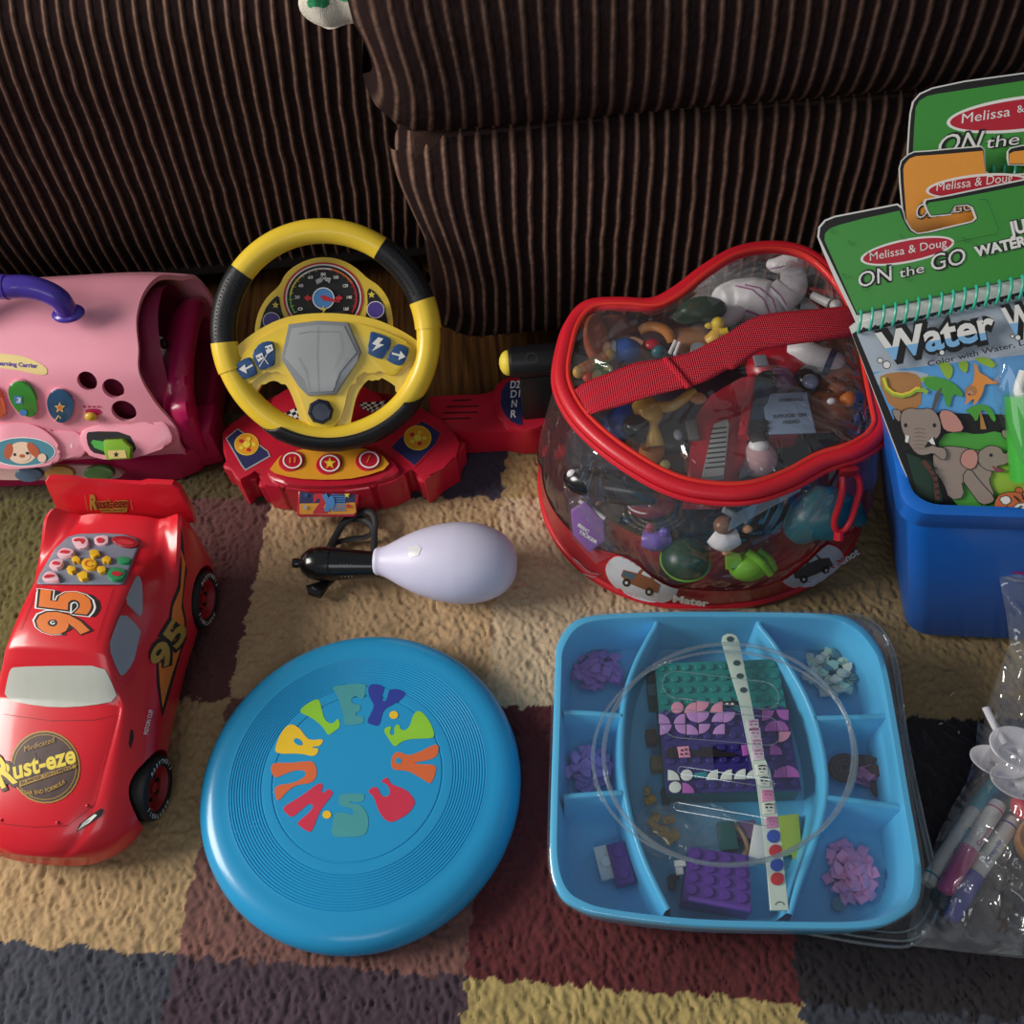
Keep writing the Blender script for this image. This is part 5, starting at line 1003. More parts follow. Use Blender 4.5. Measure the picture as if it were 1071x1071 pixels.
simple('toy_keyboard', 'red toy organ with a row of grey keys', 'toy', [('case', lambda b: b.plate([kb_(*p) for p in [(60, 830), (230, 730), (310, 720), (300, 800), (270, 1000), (250, 1180), (150, 1290), (-60, 1290), (-40, 1100), (-10, 930)]], Plane((0, 0, .118), (0, 0, 1)), -.02, .022, TR, bev=.004)), ('red_rail', lambda b: b.tube([q6(290, 740, .150), q6(265, 900, .149), q6(245, 1060, .146)], .0052, TR, n=12)), ('key_strip', lambda b: b.plate([kb_(*p) for p in [(85, 985), (160, 955), (170, 985), (140, 1260), (20, 1270), (60, 1090)]], Plane((0, 0, .141), (0, 0, 1)), 0, .006, C('keys', '#9a9c9a'), bev=.001))] + [('key_slot', (lambda i: lambda b: b.plate([kb_(70 - i * 4.2, 1010 + i * 26), kb_(155 - i * 1.6, 1000 + i * 26), kb_(155 - i * 1.6, 1006 + i * 26), kb_(70 - i * 4.2, 1016 + i * 26)], Plane((0, 0, .147), (0, 0, 1)), 0, .0006, TK))(i)) for i in range(9)])
simple('red_racer', 'red toy vehicle with dark round lens near the brown teddy', 'toy', [('hood', lambda b: b.ell(tuple(q6(450, 680, .138)), (.034, .026, .018), TR)), ('lens_ring', lambda b: b.ell(tuple(q6(590, 740, .150)), (.0115, .014, .008), TK)), ('lens', lambda b: b.ell(tuple(q6(600, 760, .157)), (.0075, .008, .005), C('lens', '#7c8ca4', .15, coat=.6))), ('side_panel', lambda b: b.box(tuple(q6(420, 1010, .120)), (.030, .034, .02), TR, bev=.004)), ('pale_flap', lambda b: b.box(tuple(q6(335, 650, .158)), (.012, .013, .003), TGY, bev=.001)), ('purple_panel', lambda b: b.ell(tuple(q6(440, 750, .148)), (.014, .014, .008), C('mauve', '#6c3c64')))])
simple('blue_tube', 'dark blue ribbed toy tube with black end caps', 'toy', [('tube', lambda b: b.tube([q6(355, 790, .152), q6(330, 990, .148)], .0088, C('tubeblue', '#24384e'), n=16))] + [('ribbed_cap', (lambda x, y: lambda b: [b.lathe([(.0, 0), (.0098 - .001 * (i % 2), 0), (.0098 - .001 * (i % 2), .003), (0, .003)], TK, X=Matrix.Translation(q6(x, y + 14 * i, .152)) @ Matrix.Rotation(R(90), 4, 'X'), n=18) for i in range(4)])(x, y)) for x, y in ((362, 740), (325, 1000))])
simple('label_card', 'pale blue card with black warning lettering', 'card', [('card', lambda b: b.box((0, 0, 0), (.040, .046, .0016), C('card', '#7a8ca6', .4), X=Matrix.Translation(q6(480, 930, .157)) @ Matrix.Rotation(R(-4), 4, 'Z'), bev=.0006)),
    ('lettering', lambda b: [b.text(t, kb_(x0, y0), kb_(x1, y1), 3.4, Plane((0, 0, .158), (0, 0, 1)), BLKI, bold=.02, off=.0004) for t, x0, y0, x1, y1 in (('WARNING', 430, 870, 560, 860), ('SUFFOCATION', 400, 955, 575, 945), ('HAZARD', 455, 985, 540, 980))])])
simple('teddy', 'brown spotted toy bear on the right side of the bag', 'toy figure', [('body', lambda b: chain(b, [q6(730, 980, .118), q6(720, 900, .130), q6(740, 830, .138)], [.024, .026, .018], TB)), ('head', lambda b: b.ell(tuple(q6(765, 760, .143)), (.022, .018, .015), C('bearbrown', '#8c4c2e'))), ('snout', lambda b: b.ell(tuple(q6(745, 800, .156)), (.009, .007, .006), C('bearbrown', '#8c4c2e'))), ('nose', lambda b: b.ell(tuple(q6(712, 865, .158)), (.004, .003, .003), TW)), ('paw', lambda b: b.ell(tuple(q6(800, 850, .152)), (.007, .008, .006), TO))] + [('spot', (lambda x, y: lambda b: b.ell(tuple(q6(x, y, .159)), (.0022, .0026, .0012), C('umber', '#4c2c22')))(x, y)) for x, y in ((730, 745), (775, 745), (825, 770), (700, 810))])
simple('violet_wrapper', 'crumpled violet and blue wrapper at the right edge of the bag', 'wrapper', [('sheet', lambda b: b.grid([[tuple(q6(830 + 14 * i + 5 * math.sin(j * 2.1), 790 + 25 * j + 8 * math.cos(i * 1.9), .142 + .006 * math.sin(i * 2.3 + j * 1.7))) for j in range(11)] for i in range(10)], C('wrap', '#4c4678', .3, coat=.4)))])
simple('white_bone', 'white toy bone standing right of the horse', 'toy', [('shaft', lambda b: b.tube([q6(610, 300, .148), q6(700, 345, .150)], [.004, .0045], TW, n=10)), ('knuckle', lambda b: b.ell(tuple(q6(735, 352, .150)), (.006, .006, .005), TW)), ('plate', lambda b: b.prism([(0, 0), (.018, -.002), (.006, .022)], 0, .003, TGY, X=Matrix.Translation(q6(545, 385, .140))))])
# seen through the front wall
simple('torpedo', 'glossy black toy boat with pointed nose behind the front wall', 'toy', [('hull', lambda b: chain(b, [q7(150, 445, .105), q7(200, 455, .108), q7(320, 480, .110), q7(470, 505, .110), q7(560, 520, .108)], [.007, .013, .0155, .014, .010], TK, 20)), ('chrome_tip', lambda b: b.ell(tuple(q7(172, 428, .116)), (.005, .004, .005), TW)), ('handle', lambda b: b.tube([q7(330, 520, .096), q7(290, 575, .088)], .0038, C('umber', '#4c2c22'), n=10))])
simple('hexagon_box', 'clear hexagonal case with a purple lettered face', 'case', [('lilac_face', lambda b: b.plate([kc(*p) for p in [(165, 600), (235, 560), (320, 650), (325, 740), (250, 795), (175, 710)]], Plane(q7(245, 680, .070), Vector((-.2, -.8, .55))), -.006, 0, C('lilac', '#8c5aa6'), bev=.001)), ('case', lambda b: b.plate([kc(*p) for p in [(150, 570), (215, 520), (345, 640), (375, 800), (280, 850), (165, 730)]], Plane(q7(245, 680, .070), Vector((-.2, -.8, .55))), -.010, .004, CLP, bev=.002)), ('white_edge', lambda b: b.tube([q7(205, 550, .086), q7(325, 635, .078)], .0022, TW, n=8)), ('lettering', lambda b: [b.text(t, kc(x0, y0), kc(x1, y1), 3.2, Plane(q7(245, 680, .070), Vector((-.2, -.8, .55))), WHT, bold=.04, off=.0005) for t, x0, y0, x1, y1 in (('BISC', 195, 668, 245, 705), ('TICKER', 200, 700, 285, 755))])])
simple('clear_dome', 'clear stacked ring dome with a red centre', 'toy', [('red_core', lambda b: b.ell(tuple(q7(545, 560, .085)), (.024, .016, .012), C('core', '#8c2c3c'))), ('dome', lambda b: [b.tube([q7(560, 590, .082 - .004 * i) + Vector((rr * math.cos(a), rr * .7 * math.sin(a), .006 * math.sin(a))) for a in np.linspace(0, 6.2, 30)], .0016, CLP, n=8, closed=True) for i, rr in enumerate((.018, .024, .030))]), ('chrome_ring', lambda b: b.tube([q7(540, 560, .088) + Vector((.021 * math.cos(a), .012 * math.sin(a), 0)) for a in np.linspace(0, 6.2, 30)], .0011, TW, n=8, closed=True))])
simple('blue_bunny', 'small violet-blue toy animal with a red bow', 'toy figure', [('body', lambda b: chain(b, [q7(500, 730, .055), q7(560, 735, .056), q7(620, 725, .055)], [.008, .011, .009], TP)), ('ear', lambda b: b.ell(tuple(q7(600, 705, .064)), (.006, .005, .008), TP)), ('bow', lambda b: b.ell(tuple(q7(535, 680, .068)), (.005, .004, .007), C('bow', '#9c2c5c')))])
simple('clear_case', 'rounded clear case around the tan and white figure', 'case', [('case', lambda b: b.plate([kd(*p) for p in [(30, 600), (90, 520), (350, 520), (400, 650), (390, 800), (300, 860), (40, 850)]], Plane(q8(220, 700, .055), Vector((.05, -.8, .6))), -.03, -.0245, CLP, smooth=1, bev=.002))])
simple('cream_figure', 'small figure in white wrap with brown head inside the bag front', 'toy figure', [('head', lambda b: b.ell(tuple(q8(135, 580, .092)), (.010, .009, .008), C('hair', '#7a5438'))), ('wrap', lambda b: chain(b, [q8(80, 620, .080), q8(130, 650, .078), q8(200, 630, .080)], [.010, .012, .009], TW)), ('hand', lambda b: b.ell(tuple(q8(145, 712, .066)), (.004, .004, .006), TSK)), ('ear', lambda b: b.ell(tuple(q8(250, 600, .088)), (.005, .004, .004), TSK))])
simple('green_frog', 'bright green toy frog at the bottom front of the bag', 'toy figure', [('body', lambda b: b.ell(tuple(q8(260, 790, .045)), (.019, .014, .014), TG)), ('leg', lambda b: chain(b, [q8(250, 715, .060), q8(320, 770, .056), q8(370, 830, .045)], [.004, .0045, .0035], TG)), ('leg', lambda b: chain(b, [q8(300, 720, .05), q8(360, 770, .046), q8(385, 810, .040)], [.006, .006, .004], TG)), ('flipper', lambda b: b.prism([(0, 0), (.016, .003), (.012, .014), (0, .018)], 0, .004, TG, X=Matrix.Translation(q8(140, 800, .050)) @ Matrix.Rotation(R(50), 4, 'X'))), ('belly', lambda b: b.ell(tuple(q8(265, 835, .036)), (.010, .006, .007), C('palegreen', '#b4cc7c')))])
simple('silver_wing', 'flat silver toy wing lying across the middle', 'toy', [('wing', lambda b: b.prism([(-.04, -.008), (.035, .002), (.038, .010), (-.03, .004)], 0, .004, C('silverblue', '#8094a4', .25, metal=.4), X=Matrix.Translation(q8(340, 490, .108)) @ Matrix.Rotation(R(18), 4, 'Z') @ Matrix.Rotation(R(25), 4, 'X'))), ('strut', lambda b: b.tube([q8(130, 500, .11), q8(250, 560, .10)], .003, TGY, n=8))])
simple('teal_dinosaur', 'dark teal toy creature behind the right front wall', 'toy figure', [('body', lambda b: chain(b, [q8(480, 640, .070), q8(560, 560, .085), q8(650, 520, .09), q8(760, 500, .09)], [.010, .022, .026, .016], TTL)), ('tail', lambda b: chain(b, [q8(760, 500, .09), q8(830, 560, .07)], [.014, .006], TTL)), ('claw', lambda b: b.ell(tuple(q8(640, 610, .07)), (.009, .004, .006), C('claw', '#4c8494')))])
simple('green_ball', 'dark green round toy low in the middle of the bag', 'toy', [('ball', lambda b: b.ell(tuple(q7(700, 830, .045)), (.022, .022, .020), TDG)), ('band', lambda b: b.tube([q7(700, 830, .045) + Vector((.0225 * math.cos(a), .0225 * math.sin(a), 0)) for a in np.linspace(0, 6.2, 30)], .0012, TG, n=6, closed=True))])
simple('pearl_sphere', 'clear pink and white toy globe at the front rim', 'toy', [('globe', lambda b: b.ell(tuple(q8(300, 240, .128)), (.018, .018, .014), C('pearl', '#c8a0a4', .2, coat=.5))), ('cap', lambda b: b.ell(tuple(q8(310, 175, .140)), (.009, .008, .006), TW)), ('wedge', lambda b: b.prism([(0, 0), (.03, 0), (.022, .018), (.006, .012)], 0, .004, TGY, X=Matrix.Translation(q8(210, 345, .128)) @ Matrix.Rotation(R(20), 4, 'Z')))])
simple('heap_cushion', 'dark navy stuffed toy filling the bottom of the bag', 'toy', [('body', lambda b: b.ell((.194, .585, .045), (.138, .112, .042), C('navyfill', '#191a26', .8))), ('fin', lambda b: b.ell((.18, .64, .085), (.05, .05, .025), C('navyfill', '#191a26', .8)))])  # added filler that covers the base and keeps the bag interior dark
# ================================================================ blue compartment tray of bricks
def tray():
    AQ = mat('aqua_plastic', '#52b8e6', rough=.28, coat=.25, var=.02); k = K(560, 620, 2.434); ZT = .066
    T = thing('compartment_tray', (.14, .27, 0), 'sky blue square tray with seven compartments and a clear lid', 'tray')
    op = [(50, 190), (56, 130), (90, 78), (150, 56), (300, 48), (500, 47), (740, 52), (815, 72), (868, 125), (895, 190), (925, 350), (952, 510), (975, 640), (984, 720), (972, 790), (920, 832), (850, 853), (700, 856), (400, 848), (180, 822), (105, 800), (60, 765), (38, 690), (38, 560), (44, 370)]
    O = spline([at(*k(*p), ZT) for p in op], 4, closed=True); c = Vector((sum(p.x for p in O) / len(O), sum(p.y for p in O) / len(O), 0))
    ring = lambda s_, z, o=(0, 0): [(c.x + (p.x - c.x) * s_ + o[0], c.y + (p.y - c.y) * s_ + o[1], z) for p in O]
    rows = [ring(.93, .016), ring(.955, .020), ring(.972, .046), ring(.975, .054), ring(.995, .055), ring(1.0, .057), ring(1.0, ZT - .001), ring(.994, ZT), ring(.962, ZT), ring(.955, ZT - .002), ring(.93, .030), ring(.90, .020), ring(.86, .0185), ring(.4, .0185)]
    b = MB().grid(rows, AQ, closed_v=True); n = len(O); b.F.append(tuple(range(n))[::-1]); b.M.append(0); L_ = len(rows) - 1; b.F.append(tuple(L_ * n + j for j in range(n))); b.M.append(0)
    bo = b.build('tray_base', T, sharp=50)
    ZD = .060
    def divider(pts, name='divider'):
        P = spline([at(*k(*p), ZD) for p in pts], 6); G = []
        for i, p in enumerate(P):
            t = (P[min(i + 1, len(P) - 1)] - P[max(i - 1, 0)]); t.z = 0; q = Vector((-t.y, t.x, 0)).normalized()
            G.append([tuple(Vector((p.x, p.y, 0)) + q * w_ + Vector((0, 0, z))) for w_, z in ((-.0085, .018), (-.0045, .030), (-.0022, ZD - .001), (-.0012, ZD), (.0012, ZD), (.0022, ZD - .001), (.0045, .030), (.0085, .018))])
        MB().grid(G, AQ).build(name, T, sharp=60)
    divider([(300, 62), (308, 78), (285, 120), (255, 180), (232, 250), (222, 330), (220, 420), (228, 500), (245, 580), (270, 660), (300, 730), (338, 806)])
    divider([(575, 62), (570, 80), (605, 125), (645, 185), (685, 255), (715, 330), (735, 420), (740, 500), (730, 570), (705, 650), (675, 730), (648, 818)])
    divider([(72, 302), (150, 306), (222, 312)]); divider([(72, 518), (150, 512), (222, 508)]); divider([(712, 318), (800, 316), (900, 312)]); divider([(742, 520), (830, 530), (930, 545)])
    # clear lid with raised oval
    rows = [ring(1.012, .056), ring(1.014, .0655), ring(1.006, .0690), ring(.985, .0700), ring(.94, .0690), ring(.5, .0690), ring(.1, .0690)]
    lb = MB().grid(rows, CLP, closed_v=True); lo = lb.build('lid', T, sharp=60)
    kk = lambda cx, cy, rx, ry, a0=0, a1=360, n_=72: [at(*k(cx + rx * math.cos(R(a0 + (a1 - a0) * i / n_)), cy + ry * math.sin(R(a0 + (a1 - a0) * i / n_))), .0715) for i in range(n_ + (0 if a1 - a0 >= 360 else 1))]
    CR_ = clear('clear_ridge', tint=(.80, .88, .90), gloss=.3, rough=.06, film=.06)
    MB().tube(kk(492, 412, 318, 282), .0019, CR_, n=10, closed=True).tube(kk(482, 420, 336, 270), .0013, CR_, n=8, closed=True).build('lid_ridge', lo)
    km = K(660, 660, 3.568)
    for i, (p, q) in enumerate((((175, 655), (500, 712)), ((172, 200), (495, 240)), ((175, 345), (505, 372)), ((190, 520), (520, 570)))):
        a, b_ = at(*km(*p), .0700), at(*km(*q), .0700); v = (b_ - a).normalized(); h_ = (.003 if i in (0, 3) else .012); w_ = Vector((-v.y, v.x, 0)) * h_
        pts = [b_ - w_ * math.sin(t) + v * h_ * math.cos(t) for t in np.linspace(-1.57, 1.57, 12)] + [a + w_ * math.sin(t) - v * h_ * math.cos(t) for t in np.linspace(-1.57, 1.57, 12)]
        MB().tube(pts, .0005, CR_, n=6, closed=True).build('lid_tab', lo)
    # second clear lid under the tray
    U = thing('clear_tray', (.16, .26, 0), 'spare clear plastic tray under the blue tray, its corners showing at the right', 'tray')
    O2 = spline([at(x, y, .012) for x, y in [(650, 672), (760, 655), (868, 642), (908, 645), (936, 680), (950, 770), (966, 850), (981, 915), (984, 950), (964, 982), (920, 986), (780, 962), (660, 950), (640, 900), (640, 720)]], 5, closed=True)
    c2 = Vector((sum(p.x for p in O2) / len(O2), sum(p.y for p in O2) / len(O2), 0)); r2 = lambda s_, z: [(c2.x + (p.x - c2.x) * s_, c2.y + (p.y - c2.y) * s_, z) for p in O2]
    MB().grid([r2(.985, .001), r2(1.0, .002), r2(.995, .010), r2(.985, .0135), r2(.96, .0140), r2(.90, .0132), r2(.1, .0132)], CLP, closed_v=True).build('sheet', U, sharp=60); MB().tube([Vector(p) for p in r2(1.0, .0025)], .0014, CR_, n=8, closed=True).build('rim_bead', U); MB().tube([Vector(p) for p in r2(.984, .0138)], .0010, CR_, n=8, closed=True).build('rim_bead', U); MB().tube([Vector(p) for p in r2(.94, .0140)], .0007, CR_, n=8, closed=True).build('rim_bead', U)
    # ------------------------------------------------ studded box
    B1 = mat('brick_teal', '#168a86', rough=.3); B2 = mat('brick_indigo', '#352c78', rough=.3); BS = mat('brick_green', '#1f5a5a', rough=.35)
    X_ = thing('studded_box', (.13, .30, .02), 'teal and indigo studded toy box covered with small tiles, in the centre of the tray', 'building toy'); zt = .047
    cs = [(88, 122), (545, 104), (636, 592), (135, 604)]; Q = [at(*km(*p), zt) for p in cs]
    fp = lambda u, v: Q[0].lerp(Q[1], u).lerp(Q[3].lerp(Q[2], u), v)
    V = [tuple(Vector((p.x, p.y, .020))) for p in Q] + [tuple(Vector((p.x, p.y, zt - .004))) for p in Q]
    MB().add(V, [(0, 1, 5, 4), (1, 2, 6, 5), (2, 3, 7, 6), (3, 0, 4, 7), (3, 2, 1, 0), (4, 5, 6, 7)], BS).build('box_body', X_, bevel=.001)
    for a, b_, m_ in ((0, .405, B1), (.405, 1.0, B2)):
        pl = MB(); P4 = [fp(0, a), fp(1, a), fp(1, b_), fp(0, b_)]; V = [tuple(Vector((p.x, p.y, zt - .004))) for p in P4] + [tuple(p) for p in P4]
        pl.add(V, [(0, 1, 5, 4), (1, 2, 6, 5), (2, 3, 7, 6), (3, 0, 4, 7), (3, 2, 1, 0), (4, 5, 6, 7)], m_)
        for j in range(11):
            v = (j + .5) / 11
            if not (a <= v < b_): continue
            for i in range(10): pl.lathe([(.0030, 0), (.0030, .0018), (.0027, .0021), (0, .0021)], m_, X=Matrix.Translation(fp((i + .5) / 10, v)), n=14, cap=False)
        pl.build('studded_plate', X_)
    zp = Plane((0, 0, zt), (0, 0, 1)); tm = {n_: mat('tile_' + n_, h_, rough=.3) for n_, h_ in dict(pink='#e79ab4', lilac='#c592d2', orchid='#b563b8', white='#dfe6dc', black='#241c22', teal='#1c8f98', rose='#d88aa8').items()}
    def tile(pts, m_, z0=.0017, z1=.0032, sm=0): MB().plate([km(*p) for p in pts], zp, z0, z1, tm[m_], smooth=sm, bev=.0003).build('tile', X_)
    def quar(cx, cy, sx, sy, m_, r_=46):
        tile([(cx, cy)] + [(cx + sx * r_ * math.cos(R(a)), cy + sy * r_ * .88 * math.sin(R(a))) for a in range(0, 91, 15)], m_)
    def rnd(cx, cy, m_, r_=23): tile([(cx + r_ * math.cos(R(a)), cy + r_ * .92 * math.sin(R(a))) for a in range(0, 360, 24)], m_)
    rnd(173, 285, 'pink'); quar(245, 305, -1, -1, 'pink'); quar(246, 262, 1, 1, 'pink'); quar(342, 303, -1, -1, 'pink'); tile([(342, 262), (400, 260), (400, 278), (342, 280)], 'black')
    quar(104, 345, 1, -1, 'lilac', 42); quar(108, 348, 1, 1, 'lilac', 44); quar(202, 345, -1, -1, 'lilac', 42); quar(204, 348, -1, 1, 'lilac', 40); quar(248, 302, -1, 1, 'lilac', 42); quar(248, 303, 1, 1, 'lilac', 44); quar(345, 338, -1, -1, 'lilac', 44); quar(346, 302, 1, 1, 'lilac', 44)
    quar(208, 386, 1, -1, 'lilac', 44); quar(254, 346, 1, 1, 'lilac', 42); quar(350, 384, -1, -1, 'lilac', 44)
    for a in ((535, 337, -1, -1), (537, 337, 1, -1)): pass
    quar(490, 295, 1, 1, 'orchid', 44); quar(588, 293, -1, 1, 'orchid', 44); quar(543, 372, -1, -1, 'orchid', 44); quar(545, 372, 1, -1, 'orchid', 44); quar(552, 375, 1, 1, 'pink', 44); quar(520, 460, 1, -1, 'orchid', 44); quar(578, 545, -1, -1, 'orchid', 46); quar(580, 545, 1, -1, 'orchid', 50)
    rnd(152, 455, 'black'); tile([(172, 432), (215, 428), (222, 470), (180, 472)], 'pink'); tile([(228, 440), (262, 450), (280, 425), (330, 450), (400, 455), (400, 468), (300, 470), (235, 468)], 'black', sm=1); tile([(412, 425), (436, 422), (440, 462), (418, 466)], 'orchid')
    quar(138, 556, 1, -1, 'white', 44); rnd(208, 537, 'white'); quar(325, 555, -1, -1, 'white', 44); quar(377, 554, -1, -1, 'white', 44); quar(428, 552, -1, -1, 'white', 44); quar(470, 550, -1, -1, 'white', 40); tile([(235, 530), (262, 528), (285, 522), (282, 545), (240, 548)], 'teal'); rnd(165, 582, 'white'); quar(192, 604, 1, -1, 'orchid', 44)
    m = MB(); fz = Plane((0, 0, zt + .0032), (0, 0, 1))
    for x in (358, 378): m.disc(*km(x, 272), 1.8, 1.2, fz, WHT, n=10)
    for x, y in ((190, 445), (205, 442), (188, 460), (206, 458)): m.disc(*km(x, y), 1.3, 1.2, fz, BLKI, n=8)
    m.build('tile_print', X_)
    # ------------------------------------------------ bracelet band
    BW = mat('band_mint', '#cfe0d2', rough=.35); W_ = thing('bracelet_band', at(*km(460, 500), .058), 'long pale mint toy bracelet band with holes and printed squares, lying across the tray', 'bracelet'); zb = Plane((0, 0, .0600), (0, 0, 1))
    bd = MB().plate([km(*p) for p in [(338, 36), (342, 18), (358, 9), (378, 10), (394, 18), (404, 40), (440, 220), (478, 430), (520, 520), (556, 740), (590, 1042), (520, 1042), (500, 800), (468, 560), (440, 440), (404, 260), (370, 150)]], zb, -.0022, 0, BW, bev=.0005).build('band', W_)
    for x, y in ((370, 30), (395, 119), (407, 168), (420, 220)): m = MB(); m.disc(*km(x, y), 13.5 / 3.568, 10.5 / 3.568, zb, mat('hole_dark', '#234a4a', rough=.6), n=20); m.build('hole', bd)
    for i, (x, y, kind) in enumerate([(448, 330, 'w'), (455, 350, 'f'), (462, 382, 'f'), (468, 422, 'f'), (474, 460, 'f'), (488, 516, 'b'), (496, 560, 'b'), (509, 612, 'p'), (514, 660, 'b'), (524, 712, 'p'), (532, 765, 'B'), (540, 820, 'R'), (545, 872, 'B'), (546, 924, 'R')]):
        m = MB()
        if kind in 'BR': m.plate([(km(x, y)[0] + 7 * math.cos(a), km(x, y)[1] + 6.8 * math.sin(a)) for a in np.linspace(0, 6.28, 24, endpoint=False)], zb, 0, .0012, mat('dot_blue', '#2c50b0', rough=.3) if kind == 'B' else mat('dot_red', '#c02c38', rough=.3), bev=.0003)
        elif kind != 'w':
            base = {'f': '#d2c4d0', 'b': '#dde4da', 'p': '#dd8fb8'}[kind]; m.plate([km(x - 22, y - 19), km(x + 20, y - 22), km(x + 24, y + 20), km(x - 18, y + 23)], zb, 0, .0010, mat('square_' + kind, base, rough=.35), bev=.0003)
            ff = Plane((0, 0, .0611), (0, 0, 1)); ink = BLKI if kind == 'b' else mat('tile_print_pink', '#b06c98', rough=.4)
            for dx in (-8, 8): m.disc(*km(x + dx, y - 2), 1.3, 1.1, ff, ink, n=8)
            m.line([km(x - 14, y - 12), km(x, y - 15), km(x + 15, y - 13)], 1.3, ff, ink); m.line([km(x - 7, y + 9), km(x, y + 11), km(x + 7, y + 9)], .6, ff, ink)
        else: continue
        m.build('bead' if kind in 'BR' else 'printed_square', W_)
    m = MB(); m.line([km(538, 1022), km(545, 1013), km(555, 1010), (km(566, 1014)), km(572, 1022)], .8, zb, BLKI); m.build('printed_smile', bd)
    # ------------------------------------------------ purple studded brick
    PU_ = mat('brick_purple', '#5c3596', rough=.3); Y_ = thing('purple_brick_plate', at(*km(330, 930), .02), 'purple studded brick plate at the front centre of the tray', 'building toy'); Qp = [at(*km(*p), .044) for p in [(218, 805), (440, 838), (450, 1050), (190, 1005)]]
    V = [(p.x, p.y, .0185) for p in Qp] + [tuple(p) for p in Qp]; b = MB().add(V, [(0, 1, 5, 4), (1, 2, 6, 5), (2, 3, 7, 6), (3, 0, 4, 7), (3, 2, 1, 0), (4, 5, 6, 7)], PU_)
    f2 = lambda u, v: Qp[0].lerp(Qp[1], u).lerp(Qp[3].lerp(Qp[2], u), v)
    for j in range(4):
        for i in range(4): b.lathe([(.0037, 0), (.0037, .0016), (.0034, .002), (0, .002)], PU_, X=Matrix.Translation(f2(.12 + .25 * i, .12 + .22 * j)), n=16, cap=False)
    b.build('studded_plate', Y_); MB().tube([f2(.08, .95) + Vector((0, 0, .001)), f2(.98, .96) + Vector((0, 0, .001))], .0022, mat('brick_violet', '#6c44a8', rough=.3), n=8).build('edge_bar', Y_)
    f = lambda x, y, z: at(*km(x, y), z)
    def one(name, label, cat, fn, group=None): mb = MB(); fn(mb); return tag(mb.build(name), label, cat, group)
    GREYB = mat('brick_grey', '#3c4450', rough=.35); WB = mat('brick_white', '#dfe2de', rough=.3)
    one('white_clip', 'small white clip piece at the left end of the purple plate', 'building toy', lambda b: b.box(tuple(f(182, 868, .042)), (.009, .005, .004), WB, bev=.001).box(tuple(f(180, 895, .040)), (.006, .006, .004), WB, bev=.001))
    one('grey_hook', 'small dark grey hook piece left of the purple plate', 'building toy', lambda b: b.box(tuple(f(150, 940, .022)), (.005, .010, .006), GREYB, bev=.001).box(tuple(f(160, 918, .022)), (.008, .004, .006), GREYB, bev=.001))
    one('lime_plate', 'lime green flat piece on the right behind the bracelet band', 'building toy', lambda b: b.plate([km(*p) for p in [(545, 690), (625, 680), (640, 830), (610, 850), (600, 830), (555, 845)]], Plane((0, 0, .024), (0, 0, 1)), -.004, .002, mat('lime_piece', '#a4bc48', rough=.4), bev=.0005))
    one('white_slope', 'white sloped piece beside the bracelet band', 'building toy', lambda b: b.plate([km(*p) for p in [(460, 720), (500, 730), (512, 860), (440, 840)]], Plane((0, 0, .030), (0, 0, 1)), -.010, .002, WB, bev=.0006))
    one('green_brick', 'dark green brick above the purple plate', 'building toy', lambda b: b.box(tuple(f(358, 770, .028)), (.013, .022, .012), BS, X=None, bev=.001))
    one('toy_lasso', 'curved tan toy lasso beside the dark green brick', 'toy', lambda b: b.tube(spline([f(370, 715, .03), f(410, 750, .03), f(430, 800, .028), f(420, 840, .026)], 5), .0022, mat('tan_cord', '#a08468', rough=.7), n=8))  # bent piece of tan cord
    one('mauve_brick', 'mauve brick right of the tan lasso', 'building toy', lambda b: b.box(tuple(f(430, 745, .026)), (.016, .014, .008), mat('brick_mauve', '#6c5078', rough=.4), bev=.001))
    one('bag_of_parts', 'clear crinkled pouch below the studded box', 'pouch', lambda b: b.ell(tuple(f(200, 740, .028)), (.045, .026, .008), VIN))
    for i, (x, y, r_, s_) in enumerate([(72, 632, 20, 1), (85, 705, 50, 1.2), (110, 745, -20, 1.3), (150, 770, 30, 1.4), (140, 705, 10, 1), (60, 600, 80, .8)]):
        one('gold_piece', 'small golden part in the pouch left of the purple plate', 'building toy', lambda b: b.box((0, 0, 0), (.010 * s_, .006 * s_, .005), mat('brick_gold', '#b08a32', rough=.35), X=Matrix.Translation(f(x, y, .028)) @ Matrix.Rotation(R(r_), 4, 'Z'), bev=.0012).lathe([(.002, 0), (.002, .005), (0, .005)], mat('brick_gold', '#b08a32', rough=.35), X=Matrix.Translation(f(x, y, .028)), n=10), 'golden parts in the clear pouch')
    for i, (x, y, h_, w_) in enumerate([(70, 175, '#2c3c3c', .006), (80, 230, '#46727a', .009), (78, 270, '#22463c', .006), (75, 400, '#5a3c38', .009), (95, 500, '#7a6c48', .010), (128, 620, '#283a30', .006)]):
        one('side_piece', ['black clip piece at the upper left of the studded box', 'slate blue brick left of the studded box top', 'dark green peg left of the studded box', 'brown brick left of the studded box middle', 'olive brick left of the studded box foot', 'dark green peg at the lower left corner of the studded box'][i], 'building toy', lambda b: b.box(tuple(f(x, y, .026)), (w_, .012, .012), mat('side_' + h_[1:], h_, rough=.4), bev=.001))
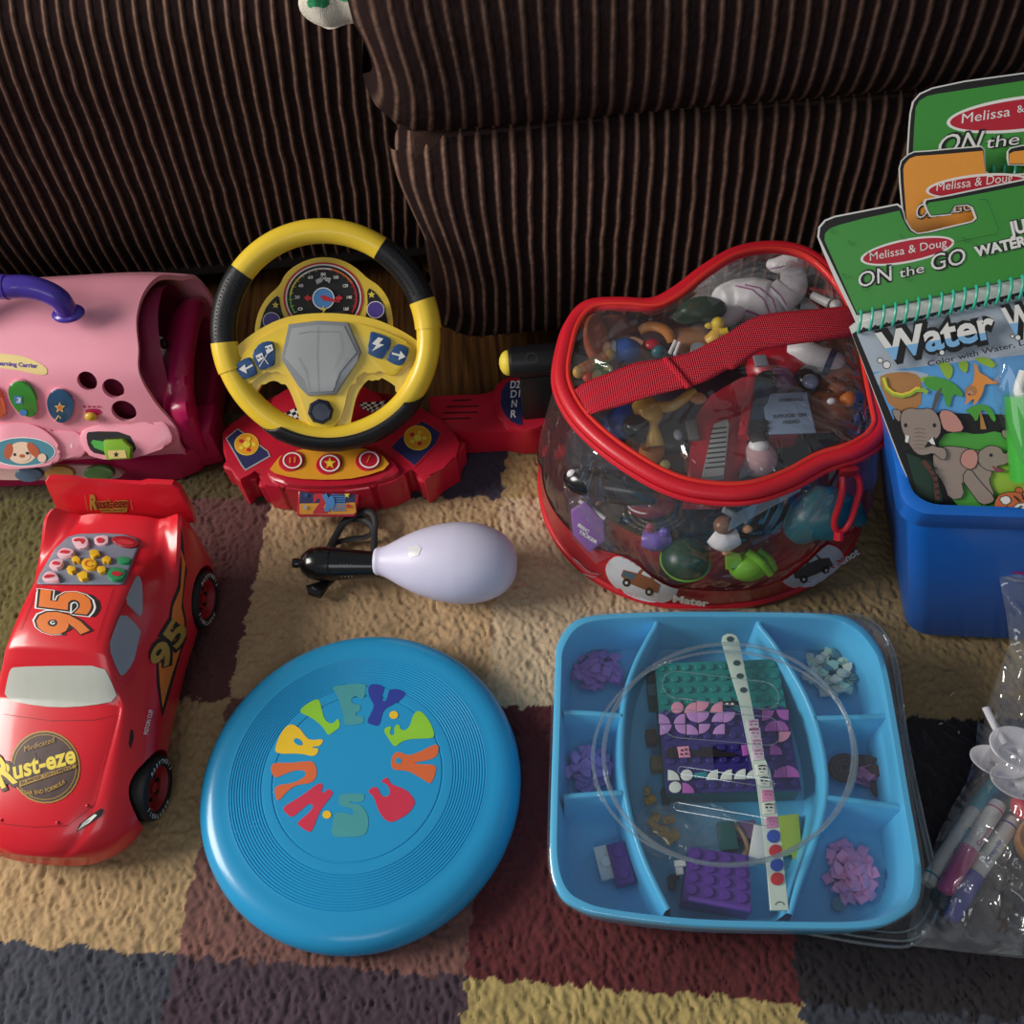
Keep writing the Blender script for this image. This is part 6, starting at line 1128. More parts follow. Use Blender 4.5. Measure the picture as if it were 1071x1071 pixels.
    # ------------------------------------------------ heaps of loose tiles
    def shapes(m_):
        a = MB().box((0, 0, 0), (.0078, .0078, .0026), m_, bev=.0004); b = MB().prism([(0, 0)] + [(.0085 * math.cos(R(t)), .0085 * math.sin(R(t))) for t in range(0, 91, 15)], -.0013, .0013, m_, bev=.0003)
        c_ = MB().lathe([(0, -.0013), (.0042, -.0013), (.0042, .0009), (.0038, .0013), (.0022, .0013), (.0022, .0028), (0, .0028)], m_, n=18); d_ = MB().box((0, 0, 0), (.0158, .0078, .0026), m_, bev=.0004); d_.lathe([(.0022, .0013), (.0022, .0028), (0, .0028)], m_, n=12, cap=False)
        return [a, b, c_, d_]
    def heap(name, label, group, mats_, cx, cy, rx, ry, n_, weights, kk_=k, layers=3):
        protos = []
        for mi_, m_ in enumerate(mats_):
            for s_ in shapes(m_): protos.append(s_)
        obs = {}; r_ = random.Random(cx)
        X0 = at(*kk_(cx, cy), .022); sx = (at(*kk_(cx + rx, cy), .022) - X0).length; sy = (at(*kk_(cx, cy - ry), .022) - X0).length
        for i in range(n_):
            t = i / n_; rad = math.sqrt((i + .5) / n_) * (1 if i % 3 else .75); a = i * 2.39996
            x = X0.x + sx * rad * math.cos(a); y = X0.y + sy * rad * math.sin(a); z = .0205 + (.0085 * (1 - rad) + .0022 * (i % layers))
            w_ = r_.choices(range(4), weights)[0] + 4 * r_.randrange(len(mats_))
            if w_ not in obs: o = protos[w_].build(name); tag(o, label, 'tile', group); obs[w_] = o
            else: o = obs[w_].copy(); COL.objects.link(o)
            o.location = (x, y, z); o.rotation_euler = (r_.uniform(-.35, .35), r_.uniform(-.35, .35), r_.uniform(0, 6.28))
    M_ = lambda n_, h_: mat('loose_' + n_, h_, rough=.32)
    heap('mauve_tile', 'small mauve tile in the heap of the back left compartment', 'mauve tiles in the back left compartment', [M_('mauve', '#a070ba')], 160, 205, 62, 42, 40, (2, 4, 0, 1))
    heap('lilac_tile', 'small lilac tile in the heap of the middle left compartment', 'lilac tiles in the middle left compartment', [M_('lilac', '#ad8edc')], 138, 448, 56, 48, 42, (4, 2, 1, 1))
    heap('pale_piece', 'small mint, white or slate piece in the back right compartment', 'pale pieces in the back right compartment', [M_('mint', '#b8dccc'), M_('pearl', '#ccd2c6'), M_('slate', '#4f8794')], 750, 205, 66, 58, 40, (2, 2, 4, 1))
    heap('pink_tile', 'small pink tile in the heap of the front right compartment', 'pink tiles in the front right compartment', [M_('pink', '#ee9ccc')], 805, 715, 66, 74, 42, (4, 2, 3, 2), layers=2)
    heap('pink_bow_piece', 'small pink piece among the brown pieces at the right', 'pink pieces in the middle right compartment', [M_('rosebow', '#c474a0')], 838, 462, 26, 20, 8, (2, 1, 2, 1))
    BR_ = mat('brown_piece', '#4a3230', rough=.35)
    one('brown_swirl', 'round brown swirled piece in the middle right compartment', 'building toy', lambda b: [b.tube([at(*k(785 + r_ * math.cos(t), 445 + r_ * .9 * math.sin(t)), .026) for t in np.linspace(0, 6.28, 24, endpoint=False)], .0022, BR_, n=8, closed=True) for r_ in (12, 23, 34)])
    for x, y, a, lb in ((835, 428, 0, 'brown leaf piece at the back of the middle right compartment'), (870, 455, -20, 'brown leaf piece at the right of the middle right compartment')):
        one('brown_leaf', lb, 'building toy', lambda b: b.prism([(-.010, 0), (-.004, .005), (.004, .004), (.011, 0), (.004, -.004), (-.004, -.005)], 0, .003, BR_, X=Matrix.Translation(at(*k(x, y), .028)) @ Matrix.Rotation(R(a), 4, 'Z'), bev=.0006))
    one('brown_disc', 'round brown disc with pale centre in the middle right compartment', 'building toy', lambda b: b.lathe([(0, 0), (.0075, 0), (.0075, .003), (.003, .0034), (0, .0034)], BR_, X=Matrix.Translation(at(*k(878, 503), .022)), n=24).lathe([(.0022, .0036), (0, .0040)], WB, X=Matrix.Translation(at(*k(878, 503), .022)), n=12))
    g = at(*k(180, 688), .022); one('white_brick', 'white one-stud brick in the front left compartment', 'building toy', lambda b: b.box((0, 0, 0), (.0145, .026, .007), WB, X=Matrix.Translation(g) @ Matrix.Rotation(R(8), 4, 'Z'), bev=.0006).lathe([(.004, .0035), (.004, .0052), (0, .0055)], WB, X=Matrix.Translation(g), n=18))
    g2 = at(*k(216, 692), .024); one('purple_brick', 'dark purple two-stud brick beside the white brick', 'building toy', lambda b: b.box((0, 0, 0), (.0145, .032, .010), mat('brick_plum', '#54308a', rough=.3), X=Matrix.Translation(g2) @ Matrix.Rotation(R(8), 4, 'Z'), bev=.0006).lathe([(.004, .005), (.004, .0068), (0, .007)], mat('brick_plum', '#54308a', rough=.3), X=Matrix.Translation(g2 + Vector((-.001, .008, 0))), n=18).lathe([(.004, .005), (.004, .0068), (0, .007)], mat('brick_plum', '#54308a', rough=.3), X=Matrix.Translation(g2 + Vector((.001, -.008, 0))), n=18))
    one('slate_disc', 'small slate round piece at the front of the pink tile compartment', 'building toy', lambda b: b.lathe([(0, 0), (.005, 0), (.005, .003), (0, .003)], M_('slate', '#4f8794'), X=Matrix.Translation(at(*k(770, 795), .020)), n=18))
tray()
# ================================================================ blue bin and activity books
def blue_bin():
    BL = mat('bin_blue', '#1668c8', rough=.35, coat=.2, var=.02); T = thing('blue_bin', (.45, .47, 0), 'deep blue plastic storage bin holding activity books', 'bin')
    u = Vector((.989, -.150, 0)).normalized(); v = Vector((-u.y, u.x, 0)); A = at(950, 532, .19); A.z = 0; w_, d_ = .36, .22
    B0 = at(947, 668, 0) + v * .002; def_ = lambda o, ins, W, D: [o + u * ins + v * ins, o + u * (W - ins) + v * ins, o + u * (W - ins) + v * (D - ins), o + u * ins + v * (D - ins)]
    def rr(o, ins, W, D, z, r_=.02):
        out = []; C_ = def_(o, ins + r_, W, D)
        for q, (c, a0) in enumerate(zip(C_, (180, 270, 0, 90))):
            for i in range(7): a = R(a0 + 15 * i); p = c + u * (r_ * math.cos(a)) + v * (r_ * math.sin(a)); out.append((p.x, p.y, z))
        return out
    rows = [rr(B0, .004, .29, .16, .001), rr(B0, 0, .29, .16, .006), rr(A, .003, w_, d_, .165), rr(A, -.001, w_, d_, .168), rr(A, -.003, w_, d_, .188), rr(A, 0, w_, d_, .191), rr(A, .004, w_, d_, .191), rr(A, .006, w_, d_, .187), rr(A, .007, w_, d_, .165), rr(B0, .006, .29, .16, .010)]
    n = len(rows[0]); b = MB().grid(rows, BL, closed_v=True); b.F += [tuple(range(n))[::-1], tuple((len(rows) - 1) * n + j for j in range(n))]; b.M += [0, 0]; b.build('tub', T, sharp=50)
blue_bin()
BKN = Vector((-.262, -.720, .643)).normalized()
BKO = at(975, 535, .172)
def coil(mb, P, v, n, r_=.0085, m=None):
    """one open wire ring round the fold at P"""
    mb.tube([P + v * (r_ * math.cos(a)) * .95 + n * (r_ * .62 * math.sin(a) + .001) for a in np.linspace(-.5, 3.6, 12)], .0011, m, n=8)
def books():
    GR = mat('cover_green', '#3a8c34', rough=.45, coat=.1, var=.05, vscale=200); OR_ = mat('cover_orange', '#e09434', rough=.45, coat=.1, var=.04, vscale=200); PG = mat('page_white', '#d8d8d4', rough=.6); BK_ = mat('cover_black', '#141214', rough=.5); TLW = mat('wire_teal', '#3fb59a', rough=.3)
    OVR = mat('oval_red', '#b21c30', rough=.45); LW = mat('letter_white', '#e2e0dc', rough=.5); SKY = mat('sky_blue', '#5aa0dc', rough=.45); LBL = mat('letter_blue', '#7cb2de', rough=.45); LIM = mat('leaf_lime', '#94b83a', rough=.5); LFG = mat('leaf_green', '#4c9c3c', rough=.5); DKG = mat('jungle_dark', '#1f3a2c', rough=.5); ELG = mat('elephant_grey', '#96867c', rough=.5); EPK = mat('ear_pink', '#c48a80', rough=.5); TRK = mat('trunk_tan', '#b07c48', rough=.5); MON = mat('monkey_orange', '#e09044', rough=.5)
    u0 = Vector((1, -.2, 0)); u0 = (u0 - BKN * u0.dot(BKN)).normalized(); v0 = BKN.cross(u0)
    # --- back green book
    kq = K(930, 60, 7.596); p3 = Plane(BKO - BKN * .050, BKN); T = thing('activity_book', at(1060, 200, .2), 'green activity book standing furthest back in the blue bin', 'book', 'activity books in the blue bin')
    R_ = [(2100, 60), (2100, 1500), (145, 1500), (143, 760), (155, 560), (165, 440), (185, 350), (240, 285), (340, 240), (600, 185), (1060, 122)]
    cv = MB().plate([kq(*p) for p in R_], p3, -.0025, 0, PG).build('board', T); m = MB(); m.poly([kq(*p) for p in [(2095, 66), (2095, 1490), (152, 1490), (152, 760), (164, 560), (175, 440), (198, 352), (248, 295), (345, 250), (600, 196), (1060, 132)]], p3, BK_)
    m.poly([kq(*p) for p in [(2090, 110), (2090, 1480), (182, 1480), (188, 760), (198, 560), (210, 400), (240, 345), (300, 308), (380, 290), (1060, 186)]], p3, GR)
    m.disc(*kq(1090, 445), 84, 18.5, p3, LW, rot=-7, n=48); m.disc(*kq(1090, 445), 80.5, 15.3, p3, OVR, rot=-7, n=48); m.text('Melissa', kq(575, 525), kq(960, 465), 10, p3, LW, bold=.0, shear=.25); m.text('&', kq(1020, 440), kq(1075, 432), 7.5, p3, LW); m.text('Doug', kq(1130, 430), kq(1360, 400), 10, p3, LW)
    for b_, mm in ((.07, BK_), (.0, LW)): m.text('ON', kq(365, 775), kq(700, 740), 20, p3, mm, bold=b_, shear=.5); m.text('the', kq(762, 725), kq(1030, 690), 12, p3, mm, bold=b_ * .8, shear=.3); m.text('GO', kq(1130, 700), kq(1450, 650), 20, p3, mm, bold=b_, shear=.5)
    m.build('printed_cover', cv)
    # --- orange book
    T0 = T
    p2 = Plane(BKO - BKN * .028, BKN); T = thing('activity_book', at(1050, 260, .2), 'orange activity book in the middle, with a notched hanging tab', 'book', 'activity books in the blue bin')
    fo = [(78, 880), (95, 820), (145, 770), (200, 745), (320, 738), (480, 722), (730, 702), (758, 730), (766, 850), (770, 900), (800, 935), (900, 930), (1120, 918), (1120, 860), (950, 856), (938, 800), (940, 745), (965, 715), (1050, 697), (1300, 680), (2100, 600), (2100, 1600), (140, 1600), (82, 1000)]
    cv = MB().plate([kq(*p) for p in fo], p2, -.0025, 0, PG).build('board', T); m = MB()
    m.poly([kq(*p) for p in [(86, 880), (100, 826), (150, 778), (200, 755), (320, 748), (480, 732), (728, 712), (748, 732), (757, 850), (762, 910), (790, 945), (900, 940), (2090, 900), (2090, 1590), (146, 1590), (92, 1000)]], p2, BK_); m.poly([kq(*p) for p in [(950, 850), (948, 745), (970, 724), (1050, 706), (2090, 630), (2090, 850)]], p2, BK_)
    m.poly([kq(*p) for p in [(112, 890), (122, 850), (160, 805), (210, 785), (480, 765), (745, 742), (757, 860), (765, 915), (795, 948), (1120, 935), (2080, 900), (2080, 1580), (160, 1580), (116, 1000)]], p2, OR_); m.poly([kq(*p) for p in [(952, 845), (955, 765), (990, 748), (1060, 740), (2080, 665), (2080, 845)]], p2, OR_)
    m.disc(*kq(700, 1020), 54, 12, p2, LW, rot=-6, n=48); m.disc(*kq(700, 1022), 51, 9.6, p2, OVR, rot=-6, n=48); m.text('Melissa & Doug', kq(375, 1062), kq(980, 985), 9, p2, LW, shear=.2)
    kh = K(880, 60, 5.355)
    for b_, mm in ((.06, BK_), (.0, LW)): m.text('ON', kh(412, 905), kh(545, 885), 15, p2, mm, bold=b_, shear=.3); m.text('the', kh(560, 880), kh(640, 868), 8, p2, mm, bold=b_, shear=.3); m.text('GO', kh(625, 872), kh(735, 855), 9, p2, mm, bold=b_, shear=.3)
    m.build('printed_cover', cv)
    for i in range(7): P = p3(1037 + i * 11.2, 184 - i * 1.2, .003); b = MB(); coil(b, P, v0, BKN, .0075, TLW); b.build('coil', T0)
    # --- front book
    p1 = Plane(BKO, BKN); k = K(850, 200, 4.846); kB = K(890, 340, 4.867); T = thing('activity_book', at(980, 400, .2), 'green topped water colouring book with elephants on its cover, in front in the blue bin', 'book', 'activity books in the blue bin')
    hd = [(24, 230), (30, 180), (60, 145), (110, 125), (250, 98), (430, 62), (455, 80), (465, 110), (470, 140), (500, 190), (530, 212), (580, 205), (690, 178), (810, 150), (825, 135), (805, 85), (780, 72), (720, 78), (700, 120), (660, 125), (600, 130), (580, 105), (562, 60), (570, 40), (700, 15), (1200, -90), (1500, -150), (1500, 370), (1080, 478), (640, 580), (222, 672), (190, 600), (110, 440), (50, 300)]
    cv = MB().plate([k(*p) for p in hd], p1, -.003, 0, PG).build('header_board', T); m = MB()
    ins = [(33, 232), (38, 186), (66, 152), (112, 133), (250, 106), (426, 71), (448, 88), (458, 115), (464, 145), (494, 196), (528, 218), (600, 208), (810, 157), (833, 137), (812, 80), (782, 66), (718, 73), (696, 114), (600, 124), (588, 104), (571, 62), (576, 46), (700, 23), (1200, -82), (1495, -140), (1495, 325), (1080, 435), (640, 535), (222, 628)]
    m.poly([k(*p) for p in ins], p1, BK_)
    m.poly([k(*p) for p in [(60, 250), (62, 215), (85, 190), (130, 172), (250, 140), (440, 98), (455, 140), (488, 200), (528, 222), (600, 212), (815, 160), (838, 137), (815, 76), (785, 62), (716, 70), (692, 110), (602, 121), (592, 104), (577, 70), (590, 58), (700, 40), (1200, -55), (1490, -110), (1490, 322), (1080, 432), (640, 532), (226, 622)]], p1, GR)
    m.disc(*k(480, 302), 50, 12.6, p1, LW, rot=-11, n=48); m.disc(*k(480, 302), 47.2, 10.4, p1, OVR, rot=-11, n=48); m.text('Melissa & Doug', k(290, 352), k(680, 278), 8.2, p1, LW, shear=.15)
    for b_, mm in ((.07, BK_), (.0, LW)): m.text('ON', k(232, 490), k(400, 452), 15.5, p1, mm, bold=b_, shear=.2); m.text('the', k(440, 440), k(565, 410), 9.5, p1, mm, bold=b_ * .9, shear=.2); m.text('GO', k(600, 405), k(775, 365), 16.5, p1, mm, bold=b_, shear=.2)
    for b_, mm in ((.1, BK_), (.045, LW)): m.text('JUNGLE', k(1000, 222), k(1290, 160), 13, p1, mm, bold=b_); m.text('WATER', k(826, 332), k(1090, 272), 10, p1, mm, bold=b_); m.text('REVEAL', k(1110, 268), k(1380, 210), 10, p1, mm, bold=b_)
    m.line([k(*p) for p in [(840, 40), (880, 42), (905, 90), (945, 195), (935, 215), (700, 262)]], .4, p1, DKG)
    # faint line pattern
    for i in range(16):
        x, y = 100 + (i * 97) % 900, 200 + (i * 61) % 380; 
        if y > 560 - x * .2 or y < 180 - x * .1: continue
        m.line([k(x + 18 * math.cos(t), y + 14 * math.sin(t * 1.3)) for t in np.linspace(0, 5, 12)], .35, p1, DKG)
    m.build('printed_header', cv)
    # page block and cover card
    pg = [(175, 690), (205, 650), (1500, 330), (1500, 1700), (700, 1720), (590, 1690), (585, 1640)]
    e1 = lambda t: t
    cover = [(-4, 14), (22, -8), (1320, -322), (1320, 1010), (700, 1010), (345, 925), (250, 690)]
    b = MB().plate([kB(*p) for p in cover], p1, -.008, .0015, PG).build('page_block', T); pc = Plane(BKO + BKN * .0015, BKN); m = MB()
    m.poly([kB(*p) for p in [(5, 46), (28, 30), (1315, -275), (1315, 1000), (700, 1005), (348, 922), (252, 688)]], pc, BK_)
    m.poly([kB(*p) for p in [(30, 45), (1310, -258), (1310, 150), (500, 290), (150, 330)]], pc, mat('cover_cloud', '#aeb8c6', rough=.5)); m.poly([kB(*p) for p in [(112, 240), (1310, 100), (1310, 480), (380, 480), (215, 480)]], pc, SKY); m.poly([kB(*p) for p in [(105, 225), (400, 235), (380, 300), (150, 330)]], pc, mat('cover_cloud', '#aeb8c6', rough=.5), smooth=1)
    m.poly([kB(*p) for p in [(130, 270), (200, 240), (320, 240), (365, 280), (355, 440), (210, 440)]], pc, TRK, smooth=1)
    m.poly([kB(*p) for p in [(210, 440), (1310, 470), (1310, 560), (600, 600), (262, 640)]], pc, BLKI)
    m.poly([kB(*p) for p in [(450, 560), (560, 540), (640, 560), (760, 535), (820, 600), (1310, 600), (1310, 1000), (700, 1000), (500, 900), (440, 700)]], pc, LFG, smooth=1); m.poly([kB(*p) for p in [(730, 720), (860, 690), (1310, 700), (1310, 850), (900, 860), (760, 870), (700, 810)]], pc, LIM, smooth=1)
    m.poly([kB(*p) for p in [(280, 650), (420, 700), (470, 900), (400, 915), (350, 905)]], pc, DKG)
    # palm leaves and trees
    for P_ in ([(440, 190), (480, 185), (520, 210), (515, 260), (495, 280), (470, 250)], [(540, 190), (600, 180), (590, 250), (560, 230)], [(620, 165), (700, 165), (740, 200), (720, 222), (660, 195)], [(340, 270), (430, 255), (440, 290), (370, 290)]): m.poly([kB(*p) for p in P_], pc, LIM, smooth=1)
    for P_ in ([(370, 265), (440, 262), (520, 290), (575, 350), (560, 370), (520, 345), (500, 430), (480, 400), (470, 340), (400, 330), (370, 300)], [(575, 440), (630, 405), (700, 405), (740, 470), (730, 500), (690, 440), (660, 430), (640, 500), (610, 450)]): m.poly([kB(*p) for p in P_], pc, LFG, smooth=1)
    m.poly([kB(*p) for p in [(410, 430), (430, 350), (460, 315), (455, 350), (425, 430)]], pc, mat('trunk_grey', '#5c5450', rough=.5)); m.poly([kB(*p) for p in [(655, 430), (672, 470), (690, 530), (660, 530)]], pc, TRK)
    # yellow-green snake round the trunk
    m.line([kB(*p) for p in [(165, 265), (180, 320), (215, 350), (260, 360), (300, 350), (330, 330), (370, 330), (390, 345)]], 4.6, pc, LIM); m.line([kB(*p) for p in [(165, 268), (182, 316), (216, 344), (260, 353), (300, 342), (332, 320), (350, 320)]], 2.4, pc, YELI)
    # monkey hanging
    m.poly([kB(*p) for p in [(625, 190), (640, 200), (650, 240), (690, 260), (720, 285), (745, 290), (745, 300), (700, 300), (680, 300), (670, 350), (640, 395), (620, 410), (630, 370), (600, 390), (575, 410), (590, 375), (580, 340), (600, 310), (620, 300), (630, 250)]], pc, MON, smooth=1); m.disc(*kB(612, 335), 6, 5.6, pc, TRK); m.disc(*kB(608, 345), 3.4, 2.4, pc, EPK); m.disc(*kB(602, 352), 1.2, .8, pc, BLKI)
    # elephants
    def shp(P_, mm, s_=1, edge=True):
        P_ = [kB(*p) for p in P_]; Q = chaikin(P_, s_)
        m.poly(Q, pc, mm)
        if edge: m.line(Q + [Q[0]], .7, pc, BLKI)
    shp([(415, 640), (480, 615), (560, 620), (640, 640), (720, 640), (720, 760), (700, 790), (735, 870), (700, 910), (660, 920), (610, 850), (560, 780), (580, 880), (500, 890), (470, 800), (420, 740)], ELG)
    shp([(560, 780), (600, 720), (660, 800), (735, 880), (720, 905), (660, 918), (610, 850)], ELG); shp([(640, 650), (700, 610), (760, 620), (780, 660), (800, 640), (800, 590), (765, 560), (770, 530), (795, 540), (830, 620), (825, 680), (790, 710), (730, 720), (800, 745), (700, 745), (650, 710)], ELG); shp([(550, 700), (570, 640), (620, 628), (650, 660), (640, 720), (600, 740)], EPK)
    m.disc(*kB(712, 662), 1.5, 1.8, pc, BLKI); m.poly([kB(*p) for p in [(715, 715), (790, 742), (740, 750)]], pc, mat('mouth_rose', '#8c3c50', rough=.5))
    shp([(445, 435), (500, 430), (550, 470), (582, 540), (500, 548), (460, 520)], EPK); shp([(205, 425), (260, 435), (250, 500), (220, 470)], ELG)
    shp([(250, 500), (255, 440), (300, 420), (350, 430), (400, 420), (440, 450), (460, 510), (455, 560), (410, 600), (430, 620), (480, 625), (490, 670), (470, 690), (440, 670), (420, 650), (370, 665), (330, 655), (290, 600), (265, 550)], ELG)
    for x in (278, 424): m.disc(*kB(x, 510), 1.6, 2.2, pc, BLKI)
    m.poly([kB(*p) for p in [(278, 560), (298, 565), (290, 600), (276, 595)]], pc, LW); m.poly([kB(*p) for p in [(372, 625), (405, 575), (425, 570), (428, 608)]], pc, BLKI); m.poly([kB(*p) for p in [(395, 590), (415, 570), (430, 610), (410, 605)]], pc, LW)
    for i in range(6): m.line([kB(318, 530 + i * 20), kB(345, 524 + i * 20), kB(375, 532 + i * 20)], .4, pc, mat('crease_brown', '#6c5c54', rough=.5))
    m.line([kB(*p) for p in [(365, 690), (400, 730), (430, 780), (440, 890)]], 5, pc, mat('tiger_brown', '#5a342c', rough=.5)); 
    for i in range(5): m.line([kB(405 + i * 8, 735 + i * 33), kB(440 + i * 5, 730 + i * 33)], 1.4, pc, BLKI)
    shp([(740, 870), (790, 850), (850, 850), (1090, 860), (1090, 990), (720, 950)], mat('tiger_orange', '#c46838', rough=.5)); shp([(750, 880), (800, 865), (820, 900), (780, 920)], LW, 1); shp([(820, 930), (860, 900), (1000, 920), (1000, 985), (820, 960)], LW, 1); shp([(830, 850), (840, 825), (870, 825), (880, 855)], mat('tiger_orange', '#c46838', rough=.5))
    for q in ([(830, 870), (860, 900)], [(870, 860), (880, 890)], [(845, 940), (870, 920)], [(760, 935), (800, 925)]): m.line([kB(*p) for p in q], 1.6, pc, BLKI)
    # title
    WT = [(k(282, 745), k(560, 680))]
    def title(t, p0, p1, h):
        for b_, mm, dx, dy in ((.10, BK_, 1.6, 2.4), (.11, BK_, 0, 0), (.028, LW, 0, 0)): m.text(t, (p0[0] + dx, p0[1] + dy), (p1[0] + dx, p1[1] + dy), h, pc, mm, bold=b_)
        V, F = text2d(t, .028)     # lower half of every letter in blue
        bm = bmesh.new(); vs = [bm.verts.new((x, y, 0)) for x, y in V]
        for f_ in F: 
            try: bm.faces.new([vs[i] for i in f_])
            except ValueError: pass
        bmesh.ops.bisect_plane(bm, geom=bm.verts[:] + bm.edges[:] + bm.faces[:], plane_co=(0, .30, 0), plane_no=(.06, 1, 0), clear_outer=True)
        x0, x1 = min(v[0] for v in V), max(v[0] for v in V); bm.verts.index_update(); ex = Vector((p1[0] - p0[0], p1[1] - p0[1])); ey = Vector((ex.y, -ex.x)).normalized() * h
        V2 = [tuple(Vector(p0) + ex * ((v.co.x - x0) / (x1 - x0)) + ey * (v.co.y / .69)) for v in bm.verts]; F2 = [tuple(v.index for v in f_.verts) for f_ in bm.faces]; bm.free(); m.marks(V2, F2, pc, LBL)
    title('Water', k(345, 862), k(935, 735), 29); title('WOW!', k(985, 735), k(1440, 632), 29)
    m.text('Color with Water, Let Dry', k(585, 888), k(1230, 745), 5.6, pc, BLKI, bold=.01); 
    for x, y, r_ in ((375, 880, 3.6), (342, 858, 2.4), (1040, 742, 2.6), (655, 818, 2.4), (1012, 735, 1.6)): m.disc(*k(x, y), r_ + .8, r_ + .8, pc, BK_, n=18); m.disc(*k(x, y), r_, r_, pc, LW, n=18)
    m.build('printed_cover', b)
    for i in range(22):
        x = 237 + i * 58.2; y = 660 - i * 12.3; P = p1(*k(x, y), .004); c_ = MB(); coil(c_, P, v0, BKN, .0088, TLW); c_.build('coil', T)
        if i < 16: m2 = MB(); m2.disc(*k(x + 22, y + 40), 2.0, 2.2, pc, BLKI, n=10, off=.0010); m2.build('punched_hole', b)
    # blister with the water pen
    ax = [p1(1082, 395, .012), p1(1080, 430, .012), p1(1078, 480, .012), p1(1084, 512, .010)]
    MB().tube(spline([p1(1072, 388, .010), p1(1066, 408, .011), p1(1072, 416, .012)], 4), .004, LW, n=12).build('pen_tip', T); MB().tube(spline([p1(1075, 412, .012), p1(1076, 440, .012), p1(1080, 500, .012)], 5), .0155, mat('pen_green', '#3fae3c', rough=.3, coat=.4), n=20).build('pen', T)
    MB().plate([kB(*p) for p in [(770, 190), (800, 165), (1050, 120), (1100, 150), (1100, 800), (900, 760), (850, 660), (790, 480), (760, 370), (758, 230)]], pc, 0, .026, CLP, smooth=1, bev=.008, ).build('blister', T, sharp=60)
books()
# ================================================================ clear zipper bag of markers and spoons
def zipbag():
    Z = clear('zip_film', tint=(.93, .935, .95), gloss=.24, rough=.08, bump=.9, bscale=26, dist=.016, film=.06)
    T = thing('zipper_bag', (.36, .22, 0), 'crumpled clear zipper bag of markers and plastic spoons, leaning on the blue bin', 'bag')
    rows = [(592, 1043, .105, 0), (615, 1047, .092, 0), (640, 1052, .078, .002), (672, 1056, .060, .004), (700, 1046, .040, .012), (737, 1032, .022, .024), (775, 1026, .014, .034), (803, 1021, .012, .040), (830, 1006, .010, .042), (855, 990, .008, .044), (880, 980, .007, .044), (905, 972, .006, .042), (935, 962, .005, .036), (960, 953, .004, .026), (980, 949, .0035, .014), (989, 952, .003, .004)]
    P = [];
    ys = np.interp(np.linspace(0, len(rows) - 1, 70), range(len(rows)), [r_[0] for r_ in rows]); xs = np.interp(np.linspace(0, len(rows) - 1, 70), range(len(rows)), [r_[1] for r_ in rows]); z0 = np.interp(np.linspace(0, len(rows) - 1, 70), range(len(rows)), [r_[2] for r_ in rows]); hh = np.interp(np.linspace(0, len(rows) - 1, 70), range(len(rows)), [r_[3] for r_ in rows])
    G = []; NX = 110
    for i in range(70):
        row = []
        for j in range(NX):
            t = j / (NX - 1); px = xs[i] + (1230 - xs[i]) * t; py = ys[i] + (25 * t if i > 55 else 8 * t) + (6 * math.sin(t * 9) if i < 3 else 0)
            e = math.sqrt(max(0, 1 - (1 - min(1, t / .28)) ** 2)); e *= math.sqrt(max(0, 1 - (1 - min(1, (1 - t) / .2)) ** 2))
            sa = np.array([(px * .75 + py * .66) * .012]); ta = np.array([(-px * .66 + py * .75) * .055]); sb = np.array([(px * .3 - py * .95) * .02]); tb = np.array([(px * .95 + py * .3) * .05])
            cr = (1 - abs(vnoise(sa, ta, 1.0, 41)[0] - .5) * 2) ** 3 * .009 + (1 - abs(vnoise(sb, tb, 1.0, 42)[0] - .5) * 2) ** 4 * .006
            z = z0[i] + hh[i] * e + cr * min(1, t * 8) * (1 if i > 4 else .4)
            row.append(tuple(at(px, py, z)))
        G.append(row)
    MB().grid(G, Z).build('film', T, sharp=180)
    MB().grid([[tuple(Vector(G[i][j][:2]).to_3d() + Vector((0, 0, .002))) for j in (0, 25, 50, 80, NX - 1)] for i in range(24, 70, 5)] + [[(G[69][j][0], G[69][j][1], .002) for j in (0, 25, 50, 80, NX - 1)]], Z).build('lower_film', T)
    pz = [Vector(G[0][j]) + Vector((0, -.001, .001)) for j in range(0, NX, 10)]
    MB().tube([at(1037, 594, .104)] + pz, .0022, mat('zip_purple', '#7a2460', rough=.35), n=8, flat=.6).build('zipper', T)
    MB().tube([p + Vector((0, -.004, -.007)) for p in pz], .0012, Z, n=6).build('zipper', T)
    k4 = K(940, 820, 5.359); q = lambda x, y, z: at(*k4(x, y), z)
    def marker(label, cap, a, b_, c_, z, capm, txt):
        t = thing('marker', q(*a, 0), label, 'marker', 'markers in the zipper bag'); A, B, C_ = q(*a, z), q(*b_, z), q(*c_, z)
        d = (C_ - A).normalized(); W = mat('marker_white', '#d6d6ce', rough=.35)
        bo = MB().tube([B, B + d * .004, C_ - d * .004, C_], [.0060, .0064, .0064, .0058], W, n=20).build('barrel', t); MB().tube([A, A - d * -.002, A + d * .006, B - d * .004, B], [.0045, .0060, .0066, .0072, .0070], capm, n=20).build('cap', t)
        MB().tube([C_ - d * .008, C_ - d * .0065], .0066, capm, n=20).build('stripe', t)
        s = Surf(bo); m = MB(); p0 = txt[0]; p1 = txt[1]; m.text('Crayola', k4(*p0), k4(*p1), 4.6, s, capm, bold=.02); m.build('barrel_lettering', bo)
    marker('white marker with a teal cap, leftmost in the zipper bag', 1, (545, -10), (425, 150), (160, 560), .012, mat('cap_teal', '#1f9ab0', rough=.3), ((320, 400), (405, 245)))
    marker('white marker with a pink cap pointing down, second in the zipper bag', 1, (250, 605), (395, 365), (560, 110), .020, mat('cap_pink', '#c23c80', rough=.3), ((450, 350), (520, 250)))
    marker('white marker with a violet cap, lowest in the zipper bag', 1, (285, 755), (430, 510), (640, 200), .015, mat('cap_violet', '#4a44a8', rough=.3), ((500, 440), (580, 320)))
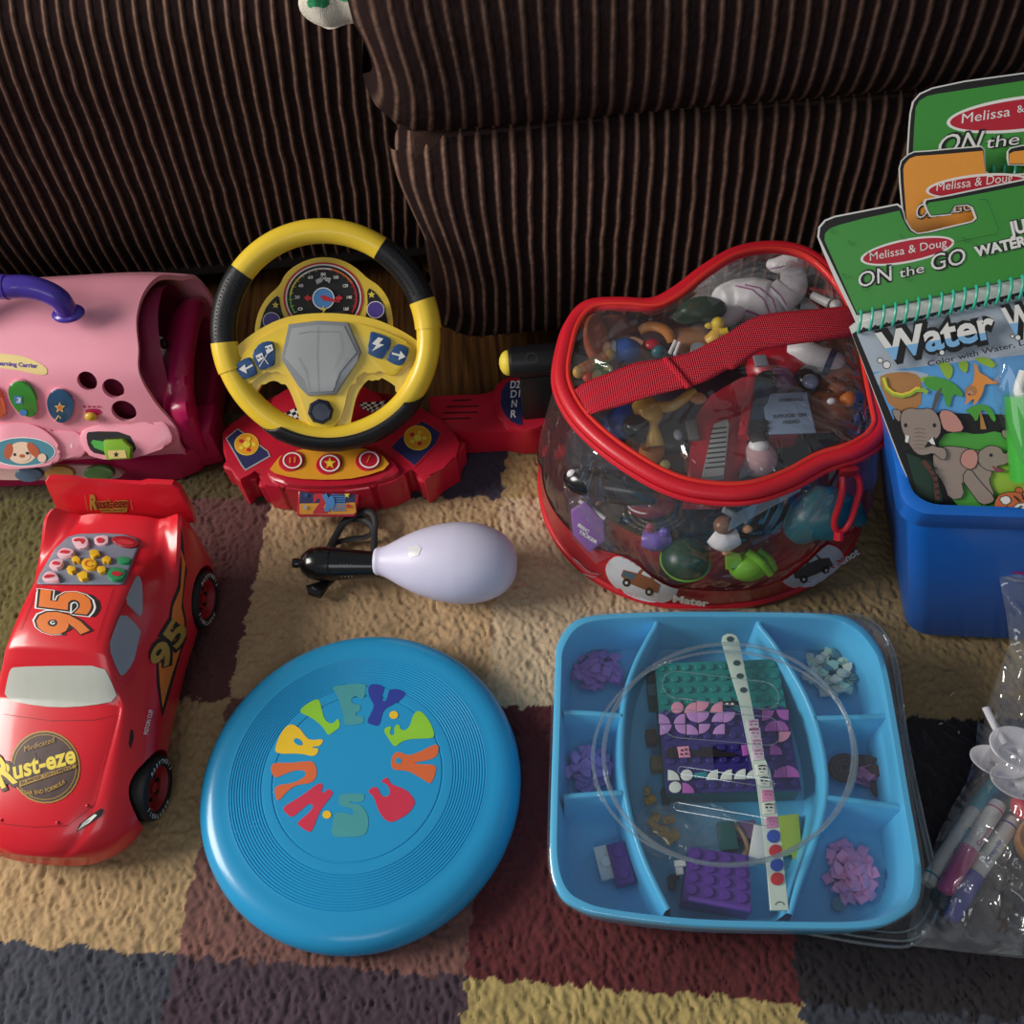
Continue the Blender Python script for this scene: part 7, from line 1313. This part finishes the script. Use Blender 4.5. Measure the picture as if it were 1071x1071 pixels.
    ks = K(960, 700, 6.694); s_ = lambda x, y, z: at(*ks(x, y), z); SW = mat('spoon_white', '#dcd8dc', rough=.3, coat=.3)
    for lb, hp, bp, rr in (('white plastic spoon with its handle pointing to the upper left', [(475, 268), (540, 400), (615, 520)], (700, 570, .036), (.024, .018)), ('white plastic spoon bowl resting above the teal marker', [(800, 640), (700, 650), (640, 655)], (545, 665, .030), (.022, .013)), ('white plastic spoon bowl below the others, beside the red piece', [(900, 720), (800, 760)], (680, 805, .032), (.021, .014))):
        T2 = thing('plastic_spoon', s_(bp[0], bp[1], .02), lb, 'spoon', 'plastic spoons in the zipper bag'); MB().tube(spline([s_(x, y, bp[2] + .002) for x, y in hp], 5), .0032, SW, n=10, flat=.6).build('handle', T2)
        c0 = s_(*bp); MB().lathe([(1, .006), (.96, .0062), (.7, .002), (.35, -.0005), (0, -.001)], SW, X=Matrix.Translation(c0) @ Matrix.Rotation(R(-25), 4, 'Z') @ Matrix.Diagonal((rr[0], rr[1], 1, 1)), n=36, cap=False).build('bowl', T2, solid=.0012, sharp=80)
    def one(name, label, cat, fn): mb = MB(); fn(mb); tag(mb.build(name), label, cat)
    one('red_bead', 'red rounded piece at the right of the zipper bag', 'toy', lambda b: b.ell(tuple(s_(760, 965, .026)), (.012, .012, .010), mat('piece_red', '#d0303c', rough=.35)))  # plain red rounded piece
    one('orange_cup', 'orange cup shaped piece below the red piece', 'toy', lambda b: b.lathe([(.012, 0), (.016, .010), (.018, .022), (.016, .022), (.011, .002)], mat('piece_orange', '#d08a3c', rough=.4), X=Matrix.Translation(at(1078, 888, .008)), n=30))
    DK = mat('piece_dark', '#221f1e', rough=.4); BR2 = mat('piece_brown', '#4a3c30', rough=.5); GY2 = mat('piece_grey', '#5a5652', rough=.4)
    one('black_piece', 'black piece under the tip of the pink marker cap', 'toy', lambda b: b.ell(tuple(q(235, 650, .012)), (.008, .010, .007), DK))
    rr_ = random.Random(5)
    for i in range(16):
        x, y = 420 + 95 * (i % 4) + rr_.uniform(-25, 25), 520 + 72 * (i // 4) + rr_.uniform(-20, 20); m_ = (DK, BR2, GY2, BR2)[rr_.randrange(4)]; z = .008 + .006 * rr_.random(); a = rr_.uniform(0, 3); kk = i % 3
        def fn(b):
            X = Matrix.Translation(q(x, y, z)) @ Matrix.Rotation(a, 4, 'Z') @ Matrix.Rotation(.3, 4, 'X')
            if kk == 0: b.box((0, 0, 0), (.020, .010, .008), m_, X=X, bev=.002)
            elif kk == 1: b.lathe([(0, -.006), (.007, -.006), (.008, 0), (.007, .006), (0, .006)], m_, X=X, n=18)
            else: b.tube([X @ Vector((-.014, 0, 0)), X @ Vector((0, .003, .002)), X @ Vector((.013, 0, 0))], .0045, m_, n=10)
        mb = MB(); fn(mb); tag(mb.build('loose_part'), 'small dark loose part at the bottom of the zipper bag', 'toy part', 'dark loose parts at the bottom of the zipper bag')
zipbag()
